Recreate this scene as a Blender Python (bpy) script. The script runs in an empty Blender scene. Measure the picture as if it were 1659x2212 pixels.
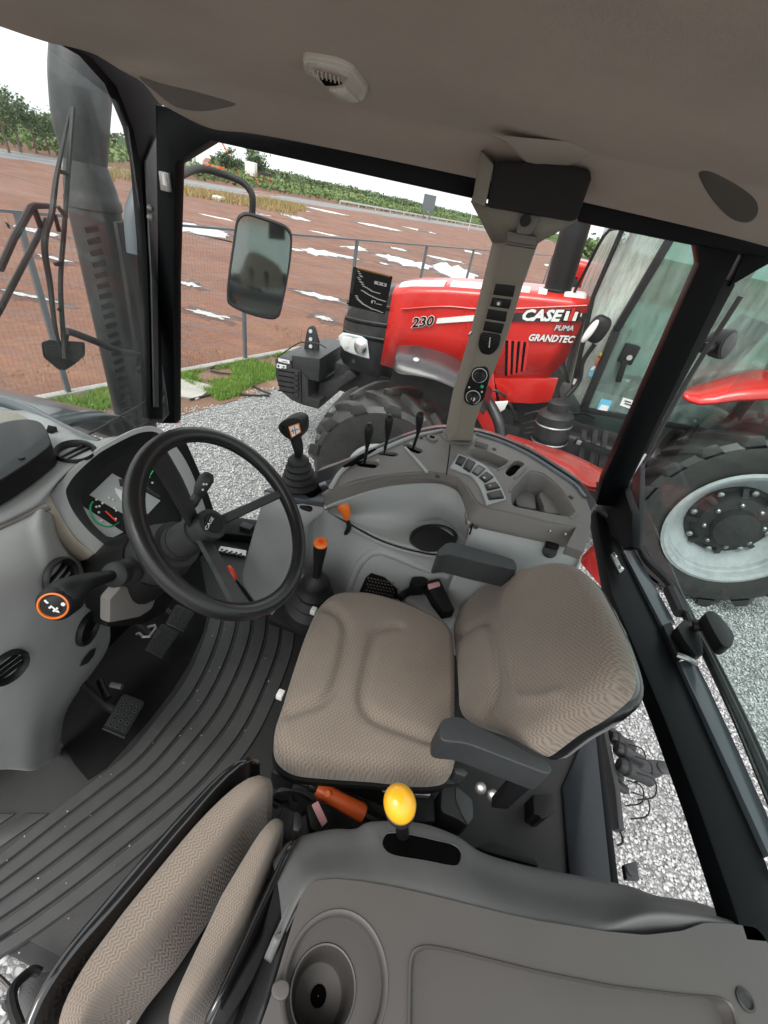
import bpy, bmesh, math, random
import numpy as np
from mathutils import Vector as V, Matrix, noise
from math import sin, cos, pi, radians, tan, sqrt, atan2

# ------------------------------------------------------------------ camera
FPX, PW, PH = 900.0, 1659.0, 2212.0
PITCH, ROLL, YAW = radians(36.5), radians(12.5), radians(9)
CAM = V((0, 0, 2.9))
_fw = V((-sin(YAW)*cos(PITCH), cos(YAW)*cos(PITCH), -sin(PITCH)))
_rt = V((cos(YAW), sin(YAW), 0))
_up = _rt.cross(_fw)
_rx = _rt*cos(ROLL) + _up*sin(ROLL)
_uy = -_rt*sin(ROLL) + _up*cos(ROLL)
S = bpy.context.scene
C = S.collection
cam = bpy.data.objects.new('camera', bpy.data.cameras.new('camera'))
C.objects.link(cam)
cam.matrix_world = Matrix(((_rx.x, _uy.x, -_fw.x, CAM.x), (_rx.y, _uy.y, -_fw.y, CAM.y), (_rx.z, _uy.z, -_fw.z, CAM.z), (0, 0, 0, 1)))
cam.data.sensor_fit = 'HORIZONTAL'
cam.data.sensor_width = 36.0
cam.data.lens = 36.0*FPX/PW
cam.data.clip_start = 0.02
cam.data.clip_end = 5000
S.camera = cam

# ------------------------------------------------------------------ sky, sun, exposure
world = bpy.data.worlds.new('World'); S.world = world; world.use_nodes = True
wn, wl = world.node_tree.nodes, world.node_tree.links
sky = wn.new('ShaderNodeTexSky'); sky.sky_type = 'NISHITA'; sky.sun_disc = False
SUN_EL, SUN_AZ = radians(58), radians(200)      # azimuth clockwise from +Y
sky.sun_elevation = SUN_EL; sky.sun_rotation = SUN_AZ
sky.air_density = 1.6; sky.dust_density = 5.0; sky.ozone_density = 1.0
hs = wn.new('ShaderNodeHueSaturation'); hs.inputs['Saturation'].default_value = 0.22
wl.new(sky.outputs[0], hs.inputs['Color'])
tcw = wn.new('ShaderNodeTexCoord'); cn = wn.new('ShaderNodeTexNoise'); cn.inputs['Scale'].default_value = 2.2; cn.inputs['Detail'].default_value = 5
cmap = wn.new('ShaderNodeMapping'); cmap.inputs['Scale'].default_value = (1, 1, 3); wl.new(tcw.outputs['Generated'], cmap.inputs[0]); wl.new(cmap.outputs[0], cn.inputs['Vector'])
cr_ = wn.new('ShaderNodeValToRGB'); cr_.color_ramp.elements[0].position = .3; cr_.color_ramp.elements[0].color = (.82, .84, .87, 1); cr_.color_ramp.elements[1].position = .7; cr_.color_ramp.elements[1].color = (1, 1, 1, 1)
wl.new(cn.outputs[0], cr_.inputs[0])
cl_ = wn.new('ShaderNodeMix'); cl_.data_type = 'RGBA'; cl_.blend_type = 'MULTIPLY'; cl_.inputs[0].default_value = 1; wl.new(cr_.outputs[0], cl_.inputs[6]); cl_.inputs[7].default_value = (4.3, 4.35, 4.4, 1)
ov = wn.new('ShaderNodeMix'); ov.data_type = 'RGBA'; ov.inputs[0].default_value = .8          # overcast: a bright cloud sheet over the clear sky
wl.new(hs.outputs[0], ov.inputs[6]); wl.new(cl_.outputs[2], ov.inputs[7])
wl.new(ov.outputs[2], wn['Background'].inputs[0])
wn['Background'].inputs[1].default_value = 0.15
sun = bpy.data.objects.new('sun', bpy.data.lights.new('sun', 'SUN')); C.objects.link(sun)
sun.data.energy = .8; sun.data.angle = radians(25); sun.data.color = (1, .97, .92)
sun.rotation_euler = (pi/2 - SUN_EL, 0, -SUN_AZ + pi) if False else V((-sin(SUN_AZ)*cos(SUN_EL), -cos(SUN_AZ)*cos(SUN_EL), -sin(SUN_EL))).to_track_quat('-Z', 'Y').to_euler()
sun.location = (0, 0, 30)
S.view_settings.view_transform = 'Standard'; S.view_settings.look = 'None'
S.view_settings.gamma = 1.0; S.view_settings.use_curve_mapping = False
S.view_settings.exposure = 1.5
S.cycles.max_bounces = 10; S.cycles.diffuse_bounces = 5; S.cycles.transparent_max_bounces = 16
S.cycles.transmission_bounces = 8

# ------------------------------------------------------------------ helpers: pixels on known planes -> points
def ray(p):
    return (_fw*FPX + _rx*(p[0]-PW/2) - _uy*(p[1]-PH/2)).normalized()
def q(p, x=None, y=None, z=None):
    d = ray(p)
    if x is not None: t = (x-CAM.x)/d.x
    elif y is not None: t = (y-CAM.y)/d.y
    else: t = (z-CAM.z)/d.z
    return CAM + d*t
def qn(p, P0, n):
    d = ray(p); n = V(n)
    return CAM + d*((V(P0)-CAM).dot(n)/d.dot(n))
def zm(x0, y0, s):          # map from an enlarged view to picture coordinates
    return lambda a, b: (x0 + s*a, y0 + s*b)
Z1 = zm(0, 0, .5); Z2 = zm(829.4, 259.2, .5); Z3 = zm(345.6, 302.4, .4375); Z4 = zm(0, 777.6, .3958)
Z5 = zm(570.2, 846.7, .4375); Z6 = zm(570.2, 1166.4, .5104); Z7 = zm(0, 1296, .3958); Z8 = zm(0, 1598.4, .4166)
Z9 = zm(561.6, 1641.6, .6614); Z10 = zm(1244.2, 950.4, .4686); Z11 = zm(1123.2, 475.2, .3229); Z12 = zm(0, 129.6, .3711)
Z13 = zm(587.5, 535.7, .2604); Z14 = zm(345.6, 285.1, .2604); Z15 = zm(976.3, 328.3, .3047); Z16 = zm(950.4, 933.1, .2083)
Z17 = zm(0, 881.3, .2604); Z18 = zm(587.5, 1624.3, .3854); Z19 = zm(604.8, 86.4, .1458); Z20 = zm(1244.2, 604.8, .3125)

# ------------------------------------------------------------------ materials
MATS = {}
def principled(name):
    m = bpy.data.materials.new(name); m.use_nodes = True
    nt = m.node_tree; b = nt.nodes['Principled BSDF']
    MATS[name] = m
    return m, nt, b
def N(nt, t, **kw):
    n = nt.nodes.new(t)
    for k, v in kw.items():
        if k in n.inputs: n.inputs[k].default_value = v
        else: setattr(n, k, v)
    return n
def plain(name, col, rough=.5, metal=0., var=.12, scale=6., bump=0., bscale=400., spec=None, coat=0., dust=0., dustcol=(.35, .3, .25)):
    """painted / moulded surface: base colour with soft mottling, optional fine grain and dust"""
    m, nt, b = principled(name)
    L = nt.links
    co = N(nt, 'ShaderNodeTexCoord')
    nz = N(nt, 'ShaderNodeTexNoise', Scale=scale, Detail=5., Roughness=.6)
    L.new(co.outputs['Object'], nz.inputs['Vector'])
    r = N(nt, 'ShaderNodeMapRange'); r.inputs[1].default_value = .3; r.inputs[2].default_value = .7
    r.inputs[3].default_value = 1-var; r.inputs[4].default_value = 1+var
    L.new(nz.outputs[0], r.inputs[0])
    mx = N(nt, 'ShaderNodeMix', data_type='RGBA', blend_type='MULTIPLY'); mx.inputs[0].default_value = 1
    mx.inputs[6].default_value = (*col, 1)
    L.new(r.outputs[0], mx.inputs[7])
    out = mx.outputs[2]
    if dust > 0:
        n2 = N(nt, 'ShaderNodeTexNoise', Scale=scale*3.1, Detail=8., Roughness=.75)
        L.new(co.outputs['Object'], n2.inputs['Vector'])
        r2 = N(nt, 'ShaderNodeMapRange'); r2.inputs[1].default_value = .45; r2.inputs[2].default_value = .75; r2.inputs[4].default_value = dust
        L.new(n2.outputs[0], r2.inputs[0])
        m2 = N(nt, 'ShaderNodeMix', data_type='RGBA'); L.new(r2.outputs[0], m2.inputs[0]); L.new(out, m2.inputs[6]); m2.inputs[7].default_value = (*dustcol, 1)
        out = m2.outputs[2]
    L.new(out, b.inputs['Base Color'])
    rr = N(nt, 'ShaderNodeMapRange'); rr.inputs[3].default_value = max(0, rough-.08); rr.inputs[4].default_value = min(1, rough+.1)
    L.new(nz.outputs[0], rr.inputs[0]); L.new(rr.outputs[0], b.inputs['Roughness'])
    b.inputs['Metallic'].default_value = metal
    if spec is not None: b.inputs['Specular IOR Level'].default_value = spec
    if coat: b.inputs['Coat Weight'].default_value = coat; b.inputs['Coat Roughness'].default_value = .08
    if bump > 0:
        n3 = N(nt, 'ShaderNodeTexNoise', Scale=bscale, Detail=2.)
        L.new(co.outputs['Object'], n3.inputs['Vector'])
        bp = N(nt, 'ShaderNodeBump', Strength=bump, Distance=.002)
        L.new(n3.outputs[0], bp.inputs['Height']); L.new(bp.outputs[0], b.inputs['Normal'])
    return m
def glass_pane(name, tint=(.93, .96, .95), film=.04, rough=.02, smear_sheen=0., smear_sheen_col=(.6, .62, .6), gloss=.06):
    """thin window pane: see-through, a fresnel reflection and a film for dirt or painted sheen"""
    m = bpy.data.materials.new(name); m.use_nodes = True; nt = m.node_tree; nt.nodes.clear(); L = nt.links
    MATS[name] = m
    out = N(nt, 'ShaderNodeOutputMaterial')
    tr = N(nt, 'ShaderNodeBsdfTransparent'); tr.inputs[0].default_value = (*tint, 1)
    gl = N(nt, 'ShaderNodeBsdfGlossy', Roughness=rough)
    lw = N(nt, 'ShaderNodeLayerWeight', Blend=.25)
    mr = N(nt, 'ShaderNodeMapRange'); mr.inputs[3].default_value = gloss*.5; mr.inputs[4].default_value = gloss*5
    L.new(lw.outputs['Fresnel'], mr.inputs[0])
    m1 = N(nt, 'ShaderNodeMixShader'); L.new(mr.outputs[0], m1.inputs[0]); L.new(tr.outputs[0], m1.inputs[1]); L.new(gl.outputs[0], m1.inputs[2])
    df = N(nt, 'ShaderNodeBsdfDiffuse'); df.inputs[0].default_value = (*smear_sheen_col, 1)
    co = N(nt, 'ShaderNodeTexCoord')
    mp = N(nt, 'ShaderNodeMapping'); mp.inputs['Scale'].default_value = (6, 6, 1.5)
    L.new(co.outputs['Object'], mp.inputs[0])
    nz = N(nt, 'ShaderNodeTexNoise', Scale=2.2, Detail=6., Roughness=.65); L.new(mp.outputs[0], nz.inputs['Vector'])
    m2r = N(nt, 'ShaderNodeMapRange'); m2r.inputs[1].default_value = .35; m2r.inputs[2].default_value = .8; m2r.inputs[3].default_value = film; m2r.inputs[4].default_value = film+smear_sheen
    L.new(nz.outputs[0], m2r.inputs[0])
    m2 = N(nt, 'ShaderNodeMixShader'); L.new(m2r.outputs[0], m2.inputs[0]); L.new(m1.outputs[0], m2.inputs[1]); L.new(df.outputs[0], m2.inputs[2])
    L.new(m2.outputs[0], out.inputs[0])
    return m

# ------------------------------------------------------------------ objects
WO = {}
def tag(o, label=None, cat=None, group=None, kind=None):
    if label: o['label'] = label
    if cat: o['category'] = cat
    if group: o['group'] = group
    if kind: o['kind'] = kind
    return o
def thing(name, label, cat, loc, group=None):
    o = bpy.data.objects.new(name, None); C.objects.link(o)
    o.location = V(loc); o.empty_display_size = .05
    WO[o] = V(loc)
    return tag(o, label, cat, group)

def crom(P, n, closed=False):
    """resample a control polyline with a Catmull-Rom curve; n points"""
    P = [V(p) for p in P]; k = len(P)
    if k < 3 and not closed:
        return [P[0].lerp(P[-1], i/(n-1)) for i in range(n)]
    segs = k if closed else k-1
    out = []
    for i in range(n):
        t = i/(n if closed else n-1)*segs
        s = min(int(t), segs-1); f = t-s
        def g(j): return P[j % k] if closed else P[max(0, min(k-1, j))]
        a, b, c, d = g(s-1), g(s), g(s+1), g(s+2)
        if not closed and s == 0: a = b*2-c
        if not closed and s == segs-1: d = c*2-b
        out.append(.5*((2*b)+(c-a)*f+(2*a-5*b+4*c-d)*f*f+(3*b-a-3*c+d)*f*f*f))
    return out
def fillet(P, r, n=4):
    """round the corners of a closed 3-D polygon"""
    P = [V(p) for p in P]; out = []; k = len(P)
    for i in range(k):
        a, b, c = P[i-1], P[i], P[(i+1) % k]
        ri = r[i] if isinstance(r, (list, tuple)) else r
        if ri <= 0: out.append(b); continue
        d1 = min(ri, (a-b).length*.48); d2 = min(ri, (c-b).length*.48)
        s, e = b+(a-b).normalized()*d1, b+(c-b).normalized()*d2
        for j in range(n+1):
            t = j/n; out.append(s*(1-t)**2+b*2*t*(1-t)+e*t*t)
    return out
def frame_axes(d):
    d = V(d).normalized()
    a = V((0, 0, 1)) if abs(d.z) < .9 else V((1, 0, 0))
    u = a.cross(d).normalized(); return u, d.cross(u)

class MB:
    def __init__(s): s.v = []; s.f = []; s.uv = {}
    def raw(s, v, f):
        o = len(s.v); s.v += [V(p) for p in v]; s.f += [tuple(i+o for i in g) for g in f]; return s
    def box(s, c, size, R=None):
        h = V(size)/2; c = V(c); vs = []
        for x in (-1, 1):
            for y in (-1, 1):
                for z in (-1, 1):
                    p = V((x*h.x, y*h.y, z*h.z)); vs.append(c+(R @ p if R else p))
        return s.raw(vs, [(0, 1, 3, 2), (4, 6, 7, 5), (0, 4, 5, 1), (2, 3, 7, 6), (0, 2, 6, 4), (1, 5, 7, 3)])
    def bar(s, a, b, w, h, up=(0, 0, 1)):
        a, b = V(a), V(b); d = (b-a).normalized(); u = d.cross(V(up)).normalized(); t = u.cross(d)
        vs = [p+u*(x*w/2)+t*(y*h/2) for p in (a, b) for x, y in ((-1, -1), (1, -1), (1, 1), (-1, 1))]
        return s.raw(vs, [(0, 1, 2, 3), (7, 6, 5, 4), (0, 4, 5, 1), (1, 5, 6, 2), (2, 6, 7, 3), (3, 7, 4, 0)])
    def prism(s, poly, off):
        poly = [V(p) for p in poly]; off = V(off); n = len(poly)
        nrm = V((0, 0, 0))
        for i in range(n): nrm += poly[i].cross(poly[(i+1) % n])
        if nrm.dot(off) > 0: poly = poly[::-1]
        vs = poly+[p+off for p in poly]
        return s.raw(vs, [tuple(range(n)), tuple(range(2*n-1, n-1, -1))]+[(i, i+n, (i+1) % n+n, (i+1) % n) for i in range(n)])
    def ring(s, loops, closed_u=True, caps=True, closed_v=False):
        """skin consecutive loops of equal length"""
        n = len(loops[0]); o = len(s.v)
        for l in loops: s.v += [V(p) for p in l]
        k = len(loops)
        for j in range(k if closed_v else k-1):
            j2 = (j+1) % k
            for i in range(n if closed_u else n-1):
                i2 = (i+1) % n
                s.f.append((o+j*n+i, o+j*n+i2, o+j2*n+i2, o+j2*n+i))
        if caps and closed_u and not closed_v:
            s.f.append(tuple(o+i for i in range(n-1, -1, -1))); s.f.append(tuple(o+(k-1)*n+i for i in range(n)))
        return s
    def tube(s, pts, r, seg=10, sub=0, closed=False, caps=True, flat=1.):
        pts = [V(p) for p in pts]
        if sub: pts = crom(pts, sub, closed)
        k = len(pts); rs = r if isinstance(r, (list, tuple)) else [r]*k
        if len(rs) != k:
            rs = [rs[min(len(rs)-2, int(i/(k-1)*(len(rs)-1)))]*(1-(i/(k-1)*(len(rs)-1)-min(len(rs)-2, int(i/(k-1)*(len(rs)-1)))))+rs[min(len(rs)-2, int(i/(k-1)*(len(rs)-1)))+1]*(i/(k-1)*(len(rs)-1)-min(len(rs)-2, int(i/(k-1)*(len(rs)-1)))) for i in range(k)]
        loops = []; u = None
        for i, p in enumerate(pts):
            a = pts[i-1] if (i > 0 or closed) else p; b = pts[(i+1) % k] if (i < k-1 or closed) else p
            d = (b-a).normalized()
            if u is None: u = frame_axes(d)[0]
            u = (u-d*u.dot(d)).normalized(); w = d.cross(u)
            loops.append([p+(u*cos(2*pi*j/seg)+w*sin(2*pi*j/seg)*flat)*rs[i] for j in range(seg)])
        return s.ring(loops, caps=caps, closed_v=closed)
    def lathe(s, prof, O, ax, seg=24, caps=True):
        """prof: (radius, height along ax)"""
        O = V(O); ax = V(ax).normalized(); u, w = frame_axes(ax)
        return s.ring([[O+ax*h+(u*cos(2*pi*j/seg)+w*sin(2*pi*j/seg))*max(r, 1e-4) for j in range(seg)] for r, h in prof], caps=caps)
    def ell(s, c, r, R=None, seg=16, rings=10, e=1.):
        c = V(c); loops = []
        def sp(x): return math.copysign(abs(x)**e, x)
        for i in range(1, rings):
            th = pi*i/rings
            loops.append([])
            for j in range(seg):
                ph = 2*pi*j/seg
                p = V((r[0]*sp(sin(th))*sp(cos(ph)), r[1]*sp(sin(th))*sp(sin(ph)), r[2]*sp(cos(th))))
                loops[-1].append(c+(R @ p if R else p))
        return s.ring(loops[::-1])
    def loft(s, rows, nu=24, nv=12, closed=False, uvscale=None, smoothv=True):
        rr = [crom(r, nu, closed) for r in rows]
        cols = [crom([r[i] for r in rr], nv) if smoothv else [r[i] for r in rr] for i in range(nu)]
        nvv = len(cols[0]); o = len(s.v)
        for j in range(nvv):
            for i in range(nu): s.v.append(cols[i][j])
        # metric uv
        um = [0.]; jm = nvv//2
        for i in range(1, nu): um.append(um[-1]+(cols[i][jm]-cols[i-1][jm]).length)
        vm = [0.]; im = nu//2
        for j in range(1, nvv): vm.append(vm[-1]+(cols[im][j]-cols[im][j-1]).length)
        for j in range(nvv):
            for i in range(nu): s.uv[o+j*nu+i] = (um[i], vm[j])
        for j in range(nvv-1):
            for i in range(nu if closed else nu-1):
                i2 = (i+1) % nu
                s.f.append((o+j*nu+i, o+j*nu+i2, o+(j+1)*nu+i2, o+(j+1)*nu+i))
        return s
    def done(s, name, mat, parent=None, smooth=40, bevel=0., bseg=2, label=None, cat=None, group=None, kind=None, solid=0., base=False, recalc=True, weld=0.):
        me = bpy.data.meshes.new(name)
        if not s.v: raise ValueError(name)
        A = np.array([tuple(p) for p in s.v]); lo, hi = A.min(0), A.max(0); c = V(((lo+hi)/2).tolist())
        if parent is None: c.z = float(lo[2])
        me.from_pydata([tuple(p-c) for p in s.v], [], s.f)
        if s.uv:
            ul = me.uv_layers.new(name='UVMap')
            for lp in me.loops: ul.data[lp.index].uv = s.uv.get(lp.vertex_index, (0, 0))
        if bevel > 0 or recalc or weld:
            bm = bmesh.new(); bm.from_mesh(me)
            if weld: bmesh.ops.remove_doubles(bm, verts=bm.verts, dist=weld)
            if recalc: bmesh.ops.recalc_face_normals(bm, faces=bm.faces)
            if bevel > 0:
                ed = [e for e in bm.edges if len(e.link_faces) == 2 and e.calc_face_angle(0) > radians(32)]
                bmesh.ops.bevel(bm, geom=ed, offset=bevel, segments=bseg, profile=.6, affect='EDGES', clamp_overlap=True)
            bm.to_mesh(me); bm.free()
        if smooth:
            me.shade_smooth()
            me.set_sharp_from_angle(angle=radians(smooth))
        me.materials.append(mat if not isinstance(mat, str) else MATS[mat])
        o = bpy.data.objects.new(name, me); C.objects.link(o)
        if parent is not None:
            o.parent = parent; o.location = c-WO[parent]
        else: o.location = c
        WO[o] = c
        if solid:
            md = o.modifiers.new('thickness', 'SOLIDIFY'); md.thickness = abs(solid); md.offset = -1 if solid > 0 else 1
        return tag(o, label, cat, group, kind)

def plate(name, outer, holes, thick, mat, parent, bevel_floor=.8, **kw):
    """flat moulded plate in the plane of its outline, with pockets: holes = [(loop, depth, floor shrink)]"""
    outer = [V(p) for p in outer]
    nrm = V((0, 0, 0))
    for i in range(len(outer)): nrm += outer[i].cross(outer[(i+1) % len(outer)])
    nrm.normalize()
    if nrm.z < 0: outer = outer[::-1]; nrm = -nrm
    bm = bmesh.new(); mb = MB()
    def loop(l):
        vs = [bm.verts.new(p) for p in l]; return [bm.edges.new((vs[i], vs[(i+1) % len(vs)])) for i in range(len(vs))]
    P0 = outer[0]
    E = loop(outer); hl = []
    for h, d, sh, *fl_ in holes:
        h = [V(p) for p in h]; h = [p-nrm*((p-P0).dot(nrm)) for p in h]
        hl.append((h, d, sh, fl_)); E += loop(h)
    bmesh.ops.triangle_fill(bm, use_beauty=True, use_dissolve=False, edges=E, normal=nrm)
    bm.verts.ensure_lookup_table(); bm.verts.index_update()
    mb.raw([v.co.copy() for v in bm.verts], [tuple(v.index for v in f.verts) for f in bm.faces]); bm.free()
    mb.ring([outer, [p-nrm*thick for p in outer]], caps=False)
    for h, d, sh, fl_ in hl:
        c = sum(h, V((0, 0, 0)))/len(h)
        fl = [c+(p-c)*sh-nrm*d for p in h]
        mb.ring([h, fl], caps=False)
        if not fl_: mb.raw(fl, [tuple(range(len(fl)))])
    return mb.done(name, mat, parent, weld=1e-5, **kw)

def text(name, body, a, b, mat, parent, n, size=None, shear=0., weight=0., depth=.002, lift=.003, kind=None, bold=0.):
    """raised lettering: baseline from a to b on a surface with outward normal n"""
    def glyphs(off):
        cu = bpy.data.curves.new(name, 'FONT'); cu.body = body; cu.size = 1; cu.shear = shear; cu.offset = off; cu.extrude = .01
        cu.resolution_u = 2
        t = bpy.data.objects.new(name, cu); C.objects.link(t)
        me = bpy.data.meshes.new_from_object(t); bpy.data.objects.remove(t)
        return me
    m0 = glyphs(0.); A = np.array([v.co[:] for v in m0.vertices]); lo, hi = A.min(0), A.max(0); bpy.data.meshes.remove(m0)
    me = glyphs(weight)
    A = np.array([v.co[:] for v in me.vertices])
    a, b = V(a), V(b); X = (b-a); w = X.length; X.normalize(); n = V(n).normalized(); n = (n-X*n.dot(X)).normalized(); Y = n.cross(X)
    sx = w/(hi[0]-lo[0]); sy = sx if size is None else size/(hi[1]-lo[1])
    mb = MB(); mb.raw([a+X*((v[0]-lo[0])*sx)+Y*((v[1]-max(lo[1], 0))*sy)+n*(lift+depth*(v[2]/.01)) for v in A], [tuple(p.vertices) for p in me.polygons])
    bpy.data.meshes.remove(me)
    return mb.done(name, mat, parent, smooth=0, recalc=False, kind=kind)

def dup(root, loc, rotz=0., scale=None, label=None):
    r = root.copy(); C.objects.link(r); r.location = loc; r.rotation_euler = (0, 0, rotz)
    if scale: r.scale = scale
    if label: r['label'] = label
    for ch in list(root.children):
        c = ch.copy(); C.objects.link(c); c.parent = r
        for g in ch.children:
            d = g.copy(); C.objects.link(d); d.parent = c
    return r
rnd = random.Random(7)
nrg = np.random.default_rng(3)
# ------------------------------------------------------------------ material set
plain('frame_black', (.004, .004, .0045), .6, var=.2, spec=.06)
plain('sill_paint', (.010, .014, .018), .3, var=.2, scale=4, spec=.4)
plain('black_paint', (.003, .0034, .004), .38, var=.2, scale=4, spec=.12)
plain('gloss_black', (.006, .006, .007), .16, var=.2, scale=4, spec=.5, coat=.8)
plain('satin_black', (.008, .008, .009), .45, var=.2, bump=.25, bscale=900, spec=.3)
plain('rubber_black', (.011, .011, .011), .6, var=.25, bump=.2, bscale=300)
plain('wheel_rubber', (.012, .012, .0125), .29, var=.15, bump=.1, bscale=700)
plain('tyre', (.022, .021, .020), .42, var=.3, scale=9, bump=.3, bscale=60, dust=.22, dustcol=(.085, .072, .06))
plain('console_grey', (.355, .365, .357), .52, var=.05, bump=.3, bscale=1200, dust=.06, dustcol=(.36, .35, .33))
plain('dash_grey', (.29, .294, .29), .5, var=.06, bump=.3, bscale=1200, dust=.05)
plain('trim_brown', (.158, .144, .134), .55, var=.07, bump=.35, bscale=1200, dust=.06, dustcol=(.25, .23, .21))
plain('fender_brown', (.062, .057, .0535), .5, var=.07, scale=3, bump=.12, bscale=1400, dust=.05, dustcol=(.12, .11, .10))
plain('fender_grey', (.12, .122, .122), .5, var=.06, bump=.3, bscale=1200, dust=.05)
plain('beige_plastic', (.22, .198, .158), .5, var=.05, bump=.25, bscale=1200)
plain('cream_plastic', (.56, .49, .39), .5, var=.04, bump=.2, bscale=1200)
plain('dark_plastic', (.017, .017, .018), .5, var=.15, bump=.3, bscale=900)
plain('black_plastic', (.006, .006, .006), .45, spec=.3, var=.2, bump=.2, bscale=900)
plain('arm_grey', (.034, .037, .039), .5, var=.15, bump=.35, bscale=900, dust=.12, dustcol=(.1, .1, .1))
plain('mat_rubber', (.036, .037, .037), .5, var=.25, scale=5, bump=.35, bscale=500, dust=.35, dustcol=(.075, .071, .066))
plain('void_black', (.002, .002, .002), .9, var=.1, spec=.05)
plain('lining', (.47, .39, .332), .95, var=.10, scale=2.2, bump=.6, bscale=900, dust=.12, dustcol=(.40, .32, .26), spec=.1)
plain('grille_cloth', (.10, .086, .075), .9, var=.1, bump=.6, bscale=1600)
plain('lining_dark', (.022, .02, .019), .9, var=.1, bump=.6, bscale=1600)
plain('speaker_brown', (.20, .168, .145), .9, var=.08, bump=.6, bscale=1600)
plain('deep_black', (.010, .010, .010), .9, var=.3, bump=.5, bscale=300, spec=.1)
plain('lens_clear', (.62, .56, .48), .25, var=.05, coat=.5)
plain('red_paint', (.56, .012, .008), .28, var=.10, scale=2.2, coat=.4, dust=.12, dustcol=(.45, .12, .09))
plain('white_paint', (.78, .77, .74), .4, var=.06)
plain('silver_paint', (.62, .64, .65), .4, metal=.1, var=.08, dust=.2, dustcol=(.3, .28, .26))
plain('rim_paint', (.34, .36, .37), .45, var=.15, scale=5, dust=.55, dustcol=(.2, .18, .165))
plain('steel', (.35, .35, .34), .35, metal=.9, var=.2)
plain('bright_steel', (.7, .7, .68), .25, metal=1., var=.1)
plain('engine_black', (.014, .014, .014), .5, var=.4, scale=12, dust=.3, dustcol=(.07, .065, .06))
plain('grille_black', (.02, .02, .021), .42, var=.25, scale=10, dust=.25, dustcol=(.06, .06, .06))
plain('orange_plastic', (.78, .17, .015), .4, var=.05)
plain('orange_grip', (.62, .10, .02), .45, var=.06)
plain('yellow_plastic', (.85, .42, .015), .3, var=.05, coat=.4)
plain('red_tab', (.75, .06, .02), .4, var=.05)
plain('pink_button', (.62, .32, .33), .4, var=.05)
plain('exhaust_grey', (.03, .033, .033), .5, var=.3, scale=7, dust=.25, dustcol=(.14, .14, .135), metal=.2)
plain('green_mark', (.02, .42, .16), .5)
plain('sticker_white', (.7, .7, .68), .5)
plain('sticker_blue', (.12, .42, .6), .5)
plain('sticker_yellow', (.75, .5, .03), .5)
plain('lcd_grey', (.36, .38, .375), .25, var=.05)
plain('fence_paint', (.11, .125, .14), .5, var=.12)
plain('mirror_glass', (.45, .48, .47), .02, metal=1., var=.02)
plain('beam_grey', (.05, .06, .068), .3, var=.12, coat=.4)
plain('tinted_visor', (.03, .026, .029), .35, var=.2, coat=.2, dust=.2, dustcol=(.12, .09, .09))
plain('kerb_concrete', (.36, .34, .31), .85, var=.2, scale=4, bump=.4, bscale=80)
plain('asphalt', (.15, .15, .155), .55, var=.2, scale=1.2, bump=.4, bscale=60)
plain('line_paint', (.6, .6, .57), .6)
plain('bark', (.12, .095, .07), .9, var=.3, bump=.8, bscale=30)
plain('orange_machine', (.62, .12, .02), .5)
glass_pane('side_glass', tint=(.95, .965, .955), film=.005, smear_sheen=.015, gloss=.012)
glass_pane('wind_glass', tint=(.93, .955, .945), film=.012, smear_sheen=.10, smear_sheen_col=(.66, .67, .65), gloss=.006)
glass_pane('green_glass', tint=(.60, .75, .69), film=.07, smear_sheen=.22, smear_sheen_col=(.50, .64, .59), gloss=.09)  # film also puts pale reflections into the colour of the green panes
glass_pane('rear_glass', tint=(.86, .93, .91), film=.01, smear_sheen=.035, smear_sheen_col=(.55, .6, .58), gloss=.012)
glass_pane('sky_sheen_glass', tint=(.8, .86, .83), film=.22, smear_sheen=.55, smear_sheen_col=(.78, .8, .74), gloss=.06)  # whitish film paints the bright sky reflection onto the pane
glass_pane('lamp_glass', tint=(.85, .87, .86), film=.22, smear_sheen=.1, smear_sheen_col=(.8, .8, .78), gloss=.2)
glass_pane('visor_glass', tint=(.34, .33, .35), film=.1, smear_sheen=.05, smear_sheen_col=(.3, .28, .28), gloss=.2)

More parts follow.
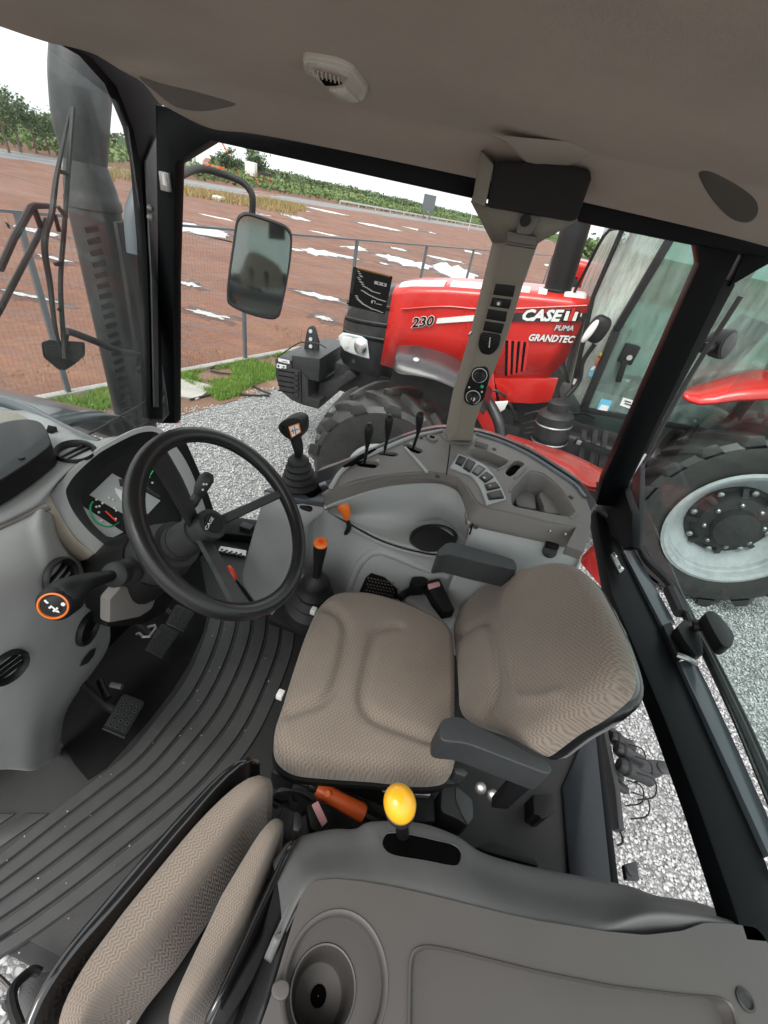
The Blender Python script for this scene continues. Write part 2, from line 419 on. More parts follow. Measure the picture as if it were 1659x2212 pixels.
def fabric():
    m, nt, b = principled('seat_fabric'); L = nt.links
    uv = N(nt, 'ShaderNodeUVMap'); sp = N(nt, 'ShaderNodeSeparateXYZ'); L.new(uv.outputs[0], sp.inputs[0])
    def M(op, a, bb=None, c=None):
        n = N(nt, 'ShaderNodeMath', operation=op)
        for i, v in enumerate((a, bb, c)):
            if v is None: continue
            if isinstance(v, (int, float)): n.inputs[i].default_value = v
            else: L.new(v, n.inputs[i])
        return n.outputs[0]
    u = M('MULTIPLY', sp.outputs[0], 82.); v = M('MULTIPLY', sp.outputs[1], 112.)
    tri = M('PINGPONG', u, .5)                     # zig-zag across
    ph = M('FRACT', M('ADD', v, M('MULTIPLY', tri, 1.7)))
    st = M('PINGPONG', M('MULTIPLY', ph, 2.), 1.)
    mesh = M('PINGPONG', M('MULTIPLY', u, 3.), .5)
    h = M('ADD', M('MULTIPLY', st, .8), M('MULTIPLY', mesh, .45))
    co = N(nt, 'ShaderNodeTexCoord'); nz = N(nt, 'ShaderNodeTexNoise', Scale=5., Detail=6.); L.new(co.outputs['Object'], nz.inputs['Vector'])
    cr = N(nt, 'ShaderNodeValToRGB'); cr.color_ramp.elements[0].position = .12; cr.color_ramp.elements[0].color = (.155, .127, .104, 1)
    cr.color_ramp.elements[1].position = .62; cr.color_ramp.elements[1].color = (.24, .198, .163, 1)
    L.new(h, cr.inputs[0])
    r = N(nt, 'ShaderNodeMapRange'); r.inputs[1].default_value = .3; r.inputs[2].default_value = .7; r.inputs[3].default_value = .88; r.inputs[4].default_value = 1.08; L.new(nz.outputs[0], r.inputs[0])
    mx = N(nt, 'ShaderNodeMix', data_type='RGBA', blend_type='MULTIPLY'); mx.inputs[0].default_value = 1; L.new(cr.outputs[0], mx.inputs[6]); L.new(r.outputs[0], mx.inputs[7])
    L.new(mx.outputs[2], b.inputs['Base Color']); b.inputs['Roughness'].default_value = .95
    b.inputs['Specular IOR Level'].default_value = .15
    b.inputs['Sheen Weight'].default_value = .15
    bp = N(nt, 'ShaderNodeBump', Strength=.5, Distance=.0015); L.new(h, bp.inputs['Height']); L.new(bp.outputs[0], b.inputs['Normal'])
fabric()
def dirt(name, c1, c2, c3, wet=.25):
    m, nt, b = principled(name); L = nt.links
    co = N(nt, 'ShaderNodeTexCoord')
    a = N(nt, 'ShaderNodeTexNoise', Scale=.35, Detail=9., Roughness=.65); L.new(co.outputs['Object'], a.inputs['Vector'])
    mp = N(nt, 'ShaderNodeMapping'); mp.inputs['Scale'].default_value = (.5, 2.6, 1); mp.inputs['Rotation'].default_value = (0, 0, .25); L.new(co.outputs['Object'], mp.inputs[0])
    a2 = N(nt, 'ShaderNodeTexNoise', Scale=.9, Detail=6., Roughness=.6); L.new(mp.outputs[0], a2.inputs['Vector'])
    f = N(nt, 'ShaderNodeTexNoise', Scale=14., Detail=8., Roughness=.7); L.new(co.outputs['Object'], f.inputs['Vector'])
    cr = N(nt, 'ShaderNodeValToRGB'); e = cr.color_ramp.elements; e[0].position = .38; e[0].color = (*c1, 1); e[1].position = .64; e[1].color = (*c3, 1)
    x = e.new(.5); x.color = (*c2, 1)
    mm = N(nt, 'ShaderNodeMix', data_type='FLOAT'); mm.inputs[0].default_value = .5; L.new(a.outputs[0], mm.inputs[2]); L.new(a2.outputs[0], mm.inputs[3])
    m3 = N(nt, 'ShaderNodeMix', data_type='FLOAT'); m3.inputs[0].default_value = .3; L.new(mm.outputs[0], m3.inputs[2]); L.new(f.outputs[0], m3.inputs[3])
    L.new(m3.outputs[0], cr.inputs[0]); L.new(cr.outputs[0], b.inputs['Base Color'])
    r = N(nt, 'ShaderNodeMapRange'); r.inputs[1].default_value = .35; r.inputs[2].default_value = .6; r.inputs[3].default_value = wet; r.inputs[4].default_value = .95
    L.new(a2.outputs[0], r.inputs[0]); L.new(r.outputs[0], b.inputs['Roughness'])
    bp = N(nt, 'ShaderNodeBump', Strength=.55, Distance=.06); L.new(m3.outputs[0], bp.inputs['Height']); L.new(bp.outputs[0], b.inputs['Normal'])
dirt('red_dirt', (.075, .026, .013), (.175, .069, .038), (.265, .132, .083), .45)
dirt('wet_dirt', (.045, .018, .012), (.085, .036, .025), (.13, .065, .045), .15)
dirt('bare_soil', (.09, .05, .03), (.17, .095, .06), (.26, .18, .11), .6)
def gravelmat():
    m, nt, b = principled('gravel'); L = nt.links
    co = N(nt, 'ShaderNodeTexCoord')
    v = N(nt, 'ShaderNodeTexVoronoi', Scale=38.); L.new(co.outputs['Object'], v.inputs['Vector'])
    v2 = N(nt, 'ShaderNodeTexVoronoi', Scale=38., feature='DISTANCE_TO_EDGE'); L.new(co.outputs['Object'], v2.inputs['Vector'])
    hs = N(nt, 'ShaderNodeSeparateColor'); L.new(v.outputs['Color'], hs.inputs[0])
    cr = N(nt, 'ShaderNodeValToRGB'); e = cr.color_ramp.elements; e[0].position = 0; e[0].color = (.2, .2, .2, 1); e[1].position = 1; e[1].color = (.48, .48, .475, 1); L.new(hs.outputs[0], cr.inputs[0])
    ed = N(nt, 'ShaderNodeMapRange'); ed.inputs[1].default_value = 0; ed.inputs[2].default_value = .16; ed.inputs[3].default_value = .45; ed.inputs[4].default_value = 1; L.new(v2.outputs[0], ed.inputs[0])
    mx = N(nt, 'ShaderNodeMix', data_type='RGBA', blend_type='MULTIPLY'); mx.inputs[0].default_value = 1; L.new(cr.outputs[0], mx.inputs[6]); L.new(ed.outputs[0], mx.inputs[7])
    L.new(mx.outputs[2], b.inputs['Base Color']); b.inputs['Roughness'].default_value = .85
    bp = N(nt, 'ShaderNodeBump', Strength=1., Distance=.03); L.new(v2.outputs[0], bp.inputs['Height']); L.new(bp.outputs[0], b.inputs['Normal'])
gravelmat()
def varied(name, cols, rough=.8, transl=0.):
    """per-face colour from a face attribute called tone"""
    m, nt, b = principled(name); L = nt.links
    at = N(nt, 'ShaderNodeAttribute', attribute_name='tone')
    cr = N(nt, 'ShaderNodeValToRGB'); e = cr.color_ramp.elements
    e[0].color = (*cols[0], 1); e[1].color = (*cols[-1], 1)
    for i, c in enumerate(cols[1:-1]): x = e.new((i+1)/(len(cols)-1)); x.color = (*c, 1)
    L.new(at.outputs['Fac'], cr.inputs[0]); L.new(cr.outputs[0], b.inputs['Base Color']); b.inputs['Roughness'].default_value = rough
    b.inputs['Specular IOR Level'].default_value = .2
    if transl:
        b.inputs['Transmission Weight'].default_value = 0
varied('stone_mix', [(.16, .16, .162), (.30, .30, .30), (.40, .40, .395), (.47, .47, .465), (.55, .55, .54)], .8)
varied('grass_mix', [(.07, .14, .02), (.14, .26, .04), (.22, .33, .065), (.34, .35, .12)], .7)
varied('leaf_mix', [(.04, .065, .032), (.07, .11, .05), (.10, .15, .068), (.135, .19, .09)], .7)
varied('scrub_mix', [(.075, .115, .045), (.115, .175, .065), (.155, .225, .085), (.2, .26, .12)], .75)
varied('straw_mix', [(.22, .15, .06), (.33, .24, .1), (.42, .33, .16), (.2, .2, .07)], .8)
def water():
    m, nt, b = principled('puddle_water'); L = nt.links
    b.inputs['Base Color'].default_value = (.42, .37, .34, 1); b.inputs['Roughness'].default_value = .1; b.inputs['Metallic'].default_value = .3
    b.inputs['Specular IOR Level'].default_value = 1.; b.inputs['Coat Weight'].default_value = .6; b.inputs['Coat Roughness'].default_value = .05; b.inputs['Coat IOR'].default_value = 1.6
water()

def scatter(name, verts, faces, tone, mat, **kw):
    """one mesh from numpy arrays with a per-face tone"""
    me = bpy.data.meshes.new(name)
    verts = np.asarray(verts, np.float32); faces = np.asarray(faces, np.int32); k = faces.shape[1]
    me.vertices.add(len(verts)); me.vertices.foreach_set('co', verts.ravel())
    me.loops.add(faces.size); me.loops.foreach_set('vertex_index', faces.ravel())
    me.polygons.add(len(faces)); me.polygons.foreach_set('loop_start', np.arange(0, faces.size, k, dtype=np.int32))
    me.polygons.foreach_set('loop_total', np.full(len(faces), k, np.int32))
    me.update(calc_edges=True)
    a = me.attributes.new('tone', 'FLOAT', 'FACE'); a.data.foreach_set('value', np.asarray(tone, np.float32))
    me.materials.append(MATS[mat])
    o = bpy.data.objects.new(name, me); C.objects.link(o)
    par = kw.pop('parent', None)
    if par is not None: o.parent = par; o.location = -WO[par] if kw.pop('worldverts', True) else V((0, 0, 0))
    WO[o] = V((0, 0, 0))
    return tag(o, **kw)
def leaves(P, size, tone, up=.3):
    """quads of random tilt centred on points P (n,3)"""
    n = len(P); a = nrg.normal(size=(n, 3)); a[:, 2] *= .8; a /= np.linalg.norm(a, axis=1)[:, None]
    b = nrg.normal(size=(n, 3)); b -= a*(a*b).sum(1)[:, None]; b /= np.linalg.norm(b, axis=1)[:, None]
    s = np.asarray(size)*np.ones(n); s = s[:, None]
    ar = nrg.uniform(.5, 1., (n, 1))
    v = np.stack([P-a*s-b*s*ar*.4, P+b*s*ar-a*s*.2, P+a*s+b*s*.2*ar, P-b*s*ar+a*s*.3], 1).reshape(-1, 3)
    f = np.arange(4*n).reshape(n, 4)
    return v, f, np.asarray(tone)*np.ones(n)
def blades(P, h, w, lean=.5):
    n = len(P); ang = nrg.uniform(0, 2*pi, n); d = np.stack([np.cos(ang), np.sin(ang), np.zeros(n)], 1)
    l = nrg.uniform(0, 2*pi, n); ld = np.stack([np.cos(l), np.sin(l), np.zeros(n)], 1)*lean*nrg.uniform(.1, 1, (n, 1))
    hh = (np.asarray(h)*np.ones(n))[:, None]
    v = np.stack([P-d*w, P+d*w, P+(ld+np.array([0, 0, 1.]))*hh], 1).reshape(-1, 3)
    return v, np.arange(3*n).reshape(n, 3)
# ================================================================== SETTING
# ---- ground sheet to the horizon
mb = MB()
rings = [0, 3, 6, 9, 12, 16, 20, 26, 34, 45, 60, 80, 110, 160, 240, 400, 800, 1600, 3000]
na = 72
def gz(r, a):
    return 0. if r < 14 else .05*noise.noise((r*cos(a)*.12, r*sin(a)*.12, 3.))*min(1, (r-14)/20)
loops = [[V((max(r, .01)*sin(2*pi*k/na), max(r, .01)*cos(2*pi*k/na), gz(r, 2*pi*k/na))) for k in range(na)] for r in rings]
mb.ring(loops, caps=False)
mb.done('ground', 'red_dirt', smooth=60, kind='structure', label='wet red dirt field beyond the fence')
# frame of the yard edge (fence line)
F0 = V((-4.33, 7.05, 0)); FT = V((.315, .949, 0)).normalized(); FN = V((FT.y, -FT.x, 0))
def fp(t, n, z=0): return F0+FT*t+FN*n+V((0, 0, z))
MB().raw([fp(-40, 1.05, .004), fp(-40, 40, .004), fp(60, 40, .004), fp(60, 1.05, .004)], [(0, 1, 2, 3)]).done('gravel_yard', 'gravel', kind='structure', recalc=False)
mb = MB(); mb.raw([fp(-40, 0.05, .012), fp(-40, 1.32, .012), fp(60, 1.22, .012), fp(60, .05, .012)], [(0, 1, 2, 3)])
mb.done('soil_strip', 'bare_soil', kind='structure', recalc=False)
mb = MB(); mb.prism([fp(-40, -.08, 0), fp(-40, .05, 0), fp(60, .05, 0), fp(60, -.08, 0)], (0, 0, .06))
mb.done('kerb', 'kerb_concrete', kind='structure', bevel=.01)
MB().prism([fp(-2.15, .45, .012), fp(-1.5, .1, .012), fp(-1.25, .75, .012), fp(-1.75, 1.0, .012)], (0, 0, .03)).done('paving_slab', 'kerb_concrete', bevel=.008, label='pale concrete slab at the near end of the grass patch', cat='slab')

# ---- grass strip (nobody could count the blades)
def grass_pts(n, t0, t1, n0, n1, clump=.9):
    t = nrg.uniform(t0, t1, n*3); m = nrg.uniform(n0, n1, n*3)
    k = np.array([noise.noise((a*1.1, b*1.6, 1.)) + .35*noise.noise((a*4, b*4, 5.)) for a, b in zip(t, m)])
    k -= np.maximum(0, (m-.85)*1.6)
    o = np.argsort(-(k+nrg.uniform(-.35, .35, n*3)))[:n]
    t, m, k = t[o], m[o], k[o]
    P = np.array(F0)[None]+t[:, None]*np.array(FT)[None]+m[:, None]*np.array(FN)[None]; P[:, 2] = .012
    return P, k
Pa, k1 = grass_pts(30000, -1.5, 2.8, .06, 1.2); Pb, k2 = grass_pts(26000, -8, -2.0, .08, 1.15); Pc, k3 = grass_pts(9000, 2.6, 9, .08, 1.1)
P = np.concatenate([Pa, Pb, Pc]); k = np.concatenate([k1, k2, k3])
v, f = blades(P, nrg.uniform(.03, .10, len(P)), .007, 1.0)
scatter('lawn_grass', v, f, np.clip(.45+.35*k+nrg.uniform(-.25, .25, len(P)), 0, .9), 'grass_mix', kind='stuff', label='short green grass strip along the fence', cat='grass')
# straw and dry clumps on the dirt just past the fence
t = nrg.uniform(-8, 6, 3000); m = nrg.uniform(-1.6, .3, 3000)
P = np.array(F0)[None]+t[:, None]*np.array(FT)[None]+m[:, None]*np.array(FN)[None]; P[:, 2] = 0
kk = np.array([noise.noise((a*.8, b*1.3, 9.)) for a, b in zip(t, m)]); P = P[kk > .05]
v, f = blades(P, nrg.uniform(.03, .10, len(P)), .006, 1.2)
scatter('dry_grass', v, f, nrg.uniform(0, 1, len(P)), 'straw_mix', kind='stuff', label='dry straw tufts on the dirt behind the fence', cat='dry grass')

# ---- crushed stone on the yard, near enough to pick out
ico = bmesh.new(); bmesh.ops.create_icosphere(ico, subdivisions=1, radius=1.); iv = np.array([v.co[:] for v in ico.verts]); ifc = np.array([[v.index for v in f.verts] for f in ico.faces]); ico.free()
def stones(pts, lo, hi):
    n = len(pts); s = nrg.uniform(lo, hi, (n, 1))*nrg.uniform(.6, 1.25, (n, 3)); s[:, 2] *= .75
    a = nrg.uniform(0, 2*pi, n); ca, sa = np.cos(a), np.sin(a)
    w = iv[None]*s[:, None, :]*nrg.uniform(.72, 1.2, (n, len(iv), 1))
    x = w[:, :, 0]*ca[:, None]-w[:, :, 1]*sa[:, None]; y = w[:, :, 0]*sa[:, None]+w[:, :, 1]*ca[:, None]
    v = np.stack([x, y, w[:, :, 2]], 2)+pts[:, None, :]
    f = (ifc[None]+(np.arange(n)*len(iv))[:, None, None]).reshape(-1, 3)
    tone = np.repeat(np.clip(nrg.normal(.56, .26, n), 0, 1), len(ifc))
    return v.reshape(-1, 3), f, tone
def fill(n, x0, x1, y0, y1):
    P = np.stack([nrg.uniform(x0, x1, n), nrg.uniform(y0, y1, n), nrg.uniform(.003, .016, n)], 1)
    side = (P[:, 0]-F0.x)*FN.x+(P[:, 1]-F0.y)*FN.y
    return P[side > 1.2+.12*np.sin(P[:, 1]*5)]
P = np.concatenate([fill(24000, -4.6, -.4, 2.0, 7.0), fill(34000, .7, 4.6, .3, 4.4), fill(700, -2., -.9, -.9, .2)])
v, f, tn = stones(P, .007, .0155)
scatter('gravel_stones', v, f, tn, 'stone_mix', kind='stuff', label='loose pale crushed stone covering the yard', cat='gravel')

# ---- road with its lines, far verge and puddles
def gp(x, y, z=0): p = q((x, y), z=0); p.z = z; return p
RN = [gp(240, 365), gp(385, 398), gp(606, 437), gp(778, 459), gp(900, 478)]
A, B = gp(385, 398), gp(778, 458); rd = (B-A).normalized(); rn = V((-rd.y, rd.x, 0))
def rp(t, n, z): return A+rd*t+rn*n+V((0, 0, z-A.z))
wroad = 11.
MB().raw([rp(-260, -.5, .01), rp(900, -.5, .01), rp(900, wroad, .01), rp(-260, wroad, .01)], [(0, 1, 2, 3)]).done('road', 'asphalt', kind='structure', recalc=False)
mb = MB()
for n in (.6, wroad-1.1, wroad/2-.15, wroad/2+.15): mb.raw([rp(-260, n, .016), rp(900, n, .016), rp(900, n+.14, .016), rp(-260, n+.14, .016)], [(0, 1, 2, 3)])
mb.done('road_marking', 'line_paint', kind='structure', recalc=False)
def blob(c, ax, ay, seed, z, n=40):
    return [c+ax*(cos(2*pi*i/n)*(1+.45*noise.noise((cos(2*pi*i/n)*1.7, sin(2*pi*i/n)*1.7, seed))+.3*noise.noise((cos(2*pi*i/n)*4, sin(2*pi*i/n)*4, seed))))+ay*(sin(2*pi*i/n)*(1+.8*noise.noise((cos(2*pi*i/n)*2.3, sin(2*pi*i/n)*2.3, seed+9))+.6*noise.noise((cos(2*pi*i/n)*5, sin(2*pi*i/n)*5, seed+3))))+V((0, 0, z)) for i in range(n)]
pud = [(440, 497, 65, 9), (470, 470, 60, 3), (640, 470, 40, 5), (560, 462, 30, 3), (760, 533, 38, 9), (690, 546, 40, 6), (735, 552, 48, 5), (880, 566, 60, 7), (985, 586, 42, 12), (960, 560, 50, 4), (860, 538, 22, 4), (640, 540, 18, 4), (830, 570, 14, 3), (690, 640, 60, 9), (410, 615, 26, 9), (450, 680, 55, 10), (700, 688, 24, 7), (1020, 545, 26, 4), (700, 455, 60, 3), (820, 490, 60, 4), (905, 497, 40, 3), (640, 452, 40, 2.5),
       (1240, 590, 26, 5), (1190, 575, 20, 5), (1215, 560, 18, 4), (560, 535, 40, 4), (80, 500, 60, 8), (120, 560, 50, 6), (60, 640, 70, 7), (470, 432, 8, 5), (540, 476, 30, 3), (700, 505, 36, 3)]
for i, (x, y, a, b) in enumerate(pud):
    c = gp(x, y); ax = (gp(x+a, y+a*.21)-c); ay = (gp(x, y-b)-c); ay = ay if ay.length < 30 else ay*(30/ay.length)
    if i not in (0, 5, 7, 8): ax *= .8; ay *= .5
    MB().raw(blob(c, ax*1.12+ax.normalized()*.25, ay*1.25+ay.normalized()*.25, i*3.7+.2, .003+.00008*i), [tuple(range(40))]).done('wet_patch', 'wet_dirt', kind='structure', recalc=False, smooth=0)
    MB().raw(blob(c, ax, ay, i*3.7, .007+.0004*i), [tuple(range(40))]).done('puddle', 'puddle_water', kind='structure', recalc=False, smooth=0)

# ---- straw grass on the near verge of the road
def pxscatter(regs, n):
    out = []
    for (x0, y0, x1, y1, h, w) in regs:
        m = int(n*w); u = nrg.uniform(0, 1, m)
        for a in u:
            p = gp(x0+(x1-x0)*a+rnd.gauss(0, 3), y0+(y1-y0)*a+rnd.uniform(-h, h)); out.append((p.x, p.y, 0))
    return np.array(out)
P = pxscatter([(240, 370, 380, 412, 11, .4), (380, 410, 640, 455, 10, .7), (560, 432, 660, 452, 6, .4), (150, 350, 250, 385, 10, .3)], 4200)
v, f = blades(P, nrg.uniform(.12, .55, len(P)), .035, .9)
scatter('verge_grass', v, f, nrg.uniform(0, 1, len(P)), 'straw_mix', kind='stuff', label='tall straw coloured grass along the road', cat='dry grass')

# ---- green scrub across the road
def scrub(n, t0, t1, n0, n1, hmax, size, mat, seed, pow_=1.):
    t = t0+(t1-t0)*nrg.uniform(0, 1, n)**1.5; m = n0+(n1-n0)*nrg.uniform(0, 1, n)**pow_
    e = np.array([noise.noise((a*.05, b*.12, seed))+.6*noise.noise((a*.16, b*.3, seed+4)) for a, b in zip(t, m)])
    h = hmax*np.clip(.55+.5*e+.3*(m-n0)/(n1-n0), .12, 1.3)
    z = h*np.sqrt(nrg.uniform(.02, 1, n))
    P = np.array(A)[None]+t[:, None]*np.array(rd)[None]+m[:, None]*np.array(rn)[None]; P[:, 2] = z
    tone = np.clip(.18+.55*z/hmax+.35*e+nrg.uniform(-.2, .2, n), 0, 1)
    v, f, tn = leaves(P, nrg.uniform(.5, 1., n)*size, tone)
    return v, f, tn
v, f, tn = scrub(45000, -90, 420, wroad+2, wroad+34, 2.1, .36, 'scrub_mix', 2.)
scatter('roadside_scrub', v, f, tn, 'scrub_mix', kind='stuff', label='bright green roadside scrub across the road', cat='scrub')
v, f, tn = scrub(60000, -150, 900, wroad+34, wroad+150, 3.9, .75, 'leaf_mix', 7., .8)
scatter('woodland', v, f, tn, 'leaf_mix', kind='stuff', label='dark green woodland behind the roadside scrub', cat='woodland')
# far rise of wooded country
mb = MB(); loops = []
for j in range(5):
    r = [260, 420, 700, 1100, 1800][j]; hh = [.1, .9, 1.6, 2.1, 2.5][j]
    loops.append([V((r*sin(a), r*cos(a), hh*(1+.35*noise.noise((a*14, j*2.1, 0))+.12*noise.noise((a*60, j, 4.))))) for a in np.linspace(-2.2, 1.9, 240)])
mb.ring(loops, closed_u=False, caps=False)
def wood():
    m, nt, b = principled('far_wood'); L = nt.links; co = N(nt, 'ShaderNodeTexCoord')
    a = N(nt, 'ShaderNodeTexNoise', Scale=.06, Detail=9., Roughness=.7); L.new(co.outputs['Object'], a.inputs[0])
    cr = N(nt, 'ShaderNodeValToRGB'); e = cr.color_ramp.elements; e[0].position = .35; e[0].color = (.05, .08, .035, 1); e[1].position = .68; e[1].color = (.14, .19, .075, 1)
    L.new(a.outputs[0], cr.inputs[0]); L.new(cr.outputs[0], b.inputs['Base Color']); b.inputs['Roughness'].default_value = 1.; b.inputs['Specular IOR Level'].default_value = 0
wood()
mb.done('hills', 'far_wood', kind='structure', smooth=70)

# ---- trees one can tell apart
def make_tree(loc, h, crown, seed, label, lean=0., group='trees beyond the dirt field', n=900, lo=.35, mat='leaf_mix'):
    r_ = random.Random(seed); g_ = np.random.default_rng(seed)
    t = thing('tree', label, 'tree', loc, group); L = V(loc)
    mb = MB(); top = L+V((lean*h, 0, h*.86))
    mid = L.lerp(top, .5)+V((r_.uniform(-.1, .1)*h*.3, 0, 0))
    mb.tube([L-V((0, 0, .2)), mid, top], [h*.028, h*.02, h*.006], 7, sub=8)
    tips = [top]
    for k in range(8):
        s = r_.uniform(lo, .85); a = r_.uniform(0, 2*pi); b0 = L.lerp(top, s)
        e = b0+V((cos(a)*crown*r_.uniform(.4, .95), sin(a)*crown*r_.uniform(.4, .95), h*r_.uniform(.04, .2)))
        mb.tube([b0, b0.lerp(e, .5)+V((0, 0, h*.03)), e], [h*.012, h*.008, h*.003], 5, sub=5); tips += [e, b0.lerp(e, .6)]
    mb.done('trunk', 'bark', t)
    P = np.concatenate([np.array(c)[None]+g_.normal(size=(n//len(tips), 3))*np.array([crown*.26, crown*.26, h*.075])[None]*r_.uniform(.6, 1.3) for c in tips])
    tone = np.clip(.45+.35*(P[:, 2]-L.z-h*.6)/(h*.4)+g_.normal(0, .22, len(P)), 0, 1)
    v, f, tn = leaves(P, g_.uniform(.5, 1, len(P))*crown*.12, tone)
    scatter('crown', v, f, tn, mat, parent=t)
    return t
def base_at(x, y, dist):
    d = ray((x, y)); d.z = 0; d.normalize(); return V((d.x*dist, d.y*dist, 0))
lefts = [(12, 62, 4.2, 'leafy tree with a broad crown at the far left, seen through the wet windscreen'), (38, 66, 5.2, 'tallest tree on the far left, its thin trunk rising above the others'), (72, 70, 4.3, 'slim tree just right of the tallest tree on the far left'), (100, 74, 4.0, 'short tree third from the exhaust stack, across the field'), (122, 80, 4.1, 'thin tree second from the exhaust stack, across the field'), (142, 84, 4.0, 'small tree just left of the exhaust stack, across the field')]
for i, (x, d, h, lb) in enumerate(lefts): make_tree(base_at(x, 300, d), h, h*.26, 40+i, lb)
make_tree(base_at(545, 380, 120), 6.2, 2.6, 61, 'dark spreading tree above the white and orange machine across the road', n=1400)
make_tree(base_at(500, 380, 118), 5.4, 2.3, 62, 'dark rounded tree beside the utility pole across the road', n=1400)
make_tree(base_at(1312, 520, 70), 5.4, .9, 63, 'tall slender tree rising behind the red tractor cab', lo=.5)
make_tree(base_at(1278, 540, 62), 3.4, 2.2, 64, 'low bushy tree right of the tractor exhaust pipe', lo=.2, n=1500, mat='scrub_mix')
make_tree(base_at(1345, 540, 75), 4.6, 1.6, 65, 'narrow tree half hidden behind the red tractor windscreen', lo=.3)

# ---- roadside things far off
def far(x, y): return gp(x, y)
p = rp(12, wroad+3.2, 0)
u = thing('utility_pole', 'dark utility pole standing across the road by the orange crane boom', 'pole', far(491, 384))
b0 = far(491, 384); MB().tube([b0, b0+V((0, 0, 4.9))], .09, 8).done('pole_shaft', 'fence_paint', u); MB().bar(b0+V((-.7, 0, 4.3)), b0+V((.7, 0, 4.3)), .1, .1).done('cross_arm', 'fence_paint', u)
# truck with a grey cab and orange load
b0 = far(418, 378); s = b0.length/900*.70
def px(dx, dy, dz=0): return b0+_rtn*dx*s+V((0, 0, dy*s))+_fwn*dz
_fwn = V((_fw.x, _fw.y, 0)).normalized(); _rtn = V((_rt.x, _rt.y, 0))
RM = Matrix(((_rtn.x, _fwn.x, 0), (_rtn.y, _fwn.y, 0), (0, 0, 1)))
t = thing('parked_truck', 'grey and white truck with an orange load parked across the road', 'truck', b0)
MB().box(px(-14, 22, 1.2), (34*s, 2.2, 24*s), RM).done('cab', 'silver_paint', t, bevel=.15)
MB().box(px(-14, 28, .06), (24*s, .1, 10*s), RM).done('window', 'grille_black', t)
MB().prism([px(8, 12), px(8, 40), px(24, 44), px(32, 36), px(24, 28), px(24, 12)], _fwn*2).done('hopper', 'white_paint', t, bevel=.06)
MB().box(px(44, 20, 1.2), (34*s, 2.2, 11*s), RM).done('load', 'orange_machine', t, bevel=.06)
MB().box(px(14, 8, 1.2), (96*s, 1.6, 5*s), RM).done('chassis', 'grille_black', t)
for dx in (-20, 12, 44): MB().lathe([(5.5*s, 0), (6.5*s, .06), (6.5*s, .3), (5.5*s, .36)], px(dx, 6, .0), _fwn, 14).done('wheel', 'tyre', t)
b0 = far(521, 392); s = b0.length/900*.70
t = thing('crane_boom', 'long orange lattice boom leaning up behind the utility pole', 'boom', b0)
MB().bar(px(4, 2), px(-62, 82, 1), .22, .22).done('boom_arm', 'orange_machine', t); MB().box(px(4, 1.5), (.8, .8, .5), RM).done('boom_foot', 'grille_black', t)
b0 = far(552, 402); s = b0.length/900*.70
t = thing('farm_machine', 'white tanked machine with a red and orange frame parked at the verge', 'farm machine', b0)
MB().box(px(-14, 30, .8), (24*s, 1.4, 26*s), RM).done('tank', 'white_paint', t, bevel=.12)
MB().box(px(4, 11, .8), (60*s, 1.6, 5*s), RM).done('frame', 'orange_machine', t)
for dx in (-22, 0, 18, 30): MB().bar(px(dx, 2, .2), px(dx+5, 24, .2), .12, .12).done('strut', 'red_paint', t)
MB().box(px(22, 26, .8), (32*s, 1.5, 6*s), RM).done('roll_bar', 'grille_black', t)
for dx in (-18, 22): MB().lathe([(5*s, 0), (6*s, .06), (6*s, .3), (5*s, .36)], px(dx, 6, -.3), _fwn, 14).done('wheel', 'tyre', t)
b0 = far(592, 412); s = b0.length/900*.70
t = thing('tail_lift', 'black flat trailer ramp lying behind the orange machine', 'ramp', b0)
MB().bar(px(-26, 4), px(26, 2), .9, .14).done('ramp_deck', 'grille_black', t); MB().bar(px(-26, 4, .5), px(-20, 10, .5), .1, .1).done('ramp_hinge', 'steel', t)
b0 = far(920, 474); s = min(b0.length, 150)/900*.70; b0 = b0.normalized()*min(b0.length, 150); b0.z = 0
t = thing('billboard', 'dark grey billboard on two posts across the road', 'billboard', b0)
MB().box(px(0, 34), (30*s, .3, 32*s), RM).done('board', 'fence_paint', t); 
for dx in (-8, 8): MB().box(px(dx, 9), (3*s, .2, 20*s), RM).done('post', 'fence_paint', t)
b0 = far(1012, 495); b0 = b0.normalized()*120; b0.z = 0; s = 120/900*.8
t = thing('lamp_post', 'thin pale lamp post standing by the guard rail', 'lamp post', b0); MB().tube([px(0, 0), px(0, 42)], .08, 6).done('pole_shaft', 'silver_paint', t); MB().bar(px(0, 41), px(8, 43), .08, .08).done('lamp_arm', 'silver_paint', t)
t = thing('guard_rail', 'grey roadside guard rail at the far bend of the road', 'guard rail', rp(70, wroad+1.2, 0))
MB().bar(rp(48, wroad+1.2, .65), rp(150, wroad+1.2, .65), .08, .3).done('rail', 'silver_paint', t)
for k in range(14): MB().box(rp(48+7*k, wroad+1.3, .35), (.15, .15, .7)).done('post', 'silver_paint', t)
MB().box(gp(472, 432, .15), (.9, .7, .3)).done('plastic_sack', 'white_paint', bevel=.1, label='small white sack lying on the dirt near the road', cat='sack')

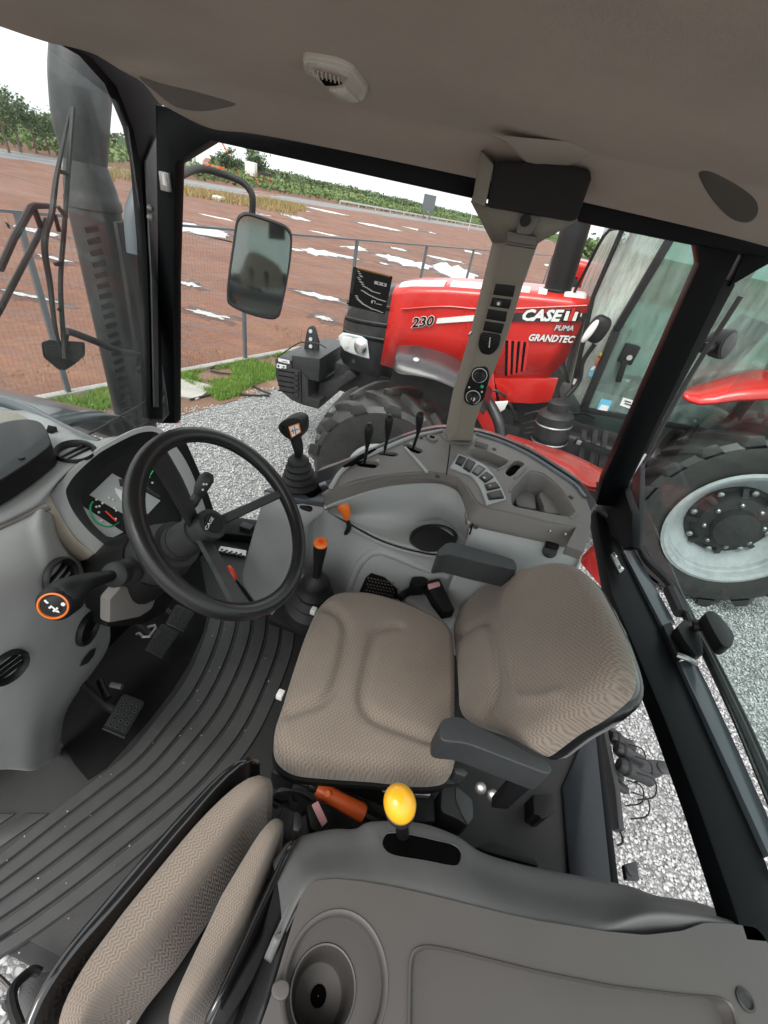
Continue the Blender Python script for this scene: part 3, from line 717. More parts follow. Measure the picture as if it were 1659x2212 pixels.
# ---- mesh fence along the yard
t = thing('mesh_fence', 'dark steel mesh fence between the gravel yard and the dirt field', 'fence', F0)
HF = 2.08
ts = [3.01*k for k in range(-3, 12)]
for k in ts: MB().box(fp(k, 0, HF/2), (.055, .055, HF), Matrix.Rotation(-atan2(FT.x, FT.y), 3, 'Z')).done('post', 'fence_paint', t)
MB().bar(fp(ts[0], 0, HF), fp(ts[-1], 0, HF), .035, .03).done('top_rail', 'fence_paint', t)
mb = MB()
for k in np.arange(-9, 12, .055): mb.bar(fp(k, .02, .04), fp(k, .02, HF-.03), .0014, .0014, up=(1, 0, 0))
for z in np.arange(.06, HF, .055): mb.bar(fp(-9, .022, z), fp(18, .022, z), .0014, .0014)
mb.done('wire_mesh', 'fence_paint', t, recalc=False, kind='stuff', smooth=0)
# cables on the grass
t = thing('garden_hose', 'black hose snaking over the grass patch beside the slab', 'hose', gp(470, 840))
for pl in ([(250, 1140), (300, 1118), (380, 1100), (480, 1080)], [(250, 1150), (320, 1165), (395, 1172), (440, 1212), (500, 1245), (545, 1266)], [(150, 1292), (240, 1270), (330, 1256), (430, 1268), (540, 1272)]):
    MB().tube([gp(*Z3(*p), .03+.02*rnd.random()) for p in pl], .016, 6, sub=20).done('hose_length', 'rubber_black', t)
# ================================================================== RED TRACTOR PARKED ALONGSIDE
YS, YC = 4.735, 5.2            # near side of its bonnet, its centre line
T = thing('red_tractor', 'bright red farm tractor with a black nose parked on the gravel alongside the cab', 'tractor', (0.6, YC, 0))
def section(x, hw, zt, zb, cr=.16, n=9):
    """open arch: near lower edge -> over the top -> far lower edge"""
    o = []
    o.append(V((x, YC-hw, zb))); o.append(V((x, YC-hw, zb+(zt-zb)*.5)))
    for i in range(n):
        a = pi-(pi/2)*i/(n-1); o.append(V((x, YC-hw+cr+cr*cos(a), zt-cr*.55+cr*.55*sin(a))))
    for i in range(n):
        a = pi/2-(pi/2)*i/(n-1); o.append(V((x, YC+hw-cr+cr*cos(a), zt-cr*.55+cr*.55*sin(a))))
    o.append(V((x, YC+hw, zb+(zt-zb)*.5))); o.append(V((x, YC+hw, zb)))
    return o
zb1 = q((1077, 808), y=YS).z; zb2 = q((1208, 811), y=YS).z
xr = .70
secs = [(-1.17, .45, 2.18, 1.36), (-1.0, .455, 2.235, 1.36), (-.6, .46, 2.315, 1.40), (0., .46, 2.405, 1.47), (xr-.12, .46, 2.475, 1.56), (xr+.05, .455, 2.495, 1.9)]
hood = MB().ring([section(*s) for s in secs], closed_u=False, caps=False).done('bonnet', 'red_paint', T, smooth=35, solid=.02)
# side crease and lower cowl
MB().tube([q((866, 668), y=YS-.005), q((960, 662), y=YS-.005), q((1060, 668), y=YS-.005), q((1268, 660), y=YS-.005)], .008, 6, sub=14).done('bonnet_crease', 'red_paint', hood)
MB().prism([q((1068, 818), y=YS-.01), q((1206, 818), y=YS-.01), q((1190, 868), y=YS-.01), q((1150, 872), y=YS-.01), q((1080, 868), y=YS-.01)], (0, .04, 0)).done('lower_cowl', 'red_paint', T, bevel=.006)
MB().prism([q((985, 800), y=YS), q((1066, 806), y=YS), q((1080, 940), y=YS), q((1045, 930), y=YS), q((1000, 850), y=YS)], (0, .04, 0)).done('lower_cowl', 'red_paint', T, bevel=.006)
# white strips along the top of the bonnet
def strip(x0, x1):
    o = []
    for x in (x0, x1):
        z = np.interp(x, [s[0] for s in secs], [s[2] for s in secs]); o.append((x, z))
    (xa, za), (xb, zb_) = o
    yy0, yy1 = YC-.40, YC-.19
    rows = [[V((x, yy, z+.004-(.0 if yy > yy0 else .035))) for yy in (yy0, yy0+.07, yy1)] for x, z in [(xa+(xb-xa)*k/6, np.interp(xa+(xb-xa)*k/6, [s[0] for s in secs], [s[2] for s in secs])) for k in range(7)]]
    return MB().ring(rows, closed_u=False, caps=False)
for a, b in ((-1.12, -.66), (-.60, .18), (.26, .34), (.50, .70)): strip(a, b).done('white_strip', 'white_paint', hood, solid=-.012)
# nose: stacked grille shells
nose = MB().ring([section(x, hw, zt, zb, cr) for x, hw, zt, zb, cr in [(-1.16, .448, 2.17, 1.20, .16), (-1.32, .435, 2.11, 1.19, .16), (-1.5, .40, 2.02, 1.20, .16), (-1.66, .33, 1.90, 1.22, .14), (-1.75, .22, 1.72, 1.26, .10), (-1.78, .10, 1.6, 1.3, .05)]], closed_u=False, caps=False).done('nose_cowl', 'grille_black', T, smooth=60, solid=.02)
def hwx(x): return float(np.interp(-x, [1.16, 1.32, 1.5, 1.66, 1.75], [.448, .435, .40, .33, .22]))
for za, zb_ in ((1.98, 1.90), (1.80, 1.735), (1.64, 1.585)):
    MB().tube([V((x, YC-hwx(x)-.004, za+(zb_-za)*((-x-1.17)/.55))) for x in np.linspace(-1.17, -1.72, 9)], .011, 6).done('grille_rib', 'grille_black', nose)
    MB().tube([V((x, YC-hwx(x)-.001, za-.03+(zb_-za)*((-x-1.17)/.55))) for x in np.linspace(-1.17, -1.72, 9)], .010, 6).done('grille_gap', 'void_black', nose)
def onnose(p, lift=0.):
    y = 4.85
    for _ in range(6): pt = q(p, y=y); y = YC-hwx(pt.x)-lift
    return q(p, y=y)
hl = [(552, 730), (590, 700), (670, 715), (745, 732), (790, 765), (808, 918), (740, 902), (665, 878), (600, 850), (562, 795)]
o1 = [onnose(Z13(*p), .0) for p in hl]; o2 = [onnose(Z13(*p), .035) for p in hl]
c2 = sum(o2, V((0, 0, 0)))/len(o2)
hlm = MB().ring([o1, o2, [c2+(p-c2)*.85+V((0, -.012, 0)) for p in o2]]).done('headlight', 'lens_bright' if 'lens_bright' in MATS else 'silver_paint', T, smooth=50)
c = onnose(Z13(738, 815), .05); MB().lathe([(.02, 0), (.075, .0), (.085, .02), (.07, .035), (.02, .045)], c, (-.25, -1, .05), 18).done('reflector', 'bright_steel', hlm)
c = onnose(Z13(625, 780), .05); MB().box(c, (.11, .02, .11), Matrix.Rotation(.5, 3, 'Z')).done('reflector', 'white_paint', hlm, bevel=.008)
c = onnose(Z13(682, 938), .01); MB().lathe([(.02, 0), (.025, .02), (.012, .022)], c, (0, -1, 0), 12).done('grille_bolt', 'grille_black', nose)
# weights at the front
W = MB(); yw = 4.62
P = lambda l, y: [q(Z13(*p), y=y) for p in l]
wt = MB().prism(P([(25, 920), (58, 912), (158, 935), (162, 1005), (235, 1020), (245, 1300), (160, 1262), (62, 1178), (30, 1060)], yw), (0, .95, 0)).done('front_weight', 'grille_black', T, bevel=.012)
MB().prism(P([(160, 890), (398, 918), (390, 1112), (300, 1092), (165, 1012)], yw+.02), (0, 1.0, 0)).done('weight_box', 'grille_black', T, bevel=.015)
MB().prism(P([(245, 1025), (300, 1095), (300, 1240), (395, 1265), (385, 1338), (245, 1300)], yw+.01), (0, .9, 0)).done('weight_carrier', 'engine_black', T, bevel=.01)
MB().prism(P([(395, 1120), (540, 1085), (640, 1010), (705, 1065), (560, 1160), (420, 1280), (385, 1338), (380, 1180)], yw+.2), (0, .5, 0)).done('carrier_arm', 'engine_black', T, bevel=.012)
for k in range(5): MB().prism(P([(50, 1010+42*k), (190, 1035+42*k), (190, 1042+42*k), (50, 1017+42*k)], yw-.006), (0, .02, 0)).done('weight_rib', 'void_black', wt)
for yy in (1040, 1080, 1120, 1165, 1220): MB().box(q(Z13(205, yy), y=yw-.01), (.05, .03, .05)).done('weight_bolt', 'engine_black', wt, bevel=.006)
for l in ([(52, 915), (145, 935), (145, 962), (52, 940)], [(40, 958), (82, 966), (80, 1000), (38, 992)], [(85, 968), (118, 974), (116, 1002), (84, 994)]):
    MB().prism(P(l, yw-.004), (0, .006, 0)).done('warning_sticker', 'sticker_white', wt)
for l in ([(46, 968), (62, 971), (60, 990), (45, 987)], [(92, 978), (106, 981), (104, 994), (91, 992)], [(84, 935), (128, 945), (127, 950), (83, 940)]): MB().prism(P(l, yw-.006), (0, .003, 0)).done('sticker_mark', 'arm_grey', wt)
hit = MB().prism(P([(262, 880), (268, 800), (290, 680), (305, 655), (335, 645), (352, 662), (385, 790), (380, 900)], yw+.35), (0, .05, 0)).done('hitch_tab', 'grille_black', T, bevel=.006)
for yy in (690, 755, 815): MB().lathe([(.022, 0), (.022, .012)], q(Z13(322, yy), y=yw+.345), (0, -1, 0), 12).done('pin_hole', 'silver_paint', hit)
MB().tube(P([(45, 905), (200, 800), (280, 780), (385, 795), (450, 830)], yw+.1), .008, 6, sub=16).done('hose_line', 'rubber_black', T)

# ---- wheels
def wheel(cx, y0, cz, R, w, rimR, lugs, steer, rimmat, dish, nm='wheel'):
    """tyre with angled bars; built in the wheel's own frame then turned by steer about its own upright axis"""
    ctr = V((cx, y0+w/2, cz)); RZ = Matrix.Rotation(steer, 3, 'Z')
    def tr(p): return ctr+RZ @ V(p)
    base = R-.07
    prof = [(rimR, -w*.36), (rimR+.03, -w*.46), ((rimR+base)/2, -w*.54), (base-.05, -w*.5), (base-.008, -w*.42), (base, -w*.2), (base+.004, 0), (base, w*.2), (base-.008, w*.42), (base-.05, w*.5), ((rimR+base)/2, w*.54), (rimR+.03, w*.46), (rimR, w*.36)]
    mb = MB(); seg = 56
    mb.ring([[tr((r*cos(2*pi*j/seg), h, r*sin(2*pi*j/seg))) for j in range(seg)] for r, h in prof], caps=False)
    wh = mb.done(nm, 'tyre', T, smooth=35)
    for k in range(lugs):
        for sd in (-1, 1):
            a0 = 2*pi*(k+(.5 if sd > 0 else 0))/lugs; loops = []
            for i, (f, hh, wd) in enumerate([(0, .068, .9), (.35, .07, .85), (.8, .068, 1.0), (1.03, .05, 1.2), (1.14, -.05, 1.35)]):
                a = a0-f*.42*(1.15/R)*.62; yy = sd*w*(.02+.47*min(f, 1.03)); half = .047*wd/R*1.2
                lo = base-.03 if f < 1.1 else base-.10
                hi = base+hh if f < 1.1 else base-.07
                loops.append([tr((r*cos(a+s*half*m), yy, r*sin(a+s*half*m))) for r, s, m in ((lo, -1, 1.3), (lo, 1, 1.3), (hi, 1, .8), (hi, -1, .8))])
            MB().ring(loops).done('tread_bar', 'tyre', wh, bevel=.006, bseg=1)
    yo = -w*.44
    rp_ = [(rimR+.035, yo-.02), (rimR+.05, yo-.045), (rimR+.02, yo-.055), (rimR-.015, yo-.04), (rimR-.03, yo+.02), (rimR-.045, yo+.03), (rimR-.055, yo+.07), (rimR-.12, yo+.11), (rimR-.17, yo+.15), (rimR-.22, yo+.19)]
    rim = MB().ring([[tr((r*cos(2*pi*j/48), h, r*sin(2*pi*j/48))) for j in range(48)] for r, h in rp_], caps=False).done('rim', rimmat, wh, smooth=40)
    dp = [(rimR-.19, yo+.185), (rimR-.20, yo+dish+.02), (rimR*.58, yo+dish+.02), (rimR*.5, yo+dish-.06), (rimR*.34, yo+dish-.08), (rimR*.32, yo+dish-.16), (rimR*.12, yo+dish-.18), (.002, yo+dish-.18)]
    MB().ring([[tr((r*cos(2*pi*j/40), h, r*sin(2*pi*j/40))) for j in range(40)] for r, h in dp], caps=False).done('wheel_disc', 'engine_black', wh, smooth=40)
    for j in range(8):
        a = 2*pi*j/8+.3; r = rimR*.42
        MB().lathe([(.022, 0), (.022, .03), (.012, .04)], tr((r*cos(a), yo+dish-.07, r*sin(a))), RZ @ V((0, -1, 0)), 8).done('wheel_nut', 'steel', wh)
    for j in range(8):
        a = 2*pi*j/8; r = rimR*.60
        MB().lathe([(.03, 0), (.03, .03), (.015, .04)], tr((r*cos(a), yo+dish+.01, r*sin(a))), RZ @ V((0, -1, 0)), 8).done('clamp_bolt', 'steel', wh)
        MB().bar(tr((rimR*.36*cos(a+.2), yo+dish-.06, rimR*.36*sin(a+.2))), tr((rimR*.66*cos(a+.25), yo+dish+.0, rimR*.66*sin(a+.25))), .05, .04, up=(0, 1, 0)).done('disc_web', 'engine_black', wh, bevel=.006)
    return wh
wheel(-.74, 3.55, .68, .77, .62, .29, 13, .14, 'rim_paint', .1)
wheel(2.73, 3.98, .98, 1.0, .60, .575, 19, 0, 'rim_paint', .14)
wheel(-.74, 5.85, .68, .77, .62, .29, 13, .14, 'rim_paint', .1)
wheel(2.73, 5.82, .98, 1.0, .60, .575, 19, 0, 'rim_paint', .14)
# ---- fenders
nf = MB().ring([[q(Z13(*p), y=3.72) for p in [(1012, 985), (1030, 1020), (1085, 1042), (1200, 1055), (1350, 1088), (1500, 1150), (1640, 1230), (1760, 1380)]], [q(Z13(*p), y=3.95) for p in [(1022, 900), (1050, 880), (1120, 900), (1230, 930), (1380, 975), (1530, 1040), (1680, 1130), (1800, 1290)]], [q(Z13(*p), y=4.28) for p in [(1040, 815), (1070, 806), (1180, 806), (1300, 830), (1450, 878), (1580, 945), (1720, 1040), (1830, 1180)]]], closed_u=False, caps=False).done('front_fender', 'tinted_visor', T, smooth=50, solid=.012)
MB().tube([q(Z13(*p), y=3.715) for p in [(1040, 812), (1020, 880), (1010, 985), (1030, 1022), (1085, 1044), (1200, 1057), (1350, 1090), (1500, 1152)]][2:], .010, 6, sub=20).done('fender_lip', 'grille_black', nf)
MB().lathe([(.001, .006), (.028, .005), (.03, 0)], q(Z13(1195, 928), y=3.93), (0, -.4, 1), 14).done('fender_bolt', 'bright_steel', nf)
rf = [[q(Z20(*p), y=y) for p in l] for l, y in (([(753, 790), (790, 822), (860, 846), (960, 842), (1130, 822), (1330, 815), (1560, 820), (1800, 870)], 3.96), ([(750, 774), (780, 786), (860, 796), (960, 786), (1130, 745), (1330, 735), (1560, 745), (1800, 790)], 4.05), ([(760, 760), (800, 728), (900, 698), (1010, 658), (1200, 612), (1330, 590), (1560, 585), (1800, 610)], 4.5))]
MB().ring(rf, closed_u=False, caps=False).done('rear_fender', 'red_paint', T, smooth=50, solid=.03)
MB().prism([q((1395, 1140), y=4.45), q((1425, 1240), y=4.45), q((1450, 1262), y=4.45), q((1425, 1160), y=4.45)], (0, .3, 0)).done('fender_bracket', 'red_paint', T, bevel=.01)
# ---- engine, chassis, axle
MB().box((-.1, YC, 1.15), (1.9, .62, .62)).done('engine_block', 'engine_black', T, bevel=.02)
MB().box((1.4, YC, .95), (2.6, .55, .6)).done('transmission', 'engine_black', T, bevel=.04)
MB().tube([V((-.74, 4.0, .70)), V((-.74, 6.0, .70))], .11, 12).done('front_axle', 'engine_black', T)
MB().tube([V((2.73, 4.3, .98)), V((2.73, 6.1, .98))], .16, 14).done('rear_axle', 'engine_black', T)
MB().box((-1.35, YC, 1.0), (.9, .5, .35)).done('front_bolster', 'engine_black', T, bevel=.03)
for k in range(9):
    a = V((rnd.uniform(.0, 1.0), 4.72+rnd.uniform(-.05, .05), rnd.uniform(1.0, 1.45)))
    MB().tube([a, a+V((.15, -.08, .1)), a+V((.3, -.03, rnd.uniform(-.25, .1)))], .016, 6, sub=8).done('hose_line', 'engine_black', T)
    MB().box((rnd.uniform(-.2, 1.), 4.8, rnd.uniform(.95, 1.4)), (rnd.uniform(.08, .2), .1, rnd.uniform(.06, .18))).done('engine_casting', 'engine_black', T, bevel=.01)
ex = MB(); e0 = q((1203, 630), y=4.98); e1 = q((1246, 480), y=4.98)
ex.lathe([(.14, -.15), (.14, .02), (.13, .03), (.13, (e1-e0).length*.94), (.118, (e1-e0).length*1.25)], e0, (e1.x-e0.x, 0, e1.z-e0.z), 20).done('exhaust_pipe', 'satin_black', T)
# vents cut in the bonnet side
for k in range(4):
    x = 1092+k*13; l = [(x, 736+k*1), (x+6, 736+k), (x+4-k*2, 812-k*3), (x-2-k*2, 812-k*3)]
    MB().prism([q(p, y=YS-.006) for p in l], (0, .012, 0)).done('bonnet_vent', 'void_black', hood)
    MB().prism([q((p[0]+6, p[1]), y=YS-.014) for p in l], (0, .016, 0)).done('vent_louvre', 'red_paint', hood, bevel=.003)
# lettering and stripes on the bonnet side
nS = (0, -1, 0); ST = YS-.012
MB().prism([q((945, 688), y=ST-.0), q((1048, 679), y=ST), q((1110, 676), y=ST), (q((1110, 686), y=ST)), q((1046, 692), y=ST), q((942, 699), y=ST)], (0, .012, 0)).done('white_stripe', 'white_paint', hood)
MB().prism([q((1060, 676), y=ST), q((1270, 676), y=ST), q((1262, 694), y=ST), q((1060, 694), y=ST)], (0, .012, 0)).done('black_stripe', 'grille_black', hood)
a, b = q((890, 707), y=ST), q((938, 702), y=ST); 
text('model_number', '230', a, b, 'white_paint', hood, nS, size=.092, shear=.3, weight=.055, lift=.004)
text('model_number', '230', a, b, 'void_black', hood, nS, size=.092, shear=.3, weight=.018, lift=.009)
a, b = q((1129, 691), y=ST), q((1213, 693), y=ST)
text('maker_lettering', 'CASE', a, b, 'void_black', hood, nS, size=.096, shear=.3, weight=.075, lift=.006)
text('maker_lettering', 'CASE', a, b, 'white_paint', hood, nS, size=.096, shear=.3, weight=.045, lift=.011)
ZL = zm(1105.9, 648, .1997)
def logo(l, o, m): MB().prism([q(ZL(*p), y=ST-o) for p in l], (0, .005, 0)).done('maker_emblem', m, hood)
logo([(543, 236), (702, 238), (738, 116), (580, 108)], .008, 'void_black')
logo([(557, 222), (598, 224), (628, 122), (590, 120)], .013, 'white_paint')
logo([(604, 230), (640, 230), (692, 84), (656, 84)], .014, 'red_paint')
logo([(648, 226), (688, 228), (722, 128), (685, 128)], .013, 'white_paint')
logo([(738, 180), (750, 181), (760, 145), (748, 143)], .013, 'white_paint')
text('series_lettering', 'PUMA', q((1197, 713), y=ST), q((1237, 714), y=ST), 'grille_black', hood, nS, size=.046, shear=.3, weight=.07, lift=.004)
text('series_lettering', 'PUMA', q((1197, 713), y=ST), q((1237, 714), y=ST), 'silver_paint', hood, nS, size=.046, shear=.3, weight=.02, lift=.010)
for m_, w_, l_ in (('grille_black', .05, .004), ('white_paint', .028, .009)):
    text('series_lettering', 'GRANDTEC', q((1142, 735), y=ST), q((1239, 740), y=ST), m_, hood, nS, size=.062, shear=.3, weight=w_, lift=l_)
# ---- its cab
yc0, yc1 = 4.42, 5.98
A1, A2, A3 = q((1448, 515), y=yc0), q((1330, 714), y=yc0), q((1259, 884), y=yc0)
F1, F2, F3 = q((1352, 478), y=yc0+.25), q((1281, 642), y=yc0+.2), q((1236, 846), y=yc0+.1)
def yo(p, d): return p+V((0, d, 0))
for d, flip in ((0, 1), (yc1-yc0, -1)):
    MB().bar(yo(A1, d)+(A1-A2)*.25, yo(A2, d), .07, .06).done('cab_pillar', 'satin_black', T, bevel=.008); MB().bar(yo(A2, d), yo(A3, d), .13, .06).done('cab_pillar', 'satin_black', T, bevel=.008)
    D4 = A3+V((1.25, 0, .12)); 
    MB().bar(yo(A3, d)+V((-.02, 0, 0)), yo(D4, d), .05, .05).done('door_sill', 'satin_black', T, bevel=.006)
    MB().bar(yo(D4, d), yo(D4, d)+V((.05, 0, 1.7)), .09, .06, up=(0, 1, 0)).done('cab_pillar', 'satin_black', T, bevel=.008)
    MB().bar(yo(D4, d)+V((1.2, 0, .35)), yo(D4, d)+V((1.1, 0, 1.7)), .09, .06, up=(0, 1, 0)).done('cab_pillar', 'satin_black', T, bevel=.008)
    top = A1+(A1-A2)*.25
    MB().prism([yo(p, d) for p in [A3, D4, D4+V((.05, 0, 1.6)), V((top.x, top.y, D4.z+1.6)), A1, A2]], (0, .012*flip, 0)).done('door_glass', 'green_glass', T)
    MB().prism([yo(p, d) for p in [D4+V((.03, 0, .25)), D4+V((1.2, 0, .35)), D4+V((1.1, 0, 1.6)), D4+V((.05, 0, 1.6))]], (0, .012*flip, 0)).done('quarter_glass', 'green_glass', T)
MB().ring([[F3, F2, F1, F1+(F1-F2)*.3], [A3, A2, A1, A1+(A1-A2)*.3]], closed_u=False, caps=False).done('front_corner_glass', 'sky_sheen_glass', T, solid=.01)
FF = [p+V((0, 1.1, 0)) for p in (F3, F2, F1)]
MB().ring([[F3, F2, F1, F1+(F1-F2)*.3], [FF[0], FF[1], FF[2], FF[2]+(FF[2]-FF[1])*.3]], closed_u=False, caps=False).done('windscreen', 'sky_sheen_glass', T, solid=.01)
MB().tube([F1+(F1-F2)*.3, F1, F2, F3], .022, 8).done('cab_pillar', 'satin_black', T)
MB().box((1.9, YC, 3.42), (2.6, 1.9, .28)).done('cab_roof', 'red_paint', T, bevel=.08, bseg=3)
MB().box((1.75, YC, 1.35), (1.5, 1.4, .12)).done('cab_floor', 'engine_black', T, bevel=.02)
MB().box((2.0, YC, 1.85), (.5, .5, .14)).done('cab_seat', 'arm_grey', T, bevel=.05, bseg=3); MB().box((2.25, YC, 2.25), (.14, .5, .7), Matrix.Rotation(.2, 3, 'Y')).done('seat_back', 'arm_grey', T, bevel=.05, bseg=3)
MB().box((1.1, YC, 2.0), (.35, .6, .6), Matrix.Rotation(-.3, 3, 'Y')).done('cab_dash', 'arm_grey', T, bevel=.06, bseg=3)
# wiper and front corner mirror arm
MB().tube([q((1236, 640), y=4.9), q((1262, 590), y=4.75), q((1308, 505), y=4.6), q((1345, 492), y=4.6)], .014, 6, sub=12).done('mirror_arm', 'satin_black', T)
# handle, stickers, lamp
h0 = q((1358, 765), y=yc0-.02); hd = MB().box(h0, (.13, .05, .17)).done('door_handle', 'black_plastic', T, bevel=.015)
MB().bar(h0+V((-.01, -.02, -.05)), q((1335, 825), y=yc0-.03), .05, .03, up=(0, 1, 0)).done('handle_lever', 'black_plastic', hd, bevel=.008)
MB().lathe([(.024, 0), (.024, .01)], h0+V((.01, -.03, -.02)), (0, -1, 0), 14).done('handle_lock', 'bright_steel', hd)
def sheet(name, pts, y, mat, par, th=.004): return MB().prism([q(p, y=y) for p in pts], (0, th, 0)).done(name, mat, par)
st = sheet('window_sticker', [Z11(543, 1195), Z11(618, 1212), Z11(575, 1308), Z11(505, 1285)], yc0-.008, 'sticker_blue', T)
sheet('sticker_panel', [Z11(545, 1235), Z11(596, 1248), Z11(572, 1296), Z11(518, 1279)], yc0-.012, 'sticker_white', st)
st = sheet('window_sticker', [Z11(690, 1187), Z11(790, 1218), Z11(765, 1272), Z11(668, 1240)], yc0-.008, 'sticker_white', T)
for k in range(2): sheet('sticker_print', [Z11(702, 1206+k*18), Z11(745, 1219+k*18), Z11(742, 1226+k*18), Z11(699, 1213+k*18)], yc0-.012, 'grille_black', st)
sheet('sticker_print', [Z11(752, 1228), Z11(768, 1232), Z11(756, 1256), Z11(742, 1250)], yc0-.012, 'grille_black', st)
for cc, l in (('sticker_yellow', [(540, 885), (552, 892), (535, 925), (522, 918)]), ('orange_plastic', [(528, 905), (541, 915), (525, 948), (512, 940)]), ('red_tab', [(515, 940), (524, 948), (508, 982), (497, 974)]), ('sticker_white', [(500, 970), (510, 978), (485, 1012), (470, 1000)]), ('sticker_blue', [(470, 1000), (497, 1012), (482, 1050), (458, 1040)])):
    sheet('window_sticker', [Z11(*p) for p in l], yc0-.006, cc, T)
sheet('window_sticker', [Z11(362, 1060), Z11(380, 1066), Z11(370, 1105), Z11(352, 1098)], yc0-.0, 'sticker_white', T)
lm = MB().ell(q(Z11(520, 730), y=4.28), (.085, .07, .115), Matrix.Rotation(.2, 3, 'Y'), e=.7).done('side_lamp', 'black_plastic', T)
MB().ell(q(Z11(468, 745), y=4.2), (.03, .05, .105), Matrix.Rotation(.25, 3, 'Y')).done('lamp_lens', 'white_paint', lm)
MB().tube([q(Z11(500, 830), y=4.35), q(Z11(420, 950), y=4.35), q(Z11(395, 1080), y=4.35), q(Z11(310, 1180), y=4.3)], .022, 8, sub=12).done('lamp_arm', 'satin_black', T)
# air cleaner / filter canister beside the steps, steps, fuel tank
c0, c1 = q((1178, 985), y=4.2), q((1222, 828), y=4.2)
fb = MB().lathe([(.15, 0), (.165, .02), (.165, .22), (.15, .23), (.15, .27), (.17, .28), (.17, .5), (.14, .53), (.10, .54), (.10, .62), (.07, .64)], c0+V((0, 0, -.05)), (c1.x-c0.x, 0, c1.z-c0.z), 20).done('filter_canister', 'engine_black', T)
for h in (.22, .40): MB().lathe([(.172, h), (.178, h+.01), (.172, h+.02)], c0+V((0, 0, -.05)), (c1.x-c0.x, 0, c1.z-c0.z), 20, caps=False).done('canister_band', 'steel', fb)
MB().box((1.5, 4.55, 1.0), (1.0, .35, .6)).done('fuel_tank', 'engine_black', T, bevel=.06, bseg=3)
for (a, b) in (((1243, 953), (1330, 985)), ((1235, 1000), (1320, 1030)), ((1225, 1050), (1310, 1080))):
    MB().bar(q(a, y=4.15), q(b, y=4.15), .06, .05, up=(0, 1, 0)).done('step_rail', 'satin_black', T, bevel=.006)
for x in (1262, 1286, 1308): MB().bar(q((x, 930), y=4.2), q((x-18, 1060), y=4.2), .05, .05, up=(0, 1, 0)).done('step_upright', 'engine_black', T, bevel=.006)
for p in ((1250, 955), (1322, 980)): MB().box(q(p, y=4.12), (.045, .03, .045)).done('step_bracket', 'steel', T, bevel=.006)
MB().prism([q((1068, 870), y=4.6), q((1098, 868), y=4.6), (q((1090, 885), y=4.6)), q((1078, 892), y=4.6)], (0, .05, 0)).done('white_cap', 'white_paint', T, bevel=.01)
MB().tube([q((1035, 840), y=4.3), q((1062, 880), y=4.2), q((1078, 915), y=4.1), q((1082, 950), y=4.05)], .055, 10, sub=10).done('fender_stay', 'grille_black', T)
# ---- a second red tractor beyond it
T2 = thing('red_tractor', 'red tractor seen only as a bonnet end beyond the first tractor exhaust', 'tractor', (1.5, 9, 0))
MB().box(q((1262, 590), y=8.6), (.55, 1.0, .35)).done('bonnet', 'red_paint', T2, bevel=.1, bseg=3)
MB().box(q((1262, 620), y=8.6), (.75, .9, .25)).done('lower_cowl', 'red_paint', T2, bevel=.05)
MB().box(q((1232, 604), y=8.5), (.22, .8, .25)).done('nose_cowl', 'grille_black', T2, bevel=.05)
c = q((1262, 640), y=8.9); MB().box((c.x+.3, 9.1, (c.z-.3)/2), (1.4, .6, c.z-.3)).done('chassis', 'engine_black', T2, bevel=.05)
for dx in (-.25, .95): MB().lathe([(.3, 0), (.5, .02), (.55, .1), (.55, .3), (.5, .38), (.3, .4)], (c.x+dx, 8.5, .55), (0, 1, 0), 24).done('wheel', 'tyre', T2)
# ================================================================== OUR TRACTOR: CAB SHELL
from mathutils.bvhtree import BVHTree
def onmesh(o, p, lift=0.):
    me = o.data; b = BVHTree.FromPolygons([WO[o]+v.co for v in me.vertices], [tuple(f.vertices) for f in me.polygons])
    d = ray(p); h = b.ray_cast(CAM, d)
    if h[0] is None: return None
    n = h[1] if h[1].dot(d) < 0 else -h[1]
    return h[0]+n*lift
def bvh(o): return BVHTree.FromPolygons([WO[o]+v.co for v in o.data.vertices], [tuple(f.vertices) for f in o.data.polygons])
def cast(b, p, lift=0.):
    d = ray(p); h = b.ray_cast(CAM, d)
    if h[0] is None: return q(p, y=1.36)
    n = h[1] if h[1].dot(d) < 0 else -h[1]
    return h[0]+n*lift
def qf(p, off=0.): return qn(p, (0, 1.58+off, 0), (-.133, 1, 0))
def qr(p, off=0.): return qn(p, (0, 1.58+off, 0), (.055, 1, 0))
def qw(p, off=0.): return qn(p, (-1.08+off, 1, 0), (1, .35, 0))
K = thing('tractor_cab', 'black framed tractor cab with grey brown roof lining enclosing the driver seat', 'cab', (-.2, .7, 1.4))
# floor pan
MB().prism([(-1.25, -.06, 1.405), (-.66, -.06, 1.405), (-.64, -.03, 1.405), (.80, -.03, 1.405), (.80, 1.30, 1.405), (.55, 1.5, 1.405), (-1.2, 1.42, 1.405)], (0, 0, -.06)).done('floor_pan', 'satin_black', K, bevel=.004)
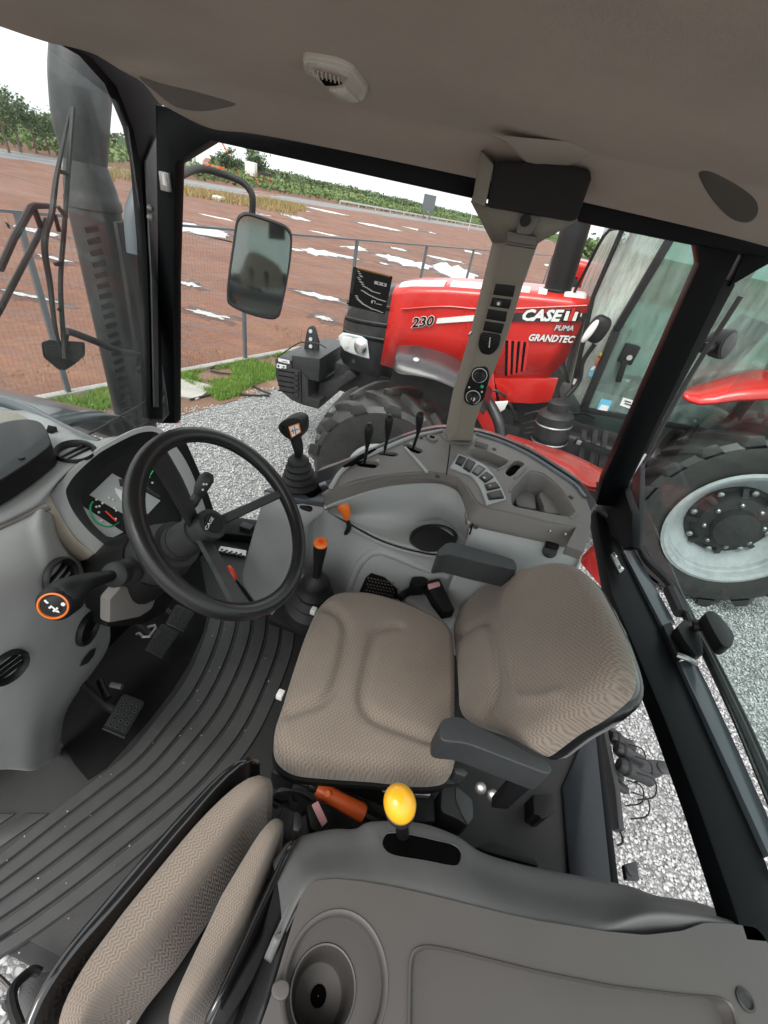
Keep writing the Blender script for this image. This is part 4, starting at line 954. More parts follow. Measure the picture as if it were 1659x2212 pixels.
# roof lining
def rrow(x, drop, edge, ez, yc=1.33, zc=3.052):
    zz = [3.125, 3.128, 3.108, 3.082, zc+.008, zc-.004, (zc+ez)/2-.006, ez]
    yy = [-.12, .5, .92, 1.12, yc-.05, yc, (yc+edge)/2, edge]
    return [V((x, y, z-drop*(1-max(0, y-.9)/.6*.9))) for y, z in zip(yy, zz)]
rows = [
    [V((-.90, -.12, 3.02)), V((-1.03, .5, 3.018)), q((40, 71), y=.92), q((150, 101), y=1.03), q((205, 115), y=1.09), q((262, 136), y=1.18), q((310, 180), y=1.28), q((345, 224), y=1.385)],
    rrow(-.98, .05, 1.43, 2.978, 1.20, 3.045), rrow(-.85, .02, 1.45, 2.980, 1.26, 3.05), rrow(-.65, .004, 1.47, 2.982, 1.31), rrow(-.25, 0, 1.50, 2.984), rrow(.15, 0, 1.52, 2.982), rrow(.5, .004, 1.51, 2.975), rrow(.70, .03, 1.51, 2.965), rrow(.84, .10, 1.50, 2.955)]
lining = MB().loft(rows, 64, 40).done('roof_lining', 'lining', K, smooth=60)
MB().box((-.03, .68, 3.22), (1.66, 1.55, .04)).done('roof_panel', 'satin_black', K, bevel=.012)
LB = bvh(lining)
# pressed lip of the lining above the control post
lip = [Z2(*p) for p in [(360, 232), (395, 190), (440, 140), (490, 100), (540, 95), (575, 150), (620, 185), (700, 205), (760, 205), (815, 180), (870, 152), (1000, 165), (1200, 195), (1500, 245), (1659, 270)]]
lp = [cast(LB, p, .006) for p in [Z2(*a) for a in [(530, 82), (560, 135), (610, 175), (700, 200), (770, 200), (820, 175), (870, 150), (1000, 168), (1200, 200), (1430, 235)]]]
lp_ = [cast(LB, p, .004) for p in [(400, 205), (520, 228), (700, 262), (870, 268), (1000, 290), (1085, 302)]]
# speaker grilles
def onpoly(pts, lift, th, name, mat, par, rr=.01):
    P = [cast(LB, p, 0) for p in pts]; c = sum(P, V((0, 0, 0)))/len(P)
    n = V((0, 0, 0))
    for i in range(len(P)): n += (P[i]-c).cross(P[(i+1) % len(P)]-c)
    n.normalize(); n = n if n.z < 0 else -n
    P = crom([p-n*(p-c).dot(n)*0 for p in P], 36, True)
    return MB().ring([[p-n*.004 for p in P], [p+n*lift for p in P], [c+(p-c)*.93+n*(lift+th) for p in P]]).done(name, mat, par, smooth=50)
def conform(b, pts, lift, name, mat, par, rings=8, n=64):
    P = [(V((p[0], p[1], 0))) for p in pts]; P = crom(P, n, True); c = sum(P, V((0, 0, 0)))/n
    loops = []
    for k in range(rings):
        f = 1-k/(rings-1)*.999; l = []
        for p in P:
            r = c+(p-c)*f; l.append(cast(b, (r.x, r.y), lift if k else 0.))
        loops.append(l)
    return MB().ring(loops, caps=False).done(name, mat, par, smooth=70, recalc=False)
conform(LB, [Z1(*p) for p in [(600, 330), (690, 358), (850, 397), (1000, 440), (1015, 455), (960, 468), (880, 480), (800, 474), (740, 452), (670, 400)]], .003, 'speaker_grille', 'speaker_brown', lining)
conform(LB, [Z2(*p) for p in [(1362, 225), (1420, 226), (1540, 290), (1608, 350), (1612, 410), (1570, 443), (1500, 425), (1420, 345), (1372, 268)]], .005, 'speaker_grille', 'grille_cloth', lining)
MB().prism([q(p, y=1.24+(p[1]-290)/70*.11) for p in [(1060, 290), (1092, 303), (1110, 325), (1135, 348), (1180, 360), (1225, 358), (1255, 345), (1276, 333), (1300, 330), (1290, 310)]], (0, .03, .0)).done('lining_flap', 'lining', lining, bevel=.006)
# dome lamp
d0 = cast(LB, Z19(800, 600), .012); DN = V((0, .16, 1)).normalized()
def qd(p): return qn(Z19(*p), d0, DN)
o = [(330, 300), (420, 285), (860, 370), (1070, 470), (1295, 780), (1270, 900), (1200, 925), (1000, 915), (860, 860), (680, 700), (440, 545), (345, 490)]
P1 = fillet([qd(p) for p in o], .012, 3); c = sum(P1, V((0, 0, 0)))/len(P1); up = DN
dl = MB().ring([[c+(p-c)*1.03+up*.03 for p in P1], [c+(p-c)*1.0+up*.004 for p in P1], [c+(p-c)*.93 for p in P1]]).done('dome_lamp', 'lens_clear', lining, bevel=.002)
P2 = fillet([qd(p)-up*.002 for p in [(480, 390), (830, 470), (1010, 570), (920, 650), (680, 650), (590, 560)]], .006, 3)
MB().prism(P2, up*.003).done('lamp_reflector', 'lining', dl)
MB().prism(fillet([qd(p)-up*.004 for p in [(590, 530), (760, 570), (930, 610), (830, 645), (670, 645)]], .004, 3), up*.004).done('switch_slot', 'void_black', dl)
for k in range(7):
    a = (500+62*k, 415+17*k); MB().bar(qd(a)-up*.004, qd((a[0]+12, a[1]+85))-up*.004, .003, .003).done('lens_rib', 'lens_clear', dl)
MB().prism(fillet([qd(p)-up*.005 for p in [(700, 690), (960, 670), (1190, 890), (1010, 905), (880, 850)]], .01, 3), up*.006).done('lens_bulge', 'lens_clear', dl, bevel=.003)

# frame: front corner post, side header, rear corner post
MB().prism([qw(p) for p in [(140, 60), (146, 96), (200, 128), (252, 188), (288, 280), (303, 355), (316, 520), (322, 700), (326, 905), (352, 905), (348, 700), (345, 500), (352, 200), (300, 110), (220, 70)]], (-.03, -.01, 0)).done('windscreen_frame', 'frame_black', K, bevel=.003)
MB().prism([qw(p, .012) for p in [(315, 350), (340, 290), (343, 880), (334, 880), (328, 600)]], (-.008, 0, 0)).done('pillar_trim', 'exhaust_grey', K, bevel=.003)
MB().prism([qf(p) for p in [(335, 225), (1040, 372), (1035, 431), (455, 303), (379, 350), (374, 600), (377, 915), (340, 915), (340, 500)]], (0, .045, 0)).done('front_pillar', 'black_paint', K, bevel=.004)
MB().prism([qf(p, .05) for p in [(378, 352), (384, 352), (378, 600), (382, 915), (374, 915), (372, 600)]], (0, .02, 0)).done('door_edge', 'red_paint', K, bevel=.002)
MB().prism([qr(p) for p in [(1030, 365), (1290, 440), (1659, 515), (1720, 528), (1720, 575), (1659, 562), (1500, 530), (1262, 482), (1030, 424)]], (0, .045, 0)).done('side_header', 'black_paint', K, bevel=.004)
MB().prism([qr(p, -.004) for p in [(1505, 526), (1512, 569), (1301, 1040), (1287, 1090), (1352, 1100), (1360, 1040), (1556, 630), (1600, 545)]], (0, .06, 0)).done('rear_pillar', 'black_paint', K, bevel=.006)
MB().prism([qr(p, .01) for p in [(1562, 600), (1590, 614), (1393, 979), (1352, 1062), (1332, 1052)]], (0, .06, 0)).done('pillar_trim', 'satin_black', K, bevel=.004)
MB().prism([qr(p, -.002) for p in [(1575, 620), (1636, 584), (1680, 560), (1610, 545)]], (0, .05, 0)).done('corner_gusset', 'black_paint', K, bevel=.003)
for a in (Z1(648, 898), Z1(648, 938)): MB().lathe([(.011, 0), (.011, .004), (.006, .006)], qw(a, .014), (1, -.6, .0), 12).done('frame_bolt', 'steel', K)
hg = MB().box(qf(Z1(715, 785), -.008), (.03, .02, .05)).done('door_hinge', 'steel', K, bevel=.004)
MB().lathe([(.008, 0), (.008, .03)], qf(Z1(712, 800), -.03), (0, 0, 1), 10).done('hinge_pin', 'bright_steel', hg)
# side panes and the windscreen
MB().prism([qf(p, .03) for p in [(378, 340), (470, 295), (1060, 410), (1000, 1010), (700, 1040), (520, 1300), (378, 1300)]], (0, .005, 0)).done('side_pane', 'side_glass', K)
MB().prism([qr(p, .03) for p in [(1060, 410), (1262, 470), (1560, 520), (1560, 570), (1330, 1100), (1000, 950)]], (0, .005, 0)).done('side_pane', 'side_glass', K)
MB().prism([V((-1.08-.35*(y-1)-.012, y, z)) for y, z in ((-.15, 2.0), (1.40, 2.0), (1.40, 2.97), (1.05, 3.03), (-.15, 3.03))], (-.006, 0, 0)).done('windscreen', 'wind_glass', K)
# black rubber along the bottom of the windscreen
for a in (0, 12, 22):
    MB().tube([qw(p, -.01) for p in [(300-a*.2, 925+a*.3), (330, 905+a*.4), (352-a*.3, 880+a), (356-a*.2, 856+a)]], .006, 8, sub=14).done('rubber_seal', 'rubber_black', K)
MB().tube([qw((185, 942), -.02), qw((318, 866), -.02)], .0035, 6).done('washer_hose', 'rubber_black', K)
# rear frame
def qz(p, z=2.05): return q(p, z=z)
rail = MB().prism([qz(p) for p in [(1283, 1100), (1321, 1283), (1371, 1400), (1432, 1545), (1507, 1738), (1580, 1945), (1610, 2040), (1720, 2050), (1657, 1864), (1572, 1677), (1507, 1527), (1432, 1353), (1345, 1185), (1330, 1110)]], (0, 0, -.05)).done('rear_crossmember', 'black_paint', K, bevel=.006)
MB().prism([qz(p, 2.062) for p in [(1346, 1188), (1371, 1186), (1460, 1346), (1432, 1353)]], (.0, 0, -.03)).done('window_ledge', 'beam_grey', K, bevel=.004)  # bluish grey puts sky light on the ledge into its colour
MB().prism([qz(p, 2.062) for p in [(1466, 1428), (1500, 1422), (1530, 1480), (1600, 1630), (1690, 1830), (1662, 1850), (1575, 1660)]], (.0, 0, -.03)).done('window_ledge', 'beam_grey', K, bevel=.004)
MB().prism([qz(p, 2.066) for p in [(1432, 1350), (1450, 1342), (1482, 1415), (1466, 1428)]], (.0, 0, -.035)).done('latch_block', 'satin_black', K, bevel=.004)
for p in ((1326, 1202), (1340, 1228)): MB().lathe([(.010, 0), (.010, .006), (.006, .008)], qz(p, 2.052), (0, 0, 1), 12).done('frame_bolt', 'bright_steel', rail)
MB().prism([qz(p, 2.055) for p in [(1319, 1198), (1327, 1192), (1347, 1232), (1339, 1238)]], (0, 0, -.006)).done('bolt_plate', 'steel', rail)
# rear window: rubber edge, pane, latch, lamp
XR = .80
edge = [q(p, x=XR) for p in [(1600, 640), (1480, 830), (1402, 976), (1386, 1015), (1380, 1080), (1379, 1178)]]
WF = MB().tube(edge, .010, 8, sub=40).done('rear_window_edge', 'rubber_black', K)
low = [qz(p, 2.075) for p in [(1379, 1178), (1400, 1215), (1446, 1262), (1490, 1345), (1540, 1440), (1610, 1590), (1690, 1780), (1740, 1900)]]
MB().tube(low, .012, 8, sub=40).done('rear_window_edge', 'rubber_black', K)
MB().tube([p+V((.022, .006, -.004)) for p in low], .007, 8, sub=40).done('rear_window_edge', 'satin_black', K)
pv = [q((1402, 976), x=XR), q((1379, 1178), x=XR)]
MB().prism([V((XR, 1.62, 2.96)), V((XR, 1.75, 2.08)), V((XR, .1, 2.08)), V((XR, .1, 2.96))], (.005, 0, 0)).done('rear_window', 'rear_glass', K)
MB().prism([q(p, x=.76) for p in [(1368, 1000), (1374, 985), (1384, 1010), (1378, 1180), (1365, 1185), (1362, 1110)]], (.02, .0, 0)).done('hinge_post', 'satin_black', K, bevel=.003)
MB().tube([q((1293, 1098), x=.60), q((1325, 1125), x=.64), q((1358, 1180), x=.68)], .014, 8, sub=6).done('gas_strut', 'steel_rust' if 'steel_rust' in MATS else 'exhaust_grey', K)
MB().tube([q((1345, 1058), x=.66), q((1394, 982), x=.74)], .005, 8).done('gas_strut', 'steel', K)
MB().lathe([(.004, 0), (.014, .005), (.014, .02), (.006, .03)], q((1338, 1055), x=.645), (-1, -.4, .2), 12).done('strut_joint', 'bright_steel', K)
MB().prism([q(p, x=.62) for p in [(1287, 1040), (1345, 1050), (1366, 1110), (1362, 1180), (1345, 1185), (1290, 1100)]], (.03, 0, 0)).done('corner_bracket', 'black_paint', K, bevel=.004)
lt = MB().prism([qz(p, 2.10) for p in [Z10(465, 860), Z10(500, 825), Z10(560, 850), Z10(585, 930), Z10(590, 985), Z10(555, 995), Z10(500, 920)]], (0, 0, -.03)).done('window_latch', 'satin_black', K, bevel=.005)
MB().tube([qz(Z10(540, 855), 2.11), qz(Z10(600, 855), 2.125), qz(Z10(665, 868), 2.14)], .016, 10).done('latch_stem', 'satin_black', lt)
MB().prism(fillet([qz(p, 2.16) for p in [Z10(590, 790), Z10(640, 785), Z10(690, 840), Z10(735, 900), Z10(720, 955), Z10(680, 955), Z10(635, 880)]], .018, 4), (0, 0, -.035)).done('latch_knob', 'black_plastic', lt, bevel=.006)
MB().tube([qz(Z10(430, 690), 2.075), qz(Z10(480, 800), 2.075)], .018, 8).done('latch_hose', 'rubber_black', K)
MB().tube([qz(Z10(465, 990), 2.075), qz(Z10(520, 1010), 2.08), qz(Z10(550, 1030), 2.07)], .008, 8, sub=6).done('latch_wire', 'steel', K)
# lower rear sill
MB().prism([q(p, z=1.56) for p in [(1262, 1590), (1292, 1590), (1330, 1915), (1230, 1890), (1215, 1700)]], (0, 0, -.12)).done('rear_sill', 'sill_paint', K, bevel=.006)
MB().prism([q(p, z=1.562) for p in [(1284, 1560), (1298, 1580), (1340, 1925), (1322, 1925)]], (0, 0, -.12)).done('rear_sill_edge', 'black_paint', K, bevel=.006)

# ---- control post between the two side panes
def qc(p, off=0.): return qn(p, V((0, 1.50-off, 2.2)), (0, 1, .143))
lv = [((1066, 500), (1094, 500), (1166, 510)), ((1063, 526), (1092, 523), (1159, 534)), ((1045, 600), (1068, 603), (1130, 614)), ((1014, 724), (1036, 718), (1097, 724)), ((978, 846), (1002, 846), (1049, 846)), ((963, 925), (986, 932), (1026, 915)), ((961, 944), (968, 952), (1021, 952))]
post = thing('control_post', 'beige plastic pillar of switches and dials between the two side windows', 'control pillar', (0, 1.55, 2.2))
mb = MB()
mb.ring([[qc(l, -.075), qc(m), qc(r), qc(r, -.1), qc(l, -.1)] for l, m, r in lv])
pm = mb.done('post_body', 'beige_plastic', post, bevel=.006)
MB().prism([qc(p, .008) for p in [Z15(380, 655), Z15(595, 690), Z15(505, 925), Z15(470, 945), Z15(300, 905)]], (0, .02, .003)).done('post_cover', 'beige_plastic', post, bevel=.004)
sq = [[(310, 935), (450, 950), (432, 1030), (290, 1012)], [(288, 1032), (422, 1048), (405, 1114), (268, 1094)], [(257, 1114), (392, 1134), (378, 1206), (240, 1184)], [(235, 1200), (371, 1220), (350, 1290), (218, 1266)]]
for i, s_ in enumerate(sq):
    o = MB().prism([qc(Z15(*p), .004) for p in s_], (0, .01, 0)).done('blank_switch' if i != 1 else 'rocker_switch', 'black_plastic', post, bevel=.0015)
    if i == 1:
        MB().prism([qc(Z15(*p), .010) for p in [(305, 1045), (362, 1053), (352, 1098), (292, 1088)]], (0, .008, 0)).done('rocker', 'dark_plastic', o, bevel=.002)
        MB().lathe([(.001, 0), (.005, 0), (.005, .001)], qc(Z15(330, 1075), .012), (0, -1, 0), 10).done('switch_mark', 'sticker_white', o)
kp = MB().prism(fillet([qc(Z15(*p), .005) for p in [(205, 1275), (350, 1295), (330, 1390), (275, 1442), (205, 1430), (183, 1365)]], .012, 4), (0, .01, 0)).done('knob_panel', 'black_plastic', post, bevel=.002)
MB().tube([qc(Z15(270, 1310), .014), qc(Z15(262, 1385), .014)], .0035, 8).done('panel_key', 'bright_steel', kp)
for k in range(5): MB().bar(qc(Z15(200+14*k, 1300+20*k), .007), qc(Z15(250+20*k, 1290+12*k), .007), .002, .002, up=(0, 1, 0)).done('panel_mark', 'dark_plastic', kp)
hp = MB().prism(fillet([qc(Z15(*p), .005) for p in [(150, 1530), (250, 1520), (268, 1590), (225, 1760), (150, 1805), (85, 1775), (85, 1700)]], .015, 4), (0, .012, 0)).done('heater_panel', 'black_plastic', post, bevel=.002)
for (x, y) in ((196, 1584), (150, 1738)):
    c = qc(Z15(x, y), .006); ax = (0, -1, -.143)
    MB().lathe([(.0255, 0), (.0255, .001), (.0235, .0015), (.0235, 0)], c, ax, 28, caps=False).done('dial_ring', 'sticker_white', hp)
    kn = MB().lathe([(.020, 0), (.018, .016), (.016, .019), (.002, .0195)], c, ax, 20).done('dial_knob', 'dark_plastic', hp)
    MB().box(c+V((.0, -.022, .0)), (.005, .006, .03)).done('dial_grip', 'satin_black', kn, bevel=.001)
MB().lathe([(.001, 0), (.006, 0), (.005, .003), (.001, .004)], qc(Z15(213, 1663), .006), (0, -1, 0), 12).done('indicator', 'green_mark', hp)
for p in ((122, 1668), (212, 1700)): MB().lathe([(.001, 0), (.0035, 0), (.003, .002), (.001, .003)], qc(Z15(*p), .006), (0, -1, 0), 10).done('indicator', 'sticker_white', hp)
c = qc(Z15(150, 1752), .026); MB().lathe([(.001, 0), (.008, 0), (.008, .001)], c, (0, -1, 0), 6).done('dial_mark', 'sticker_white', hp)
MB().tube([qc(Z15(140, 1280), .0), qc(Z15(120, 1300), .02)], .004, 8).done('post_pin', 'bright_steel', post)
# head of the post under the lining
yh = 1.34
def qh(p, off=0): return q(Z15(*p), y=yh-off)
MB().prism([qh(p) for p in [(300, 60), (245, 388), (830, 490), (888, 486), (992, 190), (985, 120), (640, 60)]], (0, .14, 0)).done('speaker_box', 'lining_dark', post, bevel=.012, bseg=3)
hd = MB(); 
hd.ring([[qh((200, -20)), qh((150, 300)), qh((132, 345)), qh((236, 392)), qh((300, 90))], [q(Z15(260, -20), y=1.46), q(Z15(160, 300), y=1.46), q(Z15(150, 360), y=1.46), q(Z15(236, 392), y=1.46), q(Z15(300, 90), y=1.46)]]).done('post_head', 'beige_plastic', post, bevel=.006)
n0 = [(132, 350), (240, 392), (420, 425), (660, 462), (835, 492), (893, 490)]
n1 = [(285, 645), (372, 640), (384, 640), (600, 672), (612, 648), (640, 630)]
MB().ring([[q(Z15(*p), y=y) for p, y in zip(n0, (1.40, 1.37, 1.36, 1.36, 1.37, 1.40))], [qc(Z15(*p), o_) for p, o_ in zip(n1, (-.05, .0, .004, .004, .0, -.05))]], closed_u=False, caps=False).done('post_neck', 'beige_plastic', post, smooth=20, solid=.012)
MB().prism([q(Z15(*p), y=1.352) for p in [(480, 430), (640, 460), (555, 590), (455, 575)]], (0, .04, 0)).done('post_latch', 'trim_brown', post, bevel=.004)
MB().prism([q(Z15(*p), y=1.36) for p in [(395, 560), (440, 570), (600, 600), (605, 668), (385, 636)]], (0, .04, 0)).done('post_collar', 'trim_brown', post, bevel=.004)
MB().lathe([(.001, 0), (.012, 0), (.014, .003)], q(Z15(520, 485), y=1.348), (0, -1, 0), 14).done('post_screw', 'black_plastic', post)

# ---- decal on the side pane: black load chart
DC = thing('window_decal', 'black chart sticker with stepped white lines on the side window beside the mirror', 'sticker', qf((800, 625)))
def qdc(a, b, o=0): return qf(Z13(a, b), .026-o)
MB().prism([qdc(675, 155), qdc(1000, 237), qdc(935, 553), qdc(632, 478)], (0, .002, 0)).done('decal_sheet', 'black_plastic', DC)
MB().prism([qdc(680, 165, .001), qdc(702, 172, .001), qdc(668, 378, .001), qdc(648, 374, .001)], (0, .0015, 0)).done('decal_bar', 'exhaust_grey', DC)
def dln(pts, w=9):
    for (a, b) in pts:
        MB().prism([qdc(a, b, .001), qdc(a+w*2.6, b+w*.65, .001), qdc(a+w*2.4, b+w*1.35, .001), qdc(a-w*.2, b+w*.7, .001)], (0, .0015, 0)).done('decal_line', 'sticker_white', DC)
dln([(708, 188), (716, 205), (722, 222), (732, 232)]); dln([(706, 240), (716, 255), (722, 272), (736, 282), (742, 297), (752, 312), (772, 322), (790, 333), (806, 344), (822, 354), (842, 360), (862, 366), (876, 370)])
dln([(738, 348), (756, 358), (770, 368), (786, 378), (800, 386), (818, 394), (832, 402), (850, 410), (868, 418), (886, 424), (906, 430), (924, 436)])
dln([(690, 392), (696, 408), (704, 422), (716, 432), (726, 442), (738, 452), (750, 462), (766, 470), (782, 480), (800, 488), (816, 498), (834, 504), (856, 510), (876, 518), (900, 528)])
for (a, b, c_, d) in ((852, 272, 100, 42), (826, 432, 34, 40)): MB().prism([qdc(a, b, .001), qdc(a+c_, b+c_*.25, .001), qdc(a+c_-5, b+c_*.25+d*.6, .001), qdc(a-5, b+d*.6, .001)], (0, .0015, 0)).done('decal_box', 'sticker_white', DC)
for (a, b) in ((880, 284), (922, 295)): MB().prism([qdc(a, b, .0016), qdc(a+14, b+3.5, .0016), qdc(a+11, b+17, .0016), qdc(a-2, b+13, .0016)], (0, .001, 0)).done('decal_mark', 'void_black', DC)
MB().prism([qdc(838, 440, .0016), qdc(852, 444, .0016), qdc(850, 466, .0016), qdc(836, 462, .0016)], (0, .001, 0)).done('decal_mark', 'void_black', DC)
MB().bar(qdc(866, 462, .001), qdc(912, 472, .001), .002, .003, up=(0, 1, 0)).done('decal_line', 'sticker_white', DC)
for k in range(16): MB().box(qdc(715+17*k, 172+4.3*k, .001), (.003, .002, .003)).done('decal_tick', 'sticker_yellow', DC)

# ================================================================== OUR TRACTOR: OUTSIDE PIECES
# exhaust stack
EX = thing('exhaust_stack', 'grey exhaust stack with a slotted heat shield outside the windscreen', 'exhaust', (-1.62, 1.55, 1.3))
e0 = V((-1.62, 1.56, 0)); rr_ = .092
ctr = V((-1.66, q((226, 560), x=-1.66).y, 0))
MB().lathe([(rr_, 1.25), (rr_, 2.66), (rr_+.006, 2.665), (rr_+.006, 2.69), (rr_, 2.70), (rr_-.004, 2.73), (.066, 2.82), (.064, 2.83)], ctr, (0, 0, 1), 32).done('stack_pipe', 'exhaust_grey', EX)
MB().tube([ctr+V((0, 0, 2.80)), ctr+V((0, .01, 2.90)), ctr+V((0, .045, 3.02)), ctr+V((0, .085, 3.14)), ctr+V((0, .14, 3.35))], [.07, .088, .095, .09, .08], 20, sub=14).done('stack_elbow', 'exhaust_grey', EX)
sh = []
ns = 27
for k in range(ns+1):
    z = 1.55+1.05*k/ns
    sh.append(MB().bar(ctr+V((.06, -.125, z)), ctr+V((.085, -.085, z+.012)), .010, .018).done('shield_slat', 'satin_black', EX))
for o_ in ((.06, -.13), (.088, -.08)): MB().bar(ctr+V((o_[0], o_[1], 1.4)), ctr+V((o_[0], o_[1], 2.66)), .016, .012).done('shield_rail', 'satin_black', EX)
MB().bar(ctr+V((.075, -.105, 2.62)), ctr+V((.075, -.105, 2.70)), .07, .012).done('shield_cap', 'satin_black', EX)
MB().prism([q(Z12(*p), x=-1.52) for p in [(680, 945), (755, 935), (800, 1120), (830, 1500), (835, 1700), (800, 1700), (755, 1400), (715, 1150)]], (-.02, 0, 0)).done('shield_plate', 'grille_black', EX, bevel=.004)
# grey plastic elbow behind the post
MB().tube([q(Z12(815, 770), x=-1.45), q(Z12(790, 900), x=-1.45), q(Z12(795, 1010), x=-1.45), q(Z12(805, 1130), x=-1.45)], [.03, .04, .042, .042], 12, sub=12).done('intake_hose', 'fence_paint', EX)
# bonnet
BN = thing('engine_bonnet', 'grey bonnet top of the own tractor beyond the windscreen base', 'bonnet', (-1.9, .7, 1.2))
MB().loft([[V((-1.3, -.1, 2.02)), V((-1.3, .7, 2.12)), V((-1.3, 1.2, 2.05)), V((-1.3, 1.32, 1.85))], [V((-1.9, -.1, 2.0)), V((-1.9, .7, 2.10)), V((-1.9, 1.15, 2.02)), V((-1.9, 1.28, 1.85))], [V((-3.0, -.0, 1.85)), V((-3.0, .7, 1.95)), V((-3.0, 1.1, 1.88)), V((-3.0, 1.2, 1.7))]], 20, 12).done('bonnet_skin', 'beam_grey', BN, smooth=60, solid=.02)
MB().box((-2.0, .7, 1.5), (1.6, 1.0, .5)).done('engine_block', 'engine_black', BN, bevel=.03)
# front work lamp on its arm
WL = thing('work_lamp', 'black square work lamp hanging on a bent arm outside the windscreen', 'lamp', q((135, 760), x=-1.62))
yw_ = lambda p, o=0.: q(Z12(*p), x=-1.62+o)
MB().ring([[yw_(p) for p in [(238, 1640), (290, 1625), (495, 1640), (497, 1720), (440, 1770), (380, 1808), (340, 1805), (250, 1730)]], [yw_(p, -.10) for p in [(250, 1645), (300, 1630), (480, 1645), (480, 1720), (430, 1765), (380, 1800), (345, 1795), (262, 1725)]]]).done('lamp_body', 'dark_plastic', WL, bevel=.01)
MB().prism([yw_(p, .004) for p in [(262, 1660), (478, 1668), (478, 1712), (430, 1752), (270, 1715)]], (-.004, 0, 0)).done('lamp_lens', 'exhaust_grey', WL)
MB().tube([yw_(p, .05) for p in [(385, 1580), (430, 1590), (560, 1640), (680, 1690), (760, 1705), (820, 1705)]], .014, 10, sub=16).done('lamp_arm', 'rubber_black', WL)
MB().tube([yw_((385, 1580), .05), yw_((375, 1640), 0)], .012, 8).done('lamp_bracket', 'rubber_black', WL)
MB().lathe([(.012, 0), (.015, .02), (.01, .03)], yw_((795, 1795), .05), (1, -.3, 0), 12).done('arm_bolt', 'rubber_black', WL)
MB().bar(yw_((820, 1690), .05), yw_((795, 1800), .05), .02, .015).done('arm_clamp', 'rubber_black', WL)
# wiper
WP = thing('windscreen_wiper', 'long black wiper standing against the outside of the windscreen', 'wiper', qw((145, 780), -.03))
g = lambda p, o=-.03: qw(Z12(*p), o)
MB().tube([g(p) for p in [(425, 275), (400, 600), (372, 1000), (352, 1300), (368, 1600), (378, 1740)]], .0065, 6, sub=24, flat=.5).done('wiper_blade', 'rubber_black', WP)
MB().tube([g(p, -.04) for p in [(408, 290), (365, 500), (325, 700), (300, 900), (265, 1010), (262, 1130), (290, 1300), (320, 1550), (360, 1700)]], [.003, .005, .007, .008, .009, .008, .0075, .006, .003], 6, sub=30, flat=.6).done('blade_bridge', 'satin_black', WP)
for (a, b) in (((350, 650), (392, 660)), ((335, 850), (372, 900)), ((320, 1190), (355, 1180)), ((318, 900), (345, 1000)), ((340, 1460), (355, 1440))): MB().tube([g(a, -.036), g(b, -.03)], .005, 6).done('blade_claw', 'satin_black', WP)
MB().tube([g(p, -.06) for p in [(0, 1220), (80, 1040), (180, 860), (200, 848), (285, 850)]], [.007, .007, .008, .007, .006], 8).done('wiper_arm', 'satin_black', WP)
MB().tube([g(p, -.06) for p in [(-40, 1520), (0, 1450), (120, 1220), (270, 930)]], .0065, 8).done('wiper_arm', 'satin_black', WP)
MB().tube([g(p, -.06) for p in [(200, 870), (240, 980), (262, 1040)]], .0065, 8).done('wiper_link', 'satin_black', WP)
# door mirror outside the right-hand pane
MR = thing('side_mirror', 'black framed rear view mirror on a bent arm outside the side window', 'mirror', q((560, 575), y=2.05))
mo = [Z3(*p) for p in [(395, 365), (430, 355), (500, 375), (600, 410), (640, 440), (654, 490), (640, 640), (600, 840), (580, 878), (540, 886), (440, 862), (350, 820), (330, 780), (335, 680), (360, 500), (375, 400)]]
mc = q((560, 575), y=2.05)
tgt = (V((.25, .75, 2.25))-mc).normalized(); tc = (CAM-mc).normalized(); mn = (tgt+tc).normalized()
P = crom([qn(p, mc, mn) for p in mo], 48, True); c = sum(P, V((0, 0, 0)))/len(P)
MB().ring([[c+(p-c)*.80-mn*.07 for p in P], [c+(p-c)*.97-mn*.03 for p in P], P, [c+(p-c)*.96+mn*.008 for p in P], [c+(p-c)*.925+mn*.004 for p in P]], caps=True).done('mirror_housing', 'rubber_black', MR, smooth=50)
MB().prism([c+(p-c)*.925+mn*.006 for p in P], mn*-.003).done('mirror_face', 'mirror_glass', MR, smooth=0)
MB().tube([q(Z3(*p), y=y) for p, y in (((60, 205), 1.62), ((130, 160), 1.8), ((200, 142), 1.95), ((300, 165), 2.06), ((400, 205), 2.1), ((445, 250), 2.11), ((458, 300), 2.11), ((452, 400), 2.11))], .0145, 10, sub=30).done('mirror_arm', 'rubber_black', MR)
# rear fender of our own tractor, lower right outside
RF = thing('rear_fender', 'red rear fender of the own tractor below the side window', 'fender', (.8, 1.85, 1.2))
MB().loft([[q(p, y=1.80) for p in [(1080, 955), (1150, 985), (1220, 1030), (1262, 1056), (1300, 1066)]], [q(p, y=1.9) for p in [(1090, 950), (1160, 975), (1230, 1010), (1270, 1040), (1310, 1050)]], [q(p, y=2.15) for p in [(1095, 945), (1150, 962), (1230, 988), (1300, 1022), (1340, 1040)]]], 16, 8).done('fender_skin', 'red_paint', RF, smooth=60, solid=.02)
MB().prism([q(p, y=1.72) for p in [(1288, 1185), (1255, 1218), (1300, 1270), (1330, 1310), (1332, 1290)]], (0, .05, 0)).done('fender_inner', 'red_paint', RF, bevel=.006)
